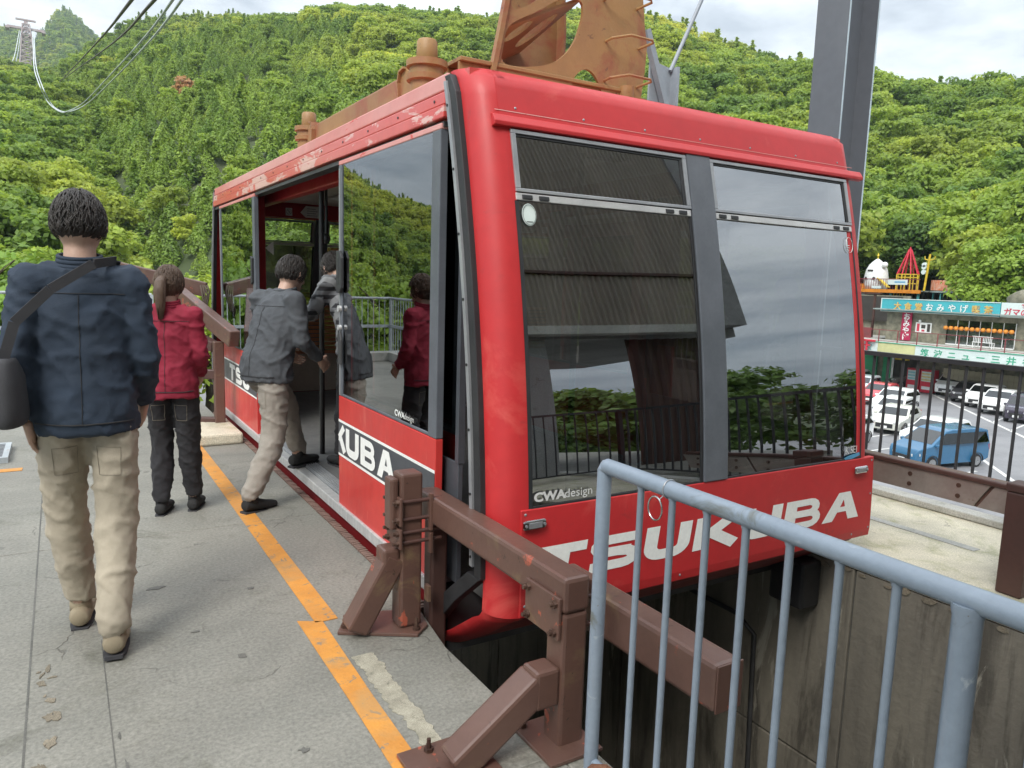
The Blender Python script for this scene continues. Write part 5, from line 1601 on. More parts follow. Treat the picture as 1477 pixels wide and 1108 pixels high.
def remeshed(mb, voxel, name, wrinkle=0.0, seed=0, smooth_it=4, decim=1.0):
    me = bpy.data.meshes.new(name); me.from_pydata(mb.v, [], mb.f)
    bm = bmesh.new(); bm.from_mesh(me); bmesh.ops.remove_doubles(bm, verts=bm.verts, dist=1e-5); bmesh.ops.recalc_face_normals(bm, faces=bm.faces); bm.to_mesh(me); bm.free()
    o = link(bpy.data.objects.new(name, me))
    md = o.modifiers.new('r', 'REMESH'); md.mode = 'VOXEL'; md.voxel_size = voxel
    s = o.modifiers.new('s', 'SMOOTH'); s.iterations = smooth_it; s.factor = 0.5
    dg = bpy.context.evaluated_depsgraph_get(); me2 = bpy.data.meshes.new_from_object(o.evaluated_get(dg))
    bpy.data.objects.remove(o); bpy.data.meshes.remove(me)
    if wrinkle:
        nrm = [v.normal.copy() for v in me2.vertices]
        for v, n_ in zip(me2.vertices, nrm):
            p = v.co
            a_ = noise.noise(Vector((p.x * 7 + seed, p.y * 7, p.z * 11 + p.x * 5)))
            b_ = noise.noise(Vector((p.x * 17 - p.z * 9, p.y * 17 + seed, p.z * 24)))
            w = (1 - min(1, abs(a_) * 3.2)) ** 2 * 1.5 + (1 - min(1, abs(b_) * 3.2)) ** 2 * .6 - .7
            v.co = p + n_ * (w * wrinkle)
    for p in me2.polygons: p.use_smooth = True
    return me2
def mesh_obj(name, me, mat, parent, label=None):
    me.materials.clear(); me.materials.append(MATS[mat]); me.name = name
    o = link(bpy.data.objects.new(name, me)); o.parent = parent
    return tag(o, label)

def hand(mb, wrist, direction, side, curl=0.6, s=1.0):
    """palm, four unequal fingers with bends, thumb from the side of the palm"""
    w = Vector(wrist); d = Vector(direction).normalized()
    up = Vector((0, 1, 0)); a = d.cross(up)
    if a.length < .2: a = d.cross(Vector((0, 0, 1)))
    a.normalize(); nrm = a.cross(d).normalized()      # a: across the palm is nrm; palm faces inwards
    across = nrm
    inward = a * (-side)
    pc = w + d * (.045 * s)
    def slab(p, q, wx, wy):
        loft(mb, [(p, wx, wy), (q, wx, wy)], 10)
    L0 = [(w, .022 * s, .026 * s), (w + d * .02 * s, .020 * s, .032 * s), (w + d * .05 * s, .017 * s, .040 * s), (w + d * .085 * s, .014 * s, .040 * s)]
    # elliptical palm, wide along 'across'
    rings = []
    for p, t, wd in L0:
        rings.append([p + inward * (t * math.cos(2 * math.pi * k / 12)) + across * (wd * math.sin(2 * math.pi * k / 12)) for k in range(12)])
    vs = [q for r in rings for q in r]
    fs = [(i * 12 + k, i * 12 + (k + 1) % 12, (i + 1) * 12 + (k + 1) % 12, (i + 1) * 12 + k) for i in range(3) for k in range(12)] + [tuple(range(11, -1, -1)), tuple(36 + k for k in range(12))]
    mb.add(vs, fs)
    for j, ln in enumerate((.068, .078, .072, .058)):
        base = w + d * (.078 * s) + across * ((.030 - .020 * j) * s)
        dd = d.copy(); p = base; pts = [base - d * .02]; rs = [.0085]
        for q in range(3):
            ang = curl * (.35 + .3 * q)
            dd = (dd * math.cos(ang) + inward * math.sin(ang)).normalized()
            # rotate accumulates
            p = p + dd * (ln * s * (.45, .32, .23)[q]); pts.append(p); rs.append(.0080 - .0009 * q)
        mb.tube([pts[0], base] + pts[1:], [rs[0] * s, .0088 * s] + [r_ * s for r_ in rs[1:]], 8)
    tb = w + d * .022 * s + across * .030 * s
    mb.tube([tb, tb + (d * .6 + across * .7 + inward * .3).normalized() * .032 * s, tb + (d * .9 + across * .45 + inward * .5).normalized() * .060 * s], [.012 * s, .0105 * s, .0075 * s], 8)

def person(loc, facing, H, J, label, cols, hair='short', bag=None, group=None, female=False, build=1.0):
    """J: joint positions in local coordinates for a 1.72 m figure looking along +Y"""
    root = thing('person', loc, label, 'person', group)
    root.rotation_euler = (0, 0, facing)
    s = H / 1.72
    D = dict(pel=(0, 0, .93), ch=(0, .01, 1.28), nk=(0, .0, 1.46), hd=(0, .025, 1.60), hL=(-.09, 0, .90), kL=(-.10, .03, .50), aL=(-.10, -.02, .085), hR=(.09, 0, .90), kR=(.10, .03, .50), aR=(.10, -.02, .085),
             sL=(-.160, -.01, 1.395), eL=(-.205, -.03, 1.12), wL=(-.195, .05, .87), sR=(.160, -.01, 1.395), eR=(.205, -.03, 1.12), wR=(.195, .05, .87), look=(0, 1, -.05))
    D.update(J)
    V = {k: Vector(v) * (s if k != 'look' else 1) for k, v in D.items()}
    look = V['look'].normalized(); b = build
    # head orientation
    fx = look.cross(Vector((0, 0, 1))).normalized(); fz = fx.cross(look).normalized()
    def HB_(x, y, z): return V['hd'] + (fx * x + look * y + fz * z) * s
    # ---- body: one continuous skin mesh
    m = MB()
    pel, ch, nk = V['pel'], V['ch'], V['nk']
    loft(m, interp_path([(pel - Vector((0, 0, .07)) * s, .10 * s * b, .075 * s * b), (pel, .125 * s * b, .085 * s * b), (pel.lerp(ch, .5), .125 * s * b, .09 * s * b), (ch, .15 * s * b, .105 * s * b), (ch.lerp(nk, .62), .13 * s, .085 * s), (nk - (nk - ch) * .08, .065 * s, .06 * s)], 4))
    loft(m, interp_path([(nk - (nk - ch) * .2, .065 * s, .060 * s), (nk, .056 * s, .058 * s), (nk.lerp(V['hd'], .65), .052 * s, .056 * s)], 3))
    for S in 'LR':
        loft(m, interp_path([(V['h' + S] - Vector((0, 0, .01)), .070 * s * b, .072 * s * b), (V['h' + S].lerp(V['k' + S], .35), .078 * s * b, .080 * s * b), (V['k' + S], .054 * s, .056 * s), (V['k' + S].lerp(V['a' + S], .3), .052 * s, .057 * s), (V['a' + S], .034 * s, .038 * s)], 5), 14)
        loft(m, interp_path([(V['s' + S] + Vector((0, 0, .005)), .050 * s, .050 * s), (V['s' + S].lerp(V['e' + S], .5), .044 * s, .046 * s), (V['e' + S], .036 * s, .038 * s), (V['e' + S].lerp(V['w' + S], .4), .036 * s, .034 * s), (V['w' + S], .024 * s, .026 * s)], 4), 12)
        ball(m, V['s' + S], .054 * s, .054 * s, .054 * s); ball(m, V['e' + S], .036 * s, .037 * s, .036 * s)
    # head
    def headshape(q, p):
        x, y, z = p
        if q.z < 0:                       # jaw narrows and comes forward
            x *= 1 - .32 * (-q.z) ** 1.5; y = y * (1 - .18 * (-q.z)) + .018 * s * (-q.z)
        if q.y > .3: y *= .97
        if q.y < 0: y *= 1.04
        return fx * x + look * y + fz * z
    ball(m, V['hd'], .077 * s, .098 * s, .118 * s, 22, 16, headshape)
    m.tube([HB_(0, .090, .018), HB_(0, .108, -.012), HB_(0, .112, -.026), HB_(0, .090, -.034)], [.009 * s, .012 * s, .015 * s, .010 * s], 8)
    ball(m, HB_(0, .086, -.068), .026 * s, .012 * s, .012 * s, 10, 8)
    ball(m, HB_(0, .078, -.098), .022 * s, .020 * s, .016 * s, 10, 8)
    for sx in (-1, 1):
        m.tube([HB_(sx * .078, -.004, .026), HB_(sx * .088, -.012, .016), HB_(sx * .088, -.010, -.006), HB_(sx * .079, .0, -.028)], [.009 * s, .011 * s, .010 * s, .008 * s], 8)
    me = remeshed(m, .0095 * s, 'body', smooth_it=3)
    # hands keep their own fine fingers, joined into the same mesh
    hm = MB()
    for S, sd in (('L', -1), ('R', 1)):
        d = (V['w' + S] - V['e' + S]).normalized()
        hand(hm, V['w' + S], d + Vector((0, .1, -.12)), sd, .55, s)
    bm = bmesh.new(); bm.from_mesh(me)
    tmp = bpy.data.meshes.new('t'); tmp.from_pydata(hm.v, [], hm.f); bm.from_mesh(tmp); bpy.data.meshes.remove(tmp)
    bmesh.ops.recalc_face_normals(bm, faces=bm.faces)
    bm.to_mesh(me); bm.free()
    for p in me.polygons: p.use_smooth = True
    body = mesh_obj('body', me, 'skin', root)
    # eyes and mouth
    m = MB()
    for sx in (-1, 1): ball(m, HB_(sx * .031, .083, .004), .012 * s, .008 * s, .007 * s, 10, 8, lambda q, p: fx * p.x + look * p.y + fz * p.z)
    o = obj('eyes', m, 'eye_dark', None, smooth='all', par=body)
    m = MB(); m.tube([HB_(-.024, .096, -.066), HB_(0, .1005, -.066), HB_(.024, .096, -.066)], .0035 * s, 6)
    o = obj('lips', m, 'lip', None, smooth='all', par=body)
    # ---- trousers
    m = MB(); lw = 1.0
    loft(m, interp_path([(pel + Vector((0, 0, .02)) * s, .155 * s * b, .118 * s * b), (pel - Vector((0, 0, .01)) * s, .150 * s * b, .112 * s * b), (pel - Vector((0, 0, .08)) * s, .150 * s * b, .115 * s * b)], 4))
    for S in 'LR':
        loft(m, interp_path([(V['h' + S] - Vector((0, 0, .02)), .084 * s * b, .090 * s * b), (V['h' + S].lerp(V['k' + S], .35), .090 * s * b, .098 * s * b), (V['k' + S], .078 * s, .082 * s), (V['k' + S].lerp(V['a' + S], .5), .072 * s, .078 * s), (V['a' + S] + Vector((0, 0, .045)), .060 * s, .066 * s), (V['a' + S] + Vector((0, 0, .012)), .062 * s, .069 * s)], 5), 16)
    mesh_obj('trousers', remeshed(m, .012 * s, 'trousers', .0068, H * 7), cols['trousers'], root)
    # ---- jacket
    m = MB(); hem = pel + Vector((0, 0, -.095)) * s
    loft(m, interp_path([(hem, .190 * s * b, .150 * s * b), (pel + (ch - pel) * .12, .186 * s * b, .147 * s * b), (pel + (ch - pel) * .4, .174 * s * b, .136 * s * b), (ch, .180 * s * b, .132 * s * b), (ch.lerp(nk, .55), .158 * s * b, .108 * s * b), (ch.lerp(nk, .85), .098 * s, .085 * s), (nk + (nk - ch) * .10, .070 * s, .072 * s)], 4))
    for S in 'LR':
        ball(m, V['s' + S] + Vector((0, 0, .002)), .073 * s, .075 * s, .070 * s); ball(m, V['e' + S], .058 * s, .060 * s, .058 * s)
        loft(m, interp_path([(V['s' + S].lerp(V['n' + 'k'], .10) - Vector((0, 0, .01)), .068 * s, .072 * s), (V['s' + S].lerp(V['nk'], .72) - Vector((0, 0, .012)), .055 * s, .062 * s)], 3), 14)
        loft(m, interp_path([(V['s' + S], .070 * s * b, .072 * s), (V['s' + S].lerp(V['e' + S], .5), .060 * s * b, .062 * s), (V['e' + S], .053 * s, .056 * s), (V['e' + S].lerp(V['w' + S], .5), .047 * s, .049 * s), (V['w' + S] + (V['e' + S] - V['w' + S]) * .06, .042 * s, .043 * s)], 4), 14)
    mesh_obj('jacket', remeshed(m, .012 * s, 'jacket', .0075, H * 3 + 1), cols['jacket'], root)
    # stitched seams: found by casting onto the finished cloth
    def on_cloth(o_, p0, d0):
        ok, hit, nn_, _ = o_.ray_cast(p0, d0)
        return (hit + nn_ * .0018) if ok else None
    bpy.context.view_layer.update()
    jk = [c for c in root.children if c.name.startswith('jacket')][0]; tr0 = [c for c in root.children if c.name.startswith('trousers')][0]
    def seam(o_, a_, b_, n_=26, rr=.0016, nm='seam', mt=None, dirn=Vector((0, 1, 0))):
        P = []
        for k in range(n_ + 1):
            p = a_.lerp(b_, k / n_) * s
            h = on_cloth(o_, p - dirn * .6, dirn)
            if h is not None: P.append(h)
        if len(P) > 3:
            m_ = MB(); m_.tube(P, rr, 5); obj(nm, m_, mt or 'seam_thread', par=o_)
    V0 = lambda v: Vector(v)
    pl, c_ = V0(D['pel']), V0(D['ch'])
    seam(jk, c_ + Vector((-.15, 0, .08)), c_ + Vector((.15, 0, .08))); seam(jk, c_ + Vector((0, 0, .075)), pl + Vector((0, 0, -.05)), 34)
    seam(jk, pl + Vector((-.16, 0, -.045)), pl + Vector((.16, 0, -.045)), 26, .003)
    for sx in (-1, 1):
        for q0, q1 in (((.035, -.14), (.115, -.145)), ((.115, -.145), (.112, -.25)), ((.112, -.25), (.040, -.25)), ((.040, -.25), (.035, -.14))):
            seam(tr0, pl + Vector((sx * q0[0], 0, q0[1])), pl + Vector((sx * q1[0], 0, q1[1])), 12, .0010, 'seam', 'seam_soft')
    # ---- shoes
    for S in 'LR':
        a = V['a' + S]; fd = Vector(D.get('f' + S, (0, 1, 0))).normalized()
        m = MB(); base = a + Vector((0, 0, -.045 * s))
        path = [(base - fd * .065 * s, .030 * s, .030 * s), (base - fd * .04 * s, .040 * s, .042 * s), (base + fd * .03 * s, .042 * s, .042 * s), (base + fd * .10 * s - Vector((0, 0, .010 * s)), .046 * s, .032 * s), (base + fd * .165 * s - Vector((0, 0, .014 * s)), .040 * s, .026 * s), (base + fd * .195 * s - Vector((0, 0, .016 * s)), .022 * s, .018 * s)]
        rings = []
        sdv = fd.cross(Vector((0, 0, 1))).normalized(); upv = sdv.cross(fd)
        for p, w_, h_ in interp_path(path, 3):
            rings.append([p + sdv * (w_ * math.cos(2 * math.pi * k / 14)) + upv * (max(-.040 * s if True else 0, h_ * math.sin(2 * math.pi * k / 14))) for k in range(14)])
        vs = [q for r in rings for q in r]; N = len(rings)
        m.add(vs, [(i * 14 + k, i * 14 + (k + 1) % 14, (i + 1) * 14 + (k + 1) % 14, (i + 1) * 14 + k) for i in range(N - 1) for k in range(14)] + [tuple(range(13, -1, -1)), tuple((N - 1) * 14 + k for k in range(14))])
        m.tube([a + Vector((0, 0, .02)) * s, a - Vector((0, 0, .03)) * s], [.040 * s, .042 * s], 12)
        ms = MB(); sol = [base + sdv * (w2 * s) + fd * (f2 * s) - upv * (.040 * s) for w2, f2 in ((-.030, -.07), (.030, -.07), (.040, -.02), (.044, .08), (.040, .15), (.018, .195), (-.018, .195), (-.040, .15), (-.044, .08), (-.040, -.02))]
        ms.add(sol + [p_ - upv * .014 * s for p_ in sol], [tuple(range(10)), tuple(range(19, 9, -1))] + [(k, 10 + k, 10 + (k + 1) % 10, (k + 1) % 10) for k in range(10)])
        obj('sole', ms, 'bag_cloth', par=root)
        o = obj('shoe', m, cols['shoes'], None, smooth='all', par=root)
    # ---- hair
    m = MB()
    def hairshape(q, p):
        x, y, z = p
        if q.z < -.1 and q.y > -.1: return fx * x * .9 + look * (y * .7 - .02) + fz * (z * .25)
        if q.y > .55 and q.z < .45: y *= .80
        k = 1 + .03 * math.sin(q.x * 23 + q.z * 17) + .02 * math.sin(q.y * 31)
        return (fx * x + look * (y - .006) + fz * (z if q.z > 0 else z * (.62 if hair == 'short' else .9))) * k
    ball(m, V['hd'] + fz * .012 * s, .088 * s, .108 * s, .122 * s, 40, 28, hairshape)
    if hair == 'tail':
        m.tube([HB_(0, -.10, .03), HB_(0, -.135, .0), HB_(0, -.14, -.07), HB_(0, -.115, -.16), HB_(.005, -.105, -.21)], [.03 * s, .036 * s, .040 * s, .028 * s, .008 * s], 12)
    # loose locks over the cap so the outline is broken up
    rh = random.Random(int(H * 1000))
    for _ in range(1100):
        a = rh.uniform(0, 6.283); ph = rh.uniform(-.25 if hair == 'short' else -.55, 1.45)
        q = Vector((math.cos(a) * math.cos(ph), math.sin(a) * math.cos(ph), math.sin(ph)))
        if q.y > .45 and q.z < .55: continue
        def on_head(q_, lift):
            return HB_(q_.x * (.086 + lift), q_.y * (.106 + lift) - .006, q_.z * ((.122 if q_.z > 0 else .085) + lift) + .012)
        pts_ = []; L_ = rh.uniform(.25, .6); tw = rh.uniform(-.35, .35)
        for k_ in range(5):
            ph2 = ph - L_ * k_ / 4; a2 = a + tw * k_ / 4
            q2 = Vector((math.cos(a2) * math.cos(ph2), math.sin(a2) * math.cos(ph2), math.sin(ph2)))
            pts_.append(on_head(q2, .003 + .005 * math.sin(k_ * .8) + rh.uniform(0, .002)))
        m.tube(pts_, [.0012, .0022, .0022, .0016, .0004], 4)
    if hair == 'tail':
        for _ in range(46):
            a = rh.uniform(0, 6.28); r_h = rh.uniform(.6, 1.05)
            m.tube([HB_(.024 * r_h * math.cos(a) * w_, y_ + .022 * r_h * math.sin(a) * w_, z_) for (y_, z_, w_) in ((-.10, .03, .9), (-.137, .0, 1.3), (-.142, -.07, 1.5), (-.118, -.16, 1.1), (-.108 + rh.uniform(-.01, .01), -.225 - rh.uniform(0, .03), .6))], [.003, .004, .004, .003, .0006], 5)
    o = obj('hair', m, cols['hair'], smooth='all', par=root)
    # collar, hem band, cuffs
    m = MB(); c0 = nk + (nk - ch) * .02
    ring_ = [c0 + Vector((.070 * s * math.cos(2 * math.pi * k / 20), .072 * s * math.sin(2 * math.pi * k / 20), .012 * s * math.sin(2 * math.pi * k / 20))) for k in range(21)]
    for up_, rr_ in ((0.0, .011), (.016, .010), (.030, .008)):
        m.tube([p + Vector((0, 0, up_ * s)) for p in ring_], rr_ * s, 8)
    o = obj('collar', m, cols['jacket'], smooth='all', par=root)
    # collar
    return root, V

surf('skin', (0.50, 0.33, 0.25), (0.46, 0.29, 0.22), 8, 0.5)
surf('eye_dark', (0.03, 0.02, 0.02), None, 8, 0.2)
surf('lip', (0.36, 0.16, 0.14), None, 8, 0.5)
surf('hair_black', (0.020, 0.017, 0.015), (0.035, 0.028, 0.024), 60, 0.45, bump=0.6, bscale=160, stretch=(1, 1, .2))
surf('hair_brown', (0.075, 0.045, 0.030), (0.11, 0.07, 0.045), 60, 0.45, bump=0.6, bscale=160, stretch=(1, 1, .2))
surf('seam_soft', (0.27, 0.235, 0.18), None, 5, 0.9)
surf('seam_thread', (0.03, 0.03, 0.032), None, 5, 0.9)
def cloth(name, c, c2=None, sc=3): surf(name, c, c2 or tuple(x * .8 for x in c), sc, 0.85, bump=0.25, bscale=260)
cloth('navy_cloth', (0.022, 0.036, 0.060)); cloth('beige_cloth', (0.40, 0.35, 0.27)); cloth('crimson_cloth', (0.26, 0.012, 0.035)); cloth('black_cloth', (0.022, 0.021, 0.024))
cloth('grey_cloth', (0.075, 0.082, 0.092)); cloth('taupe_cloth', (0.33, 0.30, 0.26)); cloth('bag_cloth', (0.045, 0.045, 0.05)); cloth('shoe_tan', (0.30, 0.25, 0.17)); cloth('shoe_black', (0.02, 0.02, 0.02))
# plaid shirt
m_, nt, b_ = newmat('plaid_cloth')
t_ = nt.nodes.new('ShaderNodeTexCoord')
def wv(axis, sc):
    w = nt.nodes.new('ShaderNodeTexWave'); w.wave_type = 'BANDS'; w.bands_direction = axis; w.inputs['Scale'].default_value = sc; w.inputs['Distortion'].default_value = 0.5
    nt.links.new(t_.outputs['Object'], w.inputs['Vector']); return _ramp(nt, w.outputs['Fac'], 0.45, 0.62)
c_ = _mix(nt, wv('Z', 5.5), (0.02, 0.02, 0.024), (0.16, 0.165, 0.175)); 
c_ = _mix(nt, wv('DIAGONAL', 5.0), c_, (0.30, 0.31, 0.32))
mm_ = nt.nodes.new('ShaderNodeMixRGB'); mm_.inputs[0].default_value = .30; nt.links.new(c_, mm_.inputs[1]); mm_.inputs[2].default_value = (0.025, 0.026, 0.03, 1)
nt.links.new(mm_.outputs[0], b_.inputs['Base Color']); b_.inputs['Roughness'].default_value = .85
MATS['plaid_cloth'] = m_

# man in navy, walking away
p1, V1 = person((0.07, 3.33, 0.0), R(-8), 1.775, dict(kL=(-.10, .10, .50), aL=(-.075, .16, .092), kR=(.085, -.01, .48), aR=(.075, -.16, .10), fR=(0, 1, -.12), eL=(-.215, -.07, 1.13), wL=(-.19, -.02, .89), eR=(.21, .0, 1.12), wR=(.185, .14, .92), look=(.10, 1, -.08)),
       'tall man in a dark navy jacket and beige trousers walking away across the platform', dict(jacket='navy_cloth', trousers='beige_cloth', shoes='shoe_tan', hair='hair_black'), build=.95)
# his shoulder bag
bg_ = thing('shoulder_bag', (-0.17, 3.26, 0.95), 'dark grey shoulder bag hanging at the left hip of the man in navy', 'bag')
m = MB(); loft(m, interp_path([((-0.175, 3.28, 0.92), .05, .125), ((-0.178, 3.28, 0.96), .062, .15), ((-0.18, 3.28, 1.10), .058, .148), ((-0.18, 3.28, 1.17), .035, .13)], 3), 18)
obj('bag_body', m, 'bag_cloth', bg_, smooth='all')
m = MB(); pts = [(-0.19, 3.20, 1.15), (-0.145, 3.185, 1.30), (-0.03, 3.165, 1.42), (0.11, 3.20, 1.515), (0.19, 3.30, 1.53), (0.17, 3.44, 1.44), (0.02, 3.49, 1.30), (-0.12, 3.44, 1.20)]
for a, b in zip(pts, pts[1:]): m.obox(a, b, .035, .006, up=(0, 1, .2))
obj('strap', m, 'bag_cloth', bg_)
# woman in crimson
person((0.55, 4.90, 0.0), R(-22), 1.52, dict(kL=(-.09, .08, .49), aL=(-.09, .02, .09), kR=(.09, .06, .50), aR=(.10, .12, .09), eL=(-.20, .0, 1.13), wL=(-.15, .14, .98), eR=(.20, .0, 1.13), wR=(.16, .15, .98), hd=(.0, .035, 1.595), look=(.15, 1, -.15)),
       'short woman in a crimson jacket and black trousers waiting behind the man in navy', dict(jacket='crimson_cloth', trousers='black_cloth', shoes='shoe_black', hair='hair_brown'), hair='tail', female=True, build=.95)
# man in grey stepping into the cabin
person((1.03, 4.86, 0.0), R(-62), 1.66, dict(pel=(.0, .10, .93), ch=(0, .20, 1.26), nk=(0, .27, 1.42), hd=(0, .33, 1.545), hL=(-.09, .10, .90), kL=(-.12, .36, .66), aL=(-.14, .50, .25), hR=(.09, .08, .90), kR=(.09, .08, .49), aR=(.08, -.10, .095), fR=(0, 1, -.1),
       sL=(-.165, .20, 1.38), sR=(.165, .20, 1.38), eL=(-.22, .26, 1.12), wL=(-.17, .44, 1.0), eR=(.22, .22, 1.12), wR=(.19, .40, .98), look=(0, 1, -.25)),
       'man in a grey jacket and pale trousers stepping over the sill into the cabin', dict(jacket='grey_cloth', trousers='taupe_cloth', shoes='shoe_black', hair='hair_black'), build=1.03)
# passenger in plaid inside the cabin
person((1.80, 5.02, 0.151), R(14), 1.66, dict(pel=(0, -.02, .93), ch=(0, .12, 1.24), nk=(0, .26, 1.36), hd=(0, .37, 1.44), hL=(-.09, -.02, .90), kL=(-.10, .05, .50), aL=(-.12, .06, .09), hR=(.09, -.02, .90), kR=(.10, .0, .50), aR=(.12, -.12, .09),
       sL=(-.185, .14, 1.33), sR=(.185, .14, 1.33), eL=(-.25, .28, 1.12), wL=(-.16, .46, 1.10), eR=(.26, .26, 1.10), wR=(.18, .44, 1.08), look=(0, 1, -.55)),
       'passenger in a dark plaid shirt leaning forward inside the cabin behind the open door leaf', dict(jacket='plaid_cloth', trousers='black_cloth', shoes='shoe_black', hair='hair_black'), build=1.1)
# ------------------------------------------------------------------ cars
surf('tyre', (0.02, 0.02, 0.021), None, 8, 0.8)
surf('rim', (0.45, 0.46, 0.47), None, 8, 0.3, 0.8)
surf('lamp_clear', (0.65, 0.66, 0.66), None, 8, 0.2)
surf('lamp_red', (0.45, 0.02, 0.02), None, 8, 0.3)
surf('grille', (0.03, 0.03, 0.032), None, 8, 0.4)
def carpaint(n, c): surf(n, c, tuple(x * .95 for x in c), 1, 0.26, coat=.6, rvar=.03)
carpaint('car_white', (0.84, 0.85, 0.84)); carpaint('car_blue', (0.03, 0.13, 0.25)); carpaint('car_black', (0.03, 0.03, 0.035)); carpaint('car_grey', (0.19, 0.18, 0.165)); carpaint('car_red', (0.50, 0.03, 0.04)); carpaint('car_purple', (0.05, 0.042, 0.065)); carpaint('car_silver', (0.50, 0.55, 0.56)); carpaint('car_pearl', (0.62, 0.63, 0.56))
# side profiles: length, width, height, lower outline and glasshouse, nose at +x
CARS = {
 'van':   dict(L=4.75, W=1.72, H=1.85, hood=[(2.36, .35), (2.36, .78), (2.25, .98), (1.55, 1.15)], roof=[(0.62, 1.76), (0.2, 1.83), (-1.7, 1.83), (-2.2, 1.72)], tail=[(-2.36, 1.05), (-2.37, .35)], belt=1.08, wb=1.43),
 'suv':   dict(L=4.4, W=1.8, H=1.6, hood=[(2.18, .38), (2.18, .80), (2.05, .95), (1.05, 1.06)], roof=[(0.35, 1.52), (-.1, 1.58), (-1.3, 1.54), (-1.75, 1.42)], tail=[(-2.15, .98), (-2.18, .40)], belt=1.02, wb=1.33),
 'hatch': dict(L=3.8, W=1.66, H=1.5, hood=[(1.88, .32), (1.88, .68), (1.75, .84), (1.05, 1.0)], roof=[(0.30, 1.44), (-.1, 1.50), (-1.35, 1.48), (-1.6, 1.40)], tail=[(-1.86, .95), (-1.88, .35)], belt=.95, wb=1.22),
 'sedan': dict(L=4.6, W=1.75, H=1.46, hood=[(2.28, .30), (2.28, .66), (2.15, .80), (0.95, .96)], roof=[(0.25, 1.38), (-.2, 1.44), (-1.0, 1.42), (-1.3, 1.34)], tail=[(-1.85, 1.02), (-2.25, .98), (-2.30, .35)], belt=.93, wb=1.36),
 'kei':   dict(L=3.4, W=1.48, H=1.8, hood=[(1.68, .33), (1.68, .82), (1.55, 1.0), (1.15, 1.08)], roof=[(0.80, 1.68), (0.5, 1.76), (-1.3, 1.76), (-1.62, 1.66)], tail=[(-1.67, 1.0), (-1.68, .35)], belt=1.0, wb=1.18),
}
car_protos = {}
def car(kind, paint, loc, ang, label, group='cars in the car park below'):
    c = CARS[kind]; t = thing('parked_car', (loc[0], loc[1], LZ), label, 'car', group)
    t.rotation_euler = (0, 0, R(ang))
    W = c['W'] / 2; belt = c['belt']; tum = .16
    outline = [(-c['wb'] - .45, .26), (c['wb'] + .45, .26)] + c['hood'] + c['roof'] + c['tail']
    def wy(x, z):
        w = W
        if z > belt: w -= tum * (z - belt) / (c['H'] - belt)
        if z < .5: w -= .03
        e = max(0, abs(x) - (c['L'] / 2 - .55)) / .55
        return w - .13 * e * e
    m = MB(); n = len(outline)
    vs = [(x, wy(x, z), z) for x, z in outline] + [(x, -wy(x, z), z) for x, z in outline]
    cx = sum(p[0] for p in outline) / n
    m.v = vs
    # side faces as lower body and glasshouse, split at the belt so the sides stay convex enough
    m.f = [tuple(range(n)), tuple(range(2 * n - 1, n - 1, -1))] + [(i, i + n, (i + 1) % n + n, (i + 1) % n) for i in range(n)]
    def lo(name, mb, mat, **k):
        o = obj(name, mb, mat, None, **k, par=k).get('par') or t; return o
    o = obj('car_body', m, paint, None, bevel=.05, smooth=True, seg=3, par=t)
    # side windows
    hx = c['hood'][-1]; r0, r1 = c['roof'][0], c['roof'][-1]; tl = c['tail'][0]
    zt = min(r0[1], r1[1]) - .06
    def lerpx(a, b, z): return a[0] + (b[0] - a[0]) * (z - a[1]) / (b[1] - a[1])
    for sd in (-1, 1):
        m = MB(); zb = max(belt + .03, hx[1] + .02)
        xf0, xf1 = lerpx(hx, r0, zb) - .20, lerpx(hx, r0, zt) - .12
        xr0 = lerpx(r1, tl, zb) + .16 if tl[1] < zb else r1[0] + .05; xr1 = r1[0] + .22
        cuts = [0, .36, .38, .70, .72, 1.0]
        for a, b in ((0, .36), (.38, .70), (.72, 1.0)):
            q = [(xf0 + (xr0 - xf0) * a, zb), (xf0 + (xr0 - xf0) * b, zb), (xf1 + (xr1 - xf1) * b, zt), (xf1 + (xr1 - xf1) * a, zt)]
            m.add([(x, sd * (wy(x, z) + .006), z) for x, z in q] + [(x, sd * (wy(x, z) - .02), z) for x, z in q], [(0, 1, 2, 3), (7, 6, 5, 4), (0, 4, 5, 1), (1, 5, 6, 2), (2, 6, 7, 3), (3, 7, 4, 0)])
        o = obj('side_window', m, 'car_glass', None, par=t)
        for wx in (c['wb'], -c['wb']):
            y = sd * (W - .12)
            m = MB(); m.tube([(wx, y - .09, .31), (wx, y + .105, .31)], .315, 22); wh = obj('wheel', m, 'tyre', None, smooth=True, bevel=.02, par=t)
            m = MB(); m.tube([(wx, y - sd * .0, .31), (wx, y + sd * .112, .31)], .215, 18)
            rm = obj('rim', m, 'rim', None, smooth=True, par=wh)
            m = MB(); 
            for k in range(16):
                a0, a1 = math.pi * k / 16 - .02, math.pi * (k + 1) / 16 + .02
                yy = sd * (W - .008) if sd > 0 else -(W - .008)
                m.obox((wx + .37 * math.cos(a0), yy, .31 + .37 * math.sin(a0)), (wx + .37 * math.cos(a1), yy, .31 + .37 * math.sin(a1)), .03, .05, up=(0, 1, 0))
            ar = obj('wheel_arch', m, 'grille', None, par=t)
    # windscreens
    def screen(a, b, inset, nm):
        m = MB(); d = Vector((b[0] - a[0], 0, b[1] - a[1])); nn_ = Vector((d.z, 0, -d.x)).normalized() * (.008 if a[0] > 0 or nm == 'windscreen' else -.008)
        p, q = (a[0] + d.x * .08, a[1] + d.z * .08), (a[0] + d.x * .92, a[1] + d.z * .92)
        vs = []
        for x, z in (p, q):
            for s_ in (-1, 1): vs.append((x + nn_.x, s_ * (wy(x, z) - inset), z + nn_.z))
        m.add(vs, [(0, 1, 3, 2)]); o = obj(nm, m, 'car_glass', None, par=t)
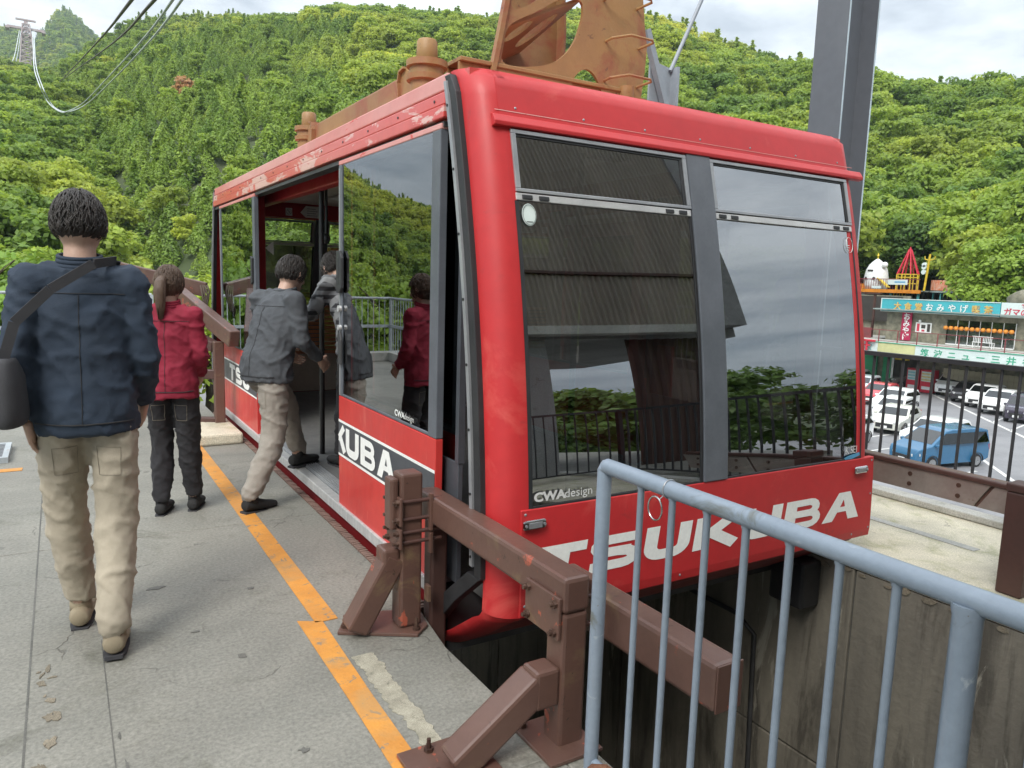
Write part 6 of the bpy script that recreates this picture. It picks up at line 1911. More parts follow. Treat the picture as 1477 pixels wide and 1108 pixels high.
    screen(hx, r0, .09, 'windscreen'); 
    a, b = tl, r1
    m = MB(); d = Vector((b[0] - a[0], 0, b[1] - a[1])); nn_ = Vector((-d.z, 0, d.x)).normalized() * .008
    vs = []
    for f in (.25, .9):
        x, z = a[0] + d.x * f, a[1] + d.z * f
        for s_ in (-1, 1): vs.append((x + nn_.x, s_ * (wy(x, z) - .12), z + nn_.z))
    m.add(vs, [(0, 1, 3, 2)]); o = obj('rear_window', m, 'car_glass', None, par=t)
    # face: grille, plate, lamps
    fx_ = c['L'] / 2
    m = MB(); m.box(fx_ - .05, fx_ + .012, -W * .52, W * .52, .42, .66); o = obj('grille', m, 'grille', None, bevel=.01, par=t)
    m = MB(); m.box(fx_ + .0, fx_ + .024, -.17, .17, .38, .53); o = obj('number_plate', m, 'white_paint', None, par=t)
    for s_ in (-1, 1):
        m = MB(); m.obox((fx_ - .03, s_ * W * .55, .70), (fx_ - .26, s_ * (W - .10), .76), .12, .13); o = obj('headlight', m, 'lamp_clear', None, bevel=.02, par=t)
        m = MB(); m.box(-fx_ - .012, -fx_ + .10, s_ * W * .74 - .07, s_ * W * .74 + .07, .78, 1.05); o = obj('tail_lamp', m, 'lamp_red', None, bevel=.01, par=t)
        m = MB(); m.box(hx[0] - .32, hx[0] - .14, min(s_ * W, s_ * (W + .17)), max(s_ * W, s_ * (W + .17)), belt + .02, belt + .15); o = obj('wing_mirror', m, paint, None, bevel=.03, par=t)
    return t
A0 = 192
car('van', 'car_blue', (35.2, 19.05), 170, 'metallic blue minivan parked nearest to the railing, front to the left')
car('suv', 'car_white', (38.9, 21.3), 182, 'white car half hidden behind the blue minivan')
car('sedan', 'car_pearl', (41.8, 25.3), 196, 'white sedan parked beyond the blue minivan')
car('suv', 'car_white', (48.3, 29.4), 192, 'white car with dark side glass between the red car and the white sedan')
car('sedan', 'car_red', (51.0, 32.3), 194, 'bright red car parked behind the white ones')
car('hatch', 'car_silver', (53.5, 35.3), 194, 'pale silver hatchback partly behind the red car')
car('suv', 'car_silver', (56.5, 38.4), 194, 'pale grey-blue car at the far end of the left row')
car('suv', 'car_white', (35.0, 24.2), 188, 'white sport utility car cut off by the edge of the cabin')
car('hatch', 'car_grey', (61.6, 36.2), 142, 'dark grey compact car standing in front of the red vending machines')
car('van', 'car_white', (61.3, 32.5), 191, 'long white people carrier parked in front of the pale board fence')
car('hatch', 'car_black', (58.7, 30.0), 191, 'black hatchback parked beside the white people carrier')
car('suv', 'car_white', (57.4, 28.2), 191, 'white compact car parked just right of the black hatchback')
car('suv', 'car_white', (55.4, 26.2), 191, 'white sport utility car next to the dark purple box car')
car('kei', 'car_purple', (53.1, 23.7), 191, 'dark purple boxy small van at the right edge')
car('van', 'car_silver', (66.5, 31.0), 191, 'pale green-tinted van behind the white people carrier')

car('hatch', 'car_white', (44.6, 27.2), 195, 'small white hatchback squeezed between the white sedan and the car with dark glass')
car('sedan', 'car_white', (64.0, 27.6), 191, 'white sedan roof behind the black hatchback at the right edge')
# ------------------------------------------------------------------ shops beyond the car park
surf('teal_sign', (0.07, 0.42, 0.47), (0.055, 0.36, 0.42), .4, 0.5)
surf('sign_white', (0.66, 0.74, 0.72), (0.58, 0.68, 0.66), .5, 0.5)
surf('sign_yellow', (0.62, 0.62, 0.32), None, .5, 0.5)
surf('yellow_letter', (0.70, 0.52, 0.16), None, 2, 0.5)
surf('green_letter', (0.05, 0.40, 0.24), None, 2, 0.5)
surf('red_letter', (0.60, 0.05, 0.09), None, 2, 0.5)
surf('red_banner', (0.42, 0.02, 0.08), None, 2, 0.6)
surf('stone_wall', (0.26, 0.24, 0.18), (0.13, 0.13, 0.095), 2.6, 0.9, bump=.5, bscale=4)
surf('roof_teal', (0.30, 0.36, 0.34), None, 1, 0.6)
surf('lantern', (0.72, 0.30, 0.04), (0.60, 0.20, 0.03), 4, 0.6)
surf('board_fence', (0.42, 0.38, 0.27), (0.33, 0.30, 0.21), 2, 0.8)
surf('play_orange', (0.72, 0.26, 0.03), None, 2, 0.5)
surf('play_red', (0.62, 0.03, 0.06), None, 2, 0.5)
surf('play_yellow', (0.72, 0.52, 0.04), None, 2, 0.5)
surf('play_teal', (0.10, 0.40, 0.40), None, 2, 0.5)
surf('terrace_red', (0.25, 0.05, 0.06), (0.18, 0.05, 0.05), 2, 0.6)
surf('green_front', (0.04, 0.36, 0.16), (0.03, 0.28, 0.13), 1, 0.5)
surf('shop_dark', (0.05, 0.045, 0.04), None, 1, 0.7)
surf('vend_red', (0.60, 0.03, 0.06), None, 2, 0.35)
UXs, UZ = (0, -1, 0), (0, 0, 1)
shop = thing('restaurant', (62, 34, LZ), 'low stone-faced restaurant and souvenir shop with a long turquoise roof sign', 'building')
def T_(n_, mb, mat, par=None, **k): return obj(n_, mb, mat, par or shop, **k)
TZ = -2.55     # terrace level
m = MB(); m.box(61.5, 62.0, 37.4, 39.0, TZ, 0.0); m.box(61.5, 62.0, 33.8, 37.39, TZ, 0.0); m.box(61.5, 62.0, 20.0, 28.6, TZ, 0.0); m.box(61.5, 62.0, 28.61, 33.79, -0.55, 0.0)
m.box(62.01, 68, 20, 39.0, TZ, -.05)
T_('wall', m, 'stone_wall')
m = MB(); m.box(60.6, 69, 19.5, 39.8, 0.0, 0.10); T_('roof', m, 'roof_teal')
m = MB(); m.box(60.95, 61.2, 29.65, 39.3, -0.12, 0.98); sg = T_('sign_board', m, 'teal_sign', bevel=.02)
m = MB(); m.box(60.90, 60.948, 29.65, 39.3, 0.93, 0.99); m.box(60.90, 60.948, 29.65, 39.3, -.14, -.09); m.box(60.90, 60.948, 39.24, 39.3, -.089, .929); T_('trim', m, 'sign_white', sg)
def sign_text(txt, y, z, size, mat, x=60.93, par=None, bold=.02, xs=1.0, shadow=None):
    if shadow:
        T_('lettering', text_mb(txt, size, (x + .008, y - .05, z - .05), UXs, UZ, .0, bold, xs), shadow, par or sg)
    return T_('lettering', text_mb(txt, size, (x, y, z), UXs, UZ, .0, bold, xs), mat, par or sg)
pos = 38.05
for i, ch in enumerate('大食堂おみやげ喫茶'):
    sign_text(ch, 38.15 - i * 0.915, 0.14, .66, 'yellow_letter' if ch in '大食堂喫茶' else 'white_paint', shadow='slat_orange' if ch in '大食堂喫茶' else 'play_teal', bold=.012)
m = MB(); m.box(60.95, 61.2, 21.0, 29.6, -0.12, 0.98); sg2 = T_('sign_board', m, 'sign_white', bevel=.02)
m = MB(); m.box(60.94, 60.948, 26.0, 27.5, -.08, .55); T_('sign_patch', m, 'teal_sign', sg2)
T_('lettering', text_mb('ガマの油', .62, (60.935, 29.4, 0.06), UXs, UZ, 0, .015, .95), 'red_letter', sg2)
T_('lettering', text_mb('筑波名物', .30, (60.935, 28.2, 0.66), UXs, UZ, 0, .01, 1.1), 'red_letter', sg2)
# shop window front: posts and panes
fw = MB(); fw.box(61.62, 61.66, 28.62, 33.78, TZ, -.552); T_('interior_shade', fw, 'shop_dark')
for k in range(6):
    y0, y1 = 28.62 + k * .86, 28.62 + (k + 1) * .86
    m = MB(); m.box(61.50, 61.55, y0, y0 + .05, TZ + .05, -.56); m.box(61.50, 61.55, y0 + .051, y1 - .001, -1.28, -1.23); m.box(61.50, 61.55, y0 + .051, y1 - .001, TZ, TZ + .10); wf_ = T_('window', m, 'white_paint')
    m = MB(); m.box(61.515, 61.525, y0 + .051, y1 - .001, TZ + .101, -1.281); m.box(61.515, 61.525, y0 + .051, y1 - .001, -1.229, -.56); T_('pane', m, 'clear_glass', wf_)
for k in range(6):
    y0 = 28.70 + k * .86
    m = MB(); m.prism([(y0 + j * .06, 61.58 + .012 * (j % 2)) for j in range(12)] + [(y0 + j * .06, 61.60 + .012 * (j % 2)) for j in range(11, -1, -1)], 'xy', TZ + .1, -1.3) if False else m.add([(61.58 + .02 * (j % 2), y0 + j * .06, z) for j in range(13) for z in (TZ + .1, -1.3)], [(2 * j, 2 * j + 2, 2 * j + 3, 2 * j + 1) for j in range(12)])
    T_('curtain', m, 'cream')
# orange lanterns in a row
ln = None
for k in range(13):
    y = 33.7 - k * .41
    if ln is None:
        m = MB(); m.lathe((61.2, y, -1.20), [(.07, -.16), (.15, -.11), (.185, 0), (.15, .11), (.07, .16)], 12)
        ln = obj('paper_lantern', m, 'lantern', origin=(61.2, y, -1.2), smooth='all', label='first orange paper lantern from the left in the row across the shop window', cat='lantern', group='orange lanterns across the shop window')
    else:
        c = ln.copy(); link(c); c.location = (61.2, y, -1.20)
        c['label'] = '%s orange paper lantern from the left in the row across the shop window' % ['', 'second', 'third', 'fourth', 'fifth', 'sixth', 'seventh', 'eighth', 'ninth', 'tenth', 'eleventh', 'twelfth', 'last'][k]
# banner, menu board, round lamps, bench
bn = thing('vertical_banner', (61.3, 37.1, TZ), 'crimson vertical banner with white characters beside the shop entrance', 'banner')
m = MB(); m.box(61.26, 61.30, 36.62, 37.5, TZ + .05, -.14); obj('cloth', m, 'red_banner', bn)
for i, ch in enumerate('おみやげ'):
    obj('lettering', text_mb(ch, .60, (61.25, 37.36, -.72 - i * .57), UXs, UZ, 0, .02, 1.0), 'white_paint', bn)
mb_ = thing('menu_board', (61.4, 35.8, TZ), 'white framed menu board with red and dark print on the stone wall', 'sign')
m = MB(); m.box(61.42, 61.49, 35.0, 36.35, -1.75, -.92); obj('board', m, 'white_paint', mb_, bevel=.02)
m = MB(); m.box(61.41, 61.418, 36.0, 36.22, -1.66, -1.02); m.box(61.41, 61.418, 35.55, 35.8, -1.66, -1.5); obj('print', m, 'red_letter', mb_)
m = MB(); m.box(61.41, 61.418, 35.1, 35.35, -1.66, -1.02); m.box(61.41, 61.418, 35.5, 35.85, -1.40, -1.1); obj('print', m, 'shop_dark', mb_)
for (y, lb) in ((36.0, 'small round white wall lamp above the menu board'), (26.9, 'small round white wall lamp on the stone wall right of the shop window')):
    m = MB(); ball(m, (61.42, y, -.80), .12, .12, .12, 12, 10); obj('wall_lamp', m, 'white_paint', origin=(61.45, y, -.8), smooth='all', label=lb, cat='lamp')
bn2 = thing('bench', (60.6, 30.3, TZ), 'white slatted bench on the terrace in front of the shop window', 'bench')
m = MB(); m.box(60.3, 60.7, 29.6, 31.1, TZ + .42, TZ + .46); obj('seat', m, 'white_paint', bn2)
m = MB(); m.box(60.30, 60.33, 29.6, 31.1, TZ + .85, TZ + .91)
for k in range(12): m.box(60.30, 60.325, 29.66 + k * .12, 29.70 + k * .12, TZ + .46, TZ + .849)
obj('backrest', m, 'white_paint', bn2)
for y in (29.62, 31.02):
    for x in (60.32, 60.64):
        m = MB(); m.box(x, x + .05, y, y + .05, TZ, TZ + .419); obj('leg', m, 'white_paint', bn2)
# terrace slab, its fascia signs and balustrade
ter = thing('terrace', (58, 30, LZ), 'terrace in front of the restaurant with a long white and green fascia sign', 'terrace')
m = MB(); m.box(56.6, 61.49, 14, 40.6, TZ - .35, TZ - .02); obj('slab', m, 'green_front', ter) if False else obj('slab', m, 'pale_concrete', ter)
def fas(y0, y1, mat, z0=-3.42, z1=-2.52):
    m = MB(); m.box(56.35, 56.55, y0, y1, z0, z1); return obj('sign_board', m, mat, ter, bevel=.015)
f1 = fas(36.3, 41.5, 'sign_white'); f2 = fas(33.2, 36.29, 'sign_yellow'); f3 = fas(14.0, 33.19, 'sign_white')
m = MB(); m.box(56.30, 56.348, 14.0, 41.5, -3.50, -3.42); m.box(56.30, 56.348, 14.0, 41.5, -2.52, -2.46); obj('trim', m, 'green_letter', ter)
for i, ch in enumerate('筑波ニュー三井谷'):
    obj('lettering', text_mb(ch, .60, (56.34, 32.75 - i * 1.02, -3.20), UXs, UZ, 0, .014, 1.1), 'green_letter', f3)
obj('lettering', text_mb('ガマ洞窟', .58, (56.34, 39.3, -3.16), UXs, UZ, 0, .0, 1.1), 'play_teal', f1)
m = MB(); m.box(57.2, 57.24, 14, 40.4, TZ + .98, TZ + 1.03); m.box(57.2, 57.24, 14, 40.4, TZ + .10, TZ + .14)
tr_ = thing('balustrade', (57.2, 30, TZ), 'dark red metal balustrade along the restaurant terrace', 'railing')
obj('rail', m, 'terrace_red', tr_)
po = None
for k in range(17):
    y = 14.4 + k * 1.6
    if po is None: m = MB(); m.box(57.19, 57.25, y, y + .06, TZ, TZ + .979); po = obj('post', m, 'terrace_red', tr_)
    else: share(po, 'post', wloc(po) + Vector((0, k * 1.6, 0)), tr_)
# torii gate in red
tg = thing('torii_gate', (56.0, 37.9, -3.4), 'small red torii gate standing on the awning at the left end of the fascia sign', 'torii gate')
m = MB(); m.box(56.0, 56.2, 36.4, 39.4, -2.50, -2.34); obj('lintel', m, 'play_red', tg, bevel=.02)
m = MB(); m.box(56.05, 56.15, 36.8, 39.0, -2.85, -2.75); obj('tie_beam', m, 'play_red', tg)
for y in (37.1, 38.6): m = MB(); m.cyl((56.1, y, -3.6), (56.1, y, -2.51), .09, 10); obj('pillar', m, 'play_red', tg)
# ground floor under the terrace: green front, fence of boards, vending machines
gf = thing('ground_floor_shop', (60, 33, LZ), 'green fronted ground floor shop beneath the restaurant terrace', 'building')
m = MB(); m.box(60.5, 61.4, 14, 41, LZ, TZ - .351); obj('wall', m, 'stone_wall', gf)
m = MB(); m.box(60.3, 60.49, 38.8, 41.3, LZ, -3.4); m.box(60.3, 60.49, 37.2, 38.2, LZ, -3.5); obj('green_panel', m, 'green_front', gf)
m = MB(); m.box(60.4, 60.49, 35.3, 37.19, LZ, -3.9); obj('doorway', m, 'shop_dark', gf)
m = MB(); m.box(60.0, 60.38, 35.9, 37.0, -4.1, -3.5); obj('yellow_awning', m, 'play_yellow', gf, bevel=.03)
m = MB(); m.box(60.25, 60.42, 37.2, 37.4, LZ, -4.0); obj('door_post', m, 'white_paint', gf)
fb_ = thing('board_fence', (60.0, 26, LZ), 'pale vertical board fence behind the parked white people carrier', 'fence')
fbk = MB(); fbk.box(60.12, 60.2, 16, 33.0, LZ + .3, LZ + .4); fbk.box(60.12, 60.2, 16, 33.0, LZ + 1.7, LZ + 1.8); obj('rail', fbk, 'board_fence', fb_)
bd = None
for k in range(85):
    y = 32.8 - k * .2
    if bd is None: m = MB(); m.box(60.07, 60.119, y - .092, y + .092, LZ, LZ + 2.15); bd = obj('board', m, 'board_fence', fb_, bevel=.01)
    else:
        o = share(bd, 'board', wloc(bd) + Vector((-.02 * (k % 2), -k * .2, .02 * math.sin(k * 3))), fb_)
for i, (y, lb) in enumerate(((35.0, 'left one of the two red drink vending machines'), (33.85, 'right one of the two red drink vending machines, beside the board fence'))):
    v = thing('vending_machine', (59.6, y, LZ), lb, 'vending machine', 'red vending machines')
    m = MB(); m.box(59.5, 60.3, y - .52, y + .52, LZ + .05, LZ + 1.9); obj('cabinet', m, 'vend_red', v, bevel=.03)
    m = MB(); m.box(59.47, 59.498, y - .42, y + .42, LZ + .95, LZ + 1.75); dp = obj('display', m, 'sign_white', v, bevel=.01)
    m = MB()
    for r0_ in range(3):
        for q in range(8): m.cyl((59.465, y - .35 + q * .1, LZ + 1.02 + r0_ * .24), (59.465, y - .35 + q * .1, LZ + 1.16 + r0_ * .24), .03, 8)
    obj('bottle_row', m, ['teal_sign', 'play_yellow'][i], dp)
    m = MB(); m.box(59.47, 59.498, y - .35, y + .35, LZ + .30, LZ + .55); obj('hatch', m, 'white_paint', v)
# small items by the green front
m = MB(); m.box(58.0, 58.7, 38.7, 39.9, LZ, LZ + .75); obj('red_crate', m, 'play_red', origin=(58.3, 39.3, LZ), bevel=.05, label='red box standing by the green shop front left of the dark grey car', cat='box')
lan = thing('stone_lantern', (53.6, 38.6, LZ), 'red roofed garden lantern in front of the shrub left of the dark grey car', 'lantern')
m = MB(); m.cyl((53.6, 38.6, LZ), (53.6, 38.6, LZ + 1.6), .10, 10); obj('post', m, 'wall_render', lan)
m = MB(); m.box(53.42, 53.78, 38.42, 38.78, LZ + 1.60, LZ + 1.92); obj('lamp_box', m, 'play_red', lan)
m = MB(); m.lathe((53.6, 38.6, LZ + 1.93), [(.62, 0), (.40, .12), (.06, .34)], 4); obj('roof', m, 'play_red', lan)

shed = thing('open_shed', (64, 44, TZ), 'dark open shed with brown posts left of the restaurant, under the playground deck', 'shed')
m = MB(); m.box(66.0, 66.3, 39.9, 54, LZ, 1.2); obj('wall', m, 'stone_wall', shed)
m = MB(); m.box(61.0, 66.4, 39.95, 54, TZ - .3, TZ); obj('slab', m, 'pale_concrete', shed)
m = MB(); m.box(65.7, 65.98, 40.5, 53, -1.2, 1.1); obj('shadow_board', m, 'shop_dark', shed)
po = None
for k in range(6):
    m = MB(); m.box(62.0, 62.18, 40.6 + k * 2.1, 40.78 + k * 2.1, TZ, 1.3); obj('post', m, 'brown_dark', shed, bevel=.01)
m = MB(); m.box(61.2, 61.3, 40.2, 53.5, TZ + .0, TZ + .9); obj('low_wall', m, 'terrace_red', shed)
m = MB(); m.box(61.9, 62.3, 40.2, 53.5, 1.301, 1.42); obj('beam', m, 'brown_dark', shed)
m = MB(); m.box(60.6, 61.0, 41.2, 42.6, TZ - .0, TZ + .8); m.box(60.6, 61.0, 44, 45.2, TZ - .0, TZ + .7); obj('counter', m, 'teal_sign', shed)

# ------------------------------------------------------------------ playground deck behind the restaurant
pg = thing('playground_deck', (72, 46, TZ), 'raised playground deck with an orange edge beam on turquoise posts', 'deck')
m = MB(); m.box(70.6, 78, 41.6, 49.5, 1.62, 1.74); obj('slab', m, 'roof_teal', pg)
m = MB(); m.box(70.35, 70.59, 41.6, 49.5, 1.45, 1.78); obj('edge_beam', m, 'play_orange', pg)
for y in (41.8, 44.6, 47.6): m = MB(); m.box(70.62, 70.8, y, y + .18, -2.6, 1.61); obj('post', m, 'play_teal', pg)
m = MB()
for k in range(14): m.box(76.5 + .0, 76.8, 41.8 + k * .56, 41.95 + k * .56, -2.6, 1.6)
obj('back_wall', m, 'shop_dark', pg); m = MB(); m.box(76.81, 76.9, 41.6, 49.5, -2.6, 1.6); obj('back_wall', m, 'stone_wall', pg)
m = MB(); m.box(70.45, 70.5, 41.7, 49.4, 2.75, 2.82)
for k in range(30): m.box(70.46, 70.49, 41.8 + k * .26, 41.83 + k * .26, 1.79, 2.75)
obj('railing', m, 'terrace_red', pg)
m = MB(); m.box(70.36, 70.42, 42.9, 44.9, 2.25, 2.75); bb = obj('sign_board', m, 'sign_white', pg)
m = MB(); m.box(70.35, 70.358, 43.1, 44.2, 2.45, 2.58); obj('print', m, 'logo_blue', bb)
m = MB(); m.box(70.36, 70.42, 45.6, 46.6, 1.85, 2.1); obj('sign_board', m, 'sign_white', pg)
rw = thing('round_balcony', (73, 41, TZ), 'round end of the deck with red patterned panels on turquoise legs', 'deck')
m = MB(); m.lathe((72.6, 39.7, 1.6), [(1.9, 0), (1.9, .15)], 20); obj('slab', m, 'roof_teal', rw)
m = MB()
for k in range(20):
    a0, a1 = 2 * math.pi * k / 20, 2 * math.pi * (k + .9) / 20
    m.obox((72.6 + 1.86 * math.cos(a0), 39.7 + 1.86 * math.sin(a0), 2.28), (72.6 + 1.86 * math.cos(a1), 39.7 + 1.86 * math.sin(a1), 2.28), .04, .95)
surf('play_pattern', (0.62, 0.18, 0.08), (0.66, 0.40, 0.30), 3, .6); obj('panel', m, 'play_pattern', rw)
for k in range(6):
    a = 1.0 * k; m = MB(); m.cyl((72.6 + 1.6 * math.cos(a), 39.7 + 1.6 * math.sin(a), -2.6), (72.6 + 1.6 * math.cos(a), 39.7 + 1.6 * math.sin(a), 1.59), .08, 8); obj('leg', m, 'play_teal', rw)
py = thing('climbing_tower', (72.3, 44.1, 1.74), 'yellow climbing frame topped by a tall red open pyramid', 'play tower')
m = MB()
for k in range(8):
    a = 2 * math.pi * k / 8; m.tube([(72.3 + 1.0 * math.cos(a), 44.1 + 1.0 * math.sin(a), 3.3), (72.3 + .1 * math.cos(a), 44.1 + .1 * math.sin(a), 5.75)], .07, 6)
m.tube([(72.3, 44.1, 5.4), (72.3, 44.1, 6.0)], [.16, .05], 8)
obj('pyramid', m, 'play_red', py)
m = MB()
for k in range(8):
    a = 2 * math.pi * k / 8; b = 2 * math.pi * (k + 1) / 8
    p = (72.3 + 1.0 * math.cos(a), 44.1 + 1.0 * math.sin(a)); q = (72.3 + 1.0 * math.cos(b), 44.1 + 1.0 * math.sin(b))
    m.tube([(p[0], p[1], 1.74), (p[0], p[1], 3.3)], .06, 6)
    for z in (2.4, 3.0, 3.3): m.tube([(p[0], p[1], z), (q[0], q[1], z)], .045, 6)
obj('frame', m, 'play_yellow', py)
m = MB(); m.box(72.0, 72.7, 43.6, 44.6, -2.5, 1.4); obj('ladder_cage', m, 'play_yellow', py) if False else None
m = MB()
for y in (43.3, 43.6, 43.9, 44.2, 44.5, 44.8): m.box(70.9, 70.95, y, y + .05, .1, 1.44)
m.box(70.9, 70.95, 43.3, 44.85, 0.05, .10); m.box(70.9, 70.95, 43.3, 44.85, 1.1, 1.16); obj('ladder_cage', m, 'play_yellow', py)
yp = thing('yellow_mast', (71, 41.5, 1.7), 'thin yellow mast with small hoops and white discs beside the red pyramid', 'mast')
m = MB(); m.tube([(71, 41.55, 1.74), (71, 41.30, 5.2)], .10, 8); obj('pole', m, 'play_yellow', yp)
m = MB()
for s_ in (-1, 1): m.tube([(71, 41.3 + s_ * .5, 5.0), (71, 41.3 + s_ * .45, 4.72), (71, 41.3, 4.6)], .05, 6)
obj('hoop', m, 'play_yellow', yp)
m = MB()
for z in (3.5, 3.95, 4.2): m.cyl((70.9, 41.75, z), (71.1, 41.75, z), .22, 12)
obj('disc', m, 'sign_white', yp)
wh = thing('white_play_house', (71.4, 47.0, 1.74), 'white rounded play house with two dark round windows on the deck', 'play house')
m = MB(); m.lathe((71.6, 47.0, 1.74), [(1.0, 0), (1.12, .5), (1.15, 1.2), (1.0, 2.0), (.75, 2.5), (.35, 2.9), (.08, 3.1)], 24); obj('shell', m, 'white_paint', wh, smooth='all')
m = MB(); m.lathe((71.6, 47.0, 4.8), [(.05, 0), (.05, .3), (.12, .34), (.02, .6)], 10); obj('finial', m, 'play_yellow', wh)
m = MB(); m.cyl((70.50, 47.45, 2.85), (70.62, 47.40, 2.85), .15, 12); m.cyl((70.50, 46.55, 2.85), (70.62, 46.6, 2.85), .15, 12); obj('round_window', m, 'shop_dark', wh)
m = MB(); m.box(70.52, 70.60, 46.75, 47.3, 3.55, 3.72); obj('slot', m, 'shop_dark', wh)
m = MB(); ball(m, (71.3, 46.0, 4.2), .3, .3, .3, 12, 10); obj('knob', m, 'white_paint', wh, smooth='all')
sl = thing('yellow_slide', (71, 45.6, 1.74), 'small yellow and red slide on the deck between the white house and the pyramid', 'slide')
m = MB(); m.obox((70.9, 46.3, 2.9), (70.9, 45.1, 1.95), .5, .08); obj('chute', m, 'play_yellow', sl)
m = MB(); m.cyl((70.8, 46.9, 2.1), (70.9, 46.9, 2.1), .35, 16); obj('wheel', m, 'play_orange', sl)
m = MB(); m.box(70.7, 70.9, 47.6, 48.4, 1.8, 2.3); obj('panel', m, 'play_orange', sl)
# mossy boulder roof ornament on the far right of the sign
m = MB(); ball(m, (62.4, 27.3, 1.1), 1.4, 2.6, 1.15, 22, 14, lambda q, p: p * (1 + .12 * noise.noise(q * 3))); obj('rock_mound', m, 'stone_wall', origin=(62.4, 27.3, .1), smooth='all', label='mossy artificial rock mound on the roof above the white sign', cat='rock')
m = MB(); ball(m, (61.5, 27.2, 2.05), .3, .35, .3, 12, 8); obj('rock_figure', m, 'play_red', origin=(61.5, 27.2, 1.9), smooth='all', label='small red figure sitting on top of the rock mound', cat='ornament')

# ------------------------------------------------------------------ pylon and ropes on the left
PX, PY = -10.2, 545.0
bz, tz = 116.0, 141.5
py_ = thing('ropeway_pylon', (PX, PY, bz), 'tall steel lattice ropeway pylon on the wooded ridge at the far left', 'pylon')
surf('pylon_steel', (0.46, 0.42, 0.42), (0.40, 0.30, 0.30), .3, 0.6)
def corner(k, z):
    t = (z - bz) / (tz - bz); w = 4.2 * (1 - t) + 1.7 * t
    return Vector((PX + (-w if k in (0, 3) else w), PY + (-w if k < 2 else w), z))
m = MB()
for k in range(4): m.tube([corner(k, bz - 6), corner(k, tz)], .42, 6)
obj('leg_frame', m, 'pylon_steel', py_)
m = MB(); nz_ = 8
for i in range(nz_):
    z0, z1 = bz + (tz - bz) * i / nz_, bz + (tz - bz) * (i + 1) / nz_
    for k in range(4):
        k2 = (k + 1) % 4
        m.tube([corner(k, z0), corner(k2, z1)], .22, 5); m.tube([corner(k2, z0), corner(k, z1)], .22, 5); m.tube([corner(k, z1), corner(k2, z1)], .22, 5)
obj('bracing', m, 'pylon_steel', py_)
m = MB(); m.box(PX - 9.5, PX + 9.0, PY - 1, PY + 1, 138.4, 139.6); m.box(PX - 5, PX + 5, PY - .8, PY + .8, 143.5, 144.3); m.box(PX - 1, PX + 1, PY - .6, PY + .6, 141.5, 143.5); obj('cross_arm', m, 'pylon_steel', py_)
m = MB(); m.box(PX - 10.2, PX - 8.2, PY - 4, PY + 3, 137.2, 138.3); m.box(PX + 7.6, PX + 9.6, PY - 4, PY + 3, 137.2, 138.3); obj('saddle', m, 'pylon_steel', py_)
surf('rope_pale', (0.55, 0.60, 0.60), None, .3, .5); surf('rope_dark', (0.10, 0.085, 0.08), None, .3, .6)
CAMM = Matrix(CAMROT)
def at_px(px, py, d):
    r = CAMM @ Vector((px - 738.5, -(py - 554.0), -1077.0)); k = d / math.hypot(r.x, r.y); return Vector((0, 0, 1.5)) + r * k
def rope(pts, r0, r1, mat, label):
    P = [at_px(*p) for p in pts]
    Q = [(p, 1, 1) for p in P]; Q = [q[0] for q in interp_path([(p, 1, 1) for p in P], 10)]
    L_ = [r0 + (r1 - r0) * min(1, q.y / 400.0) for q in Q]
    m = MB(); m.tube(Q, L_, 6)
    return obj('rope', m, mat, origin=tuple(P[0]), smooth='all', label=label, cat='rope', group='ropes from the pylon to the station')
rope([(290, -60, 12), (262, 0, 16), (210, 66, 36), (160, 118, 70), (128, 148, 95), (108, 159, 110), (90, 161, 128), (74, 150, 165), (60, 122, 165), (52, 95, 240), (50, 70, 350), (49, 45, 544)], .022, .20, 'rope_pale', 'pale steel rope, rightmost of the sagging pair from the pylon')
rope([(276, -60, 12), (249, 0, 16), (200, 64, 36), (152, 116, 70), (122, 147, 95), (102, 159, 110), (86, 161, 128), (68, 146, 165), (55, 118, 165), (49, 95, 240), (48, 70, 350), (47, 45, 544)], .022, .20, 'rope_pale', 'pale steel rope, left one of the sagging pair from the pylon')
rope([(258, -60, 12), (223, 0, 16), (150, 72, 60), (100, 108, 180), (78, 126, 330)], .028, .12, 'rope_dark', 'dark rope, right one of the steep dark pair')
rope([(222, -60, 12), (190, 0, 16), (130, 72, 60), (92, 112, 180), (72, 132, 330)], .028, .12, 'rope_dark', 'dark rope, left one of the steep dark pair')
rope([(-40, 175, 200), (0, 128, 330), (14, 105, 430), (24, 85, 500), (30, 45, 544)], .05, .20, 'rope_pale', 'pale rope sagging from the left arm of the pylon, upper')
rope([(-40, 160, 200), (0, 112, 330), (12, 98, 430), (21, 80, 500), (28, 44, 544)], .05, .20, 'rope_pale', 'pale rope sagging from the left arm of the pylon, lower')

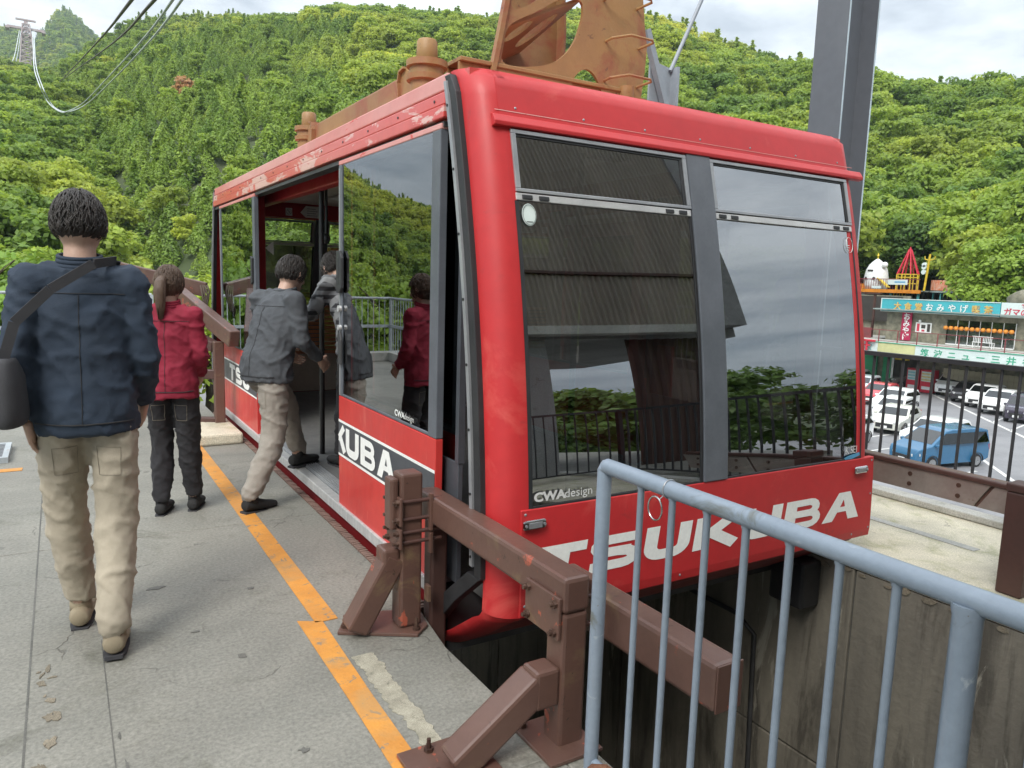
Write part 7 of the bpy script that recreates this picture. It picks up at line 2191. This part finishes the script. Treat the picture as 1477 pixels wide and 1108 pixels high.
# ------------------------------------------------------------------ single trees
rt = random.Random(99)
def ground_near(x, y): return -6.5
spots = [(70.8, 34.6, -2.5, 1.3, 0, 'broad lime-green tree with spreading boughs directly behind the turquoise sign'), (71.0, 29.6, -2.5, 1.25, 1, 'broad lime-green tree behind the white sign at the right edge'), (82, 39.5, 0, 1.6, 2, 'tall bright green tree higher on the slope behind the turquoise sign'),
         (74.5, 26.8, -2.5, 1.4, 0, 'dark green tree behind the rock mound at the right edge'), (78, 33.5, 0, 1.6, 1, 'rounded green tree on the slope above the right end of the shop')]
for (x, y, z, sc, k, lb) in spots:
    tree('broadleaf_tree', (x, y, z), crown_near[k], sc, lb, 'trees behind the shops', rt)
k = 0
for i in range(10):
    for j in range(5):
        az = 50.5 + i * 1.75 + rt.uniform(-.6, .6); d = 84 + j * 7.5 + rt.uniform(-2, 2) + (4 if az < 56 else 0)
        x, y = d * math.sin(R(az)), d * math.cos(R(az))
        if 66 < x < 81.5 and y > 36.5: continue
        el, dn, zn, dr = interp(HA, az); t = max(0, (d - dn) / (dr - dn))
        z = hill_z(HA, az, t)[2]
        q = rt.random(); dark = q > .62
        me_ = rt.choice(crown_con) if q > .9 else rt.choice(crown_dark) if dark else rt.choice(crown_near)
        tree('conifer_tree' if q > .9 else 'broadleaf_tree', (x, y, z - .8), me_, rt.uniform(.85, 1.3), ('dark green conifer' if q > .9 else 'dark green broadleaf tree' if dark else 'bright green broadleaf tree') + ' on the lower slope behind the shops', ('conifers' if q > .9 else 'dark broadleaf trees' if dark else 'bright broadleaf trees') + ' on the lower slope behind the shops', rt)
leafmat('leaf_withered', (0.52, 0.30, 0.13), (0.62, 0.38, 0.18), (0.60, 0.38, 0.18), 0.08)
wi = raw('crown', proto_broad(77, 2600, 3.0, 6.0, 26, 0.28), 'leaf_withered')
_z = hill_z(HA, 8.15, 0.30)
tree('withered_tree', (_z[0], _z[1], _z[2] + .5), wi, 0.95, 'single withered orange-brown tree standing out on the green hillside left of the cabin', None, rt)
tree('shrub', (54.6, 39.6, LZ), crown_near[0], .5, 'low yellow-green shrub by the green shop front, left of the dark grey car', None, rt)
# trees just beyond the left railing and past the far end of the platform
for (x, y, top, sc, lb) in [(-1.4, 17.6, 1.75, .62, 'bright yellow-green tree just beyond the far railing at the left edge'), (0.9, 19.5, 1.4, .62, 'yellow-green tree top just past the far railing between the two nearest passengers'), (3.2, 20.5, 1.25, .6, 'yellow-green tree seen through the rear window of the cabin'),
                        (-4.5, 18.5, 1.4, .65, 'bright green tree beyond the left corner of the platform'), (5.4, 22, .9, .6, 'yellow-green tree behind the cabin, seen through its windows')]:
    tree('broadleaf_tree', (x, y, top - 7.0 * sc), crown_near[rt.randrange(3)], sc, lb, None, rt)
for i in range(14):
    x, y = -6 - rt.uniform(0, 5), -2 + i * 1.7 + rt.uniform(-.8, .8)
    tree('broadleaf_tree', (x, y, -6.2 + rt.uniform(-.6, .6)), rt.choice(crown_dark), rt.uniform(.75, .95), 'dark green tree on the slope below the left railing', 'trees below the left railing', rt)
# trees behind the photographer, for the window reflections
for (x, y, z, sc) in [(3.2, -13.5, -3.6, .9), (6.5, -16, -3.5, .95), (0.5, -15, -3.8, 1.0), (16, -22, -6.5, 1.1), (22, -25, -6.5, 1.3), (27, -22, -6.5, 1.2), (33, -25, -6.5, 1.4), (38, -20, -6.5, 1.3), (44, -18, -6.5, 1.4)]:
    tree('broadleaf_tree', (x, y, z), rt.choice(crown_dark), sc, 'dark green tree behind the photographer, seen mirrored in the cabin windows', 'trees behind the station', rt)
# ------------------------------------------------------------------ haze
m = MB(); m.box(-2700, 2700, -2700, 2700, -60, 440)
mh = bpy.data.materials.new('haze'); mh.use_nodes = True
nt = mh.node_tree; nt.nodes.clear()
pv = nt.nodes.new('ShaderNodeVolumePrincipled'); pv.inputs['Color'].default_value = (0.74, 0.88, 1.0, 1); pv.inputs['Density'].default_value = 0.00019; pv.inputs['Anisotropy'].default_value = 0.2
ou = nt.nodes.new('ShaderNodeOutputMaterial'); nt.links.new(pv.outputs[0], ou.inputs['Volume'])
MATS['haze'] = mh
obj('haze', m, 'haze', kind='stuff', label='thin bluish haze over the valley and hills')
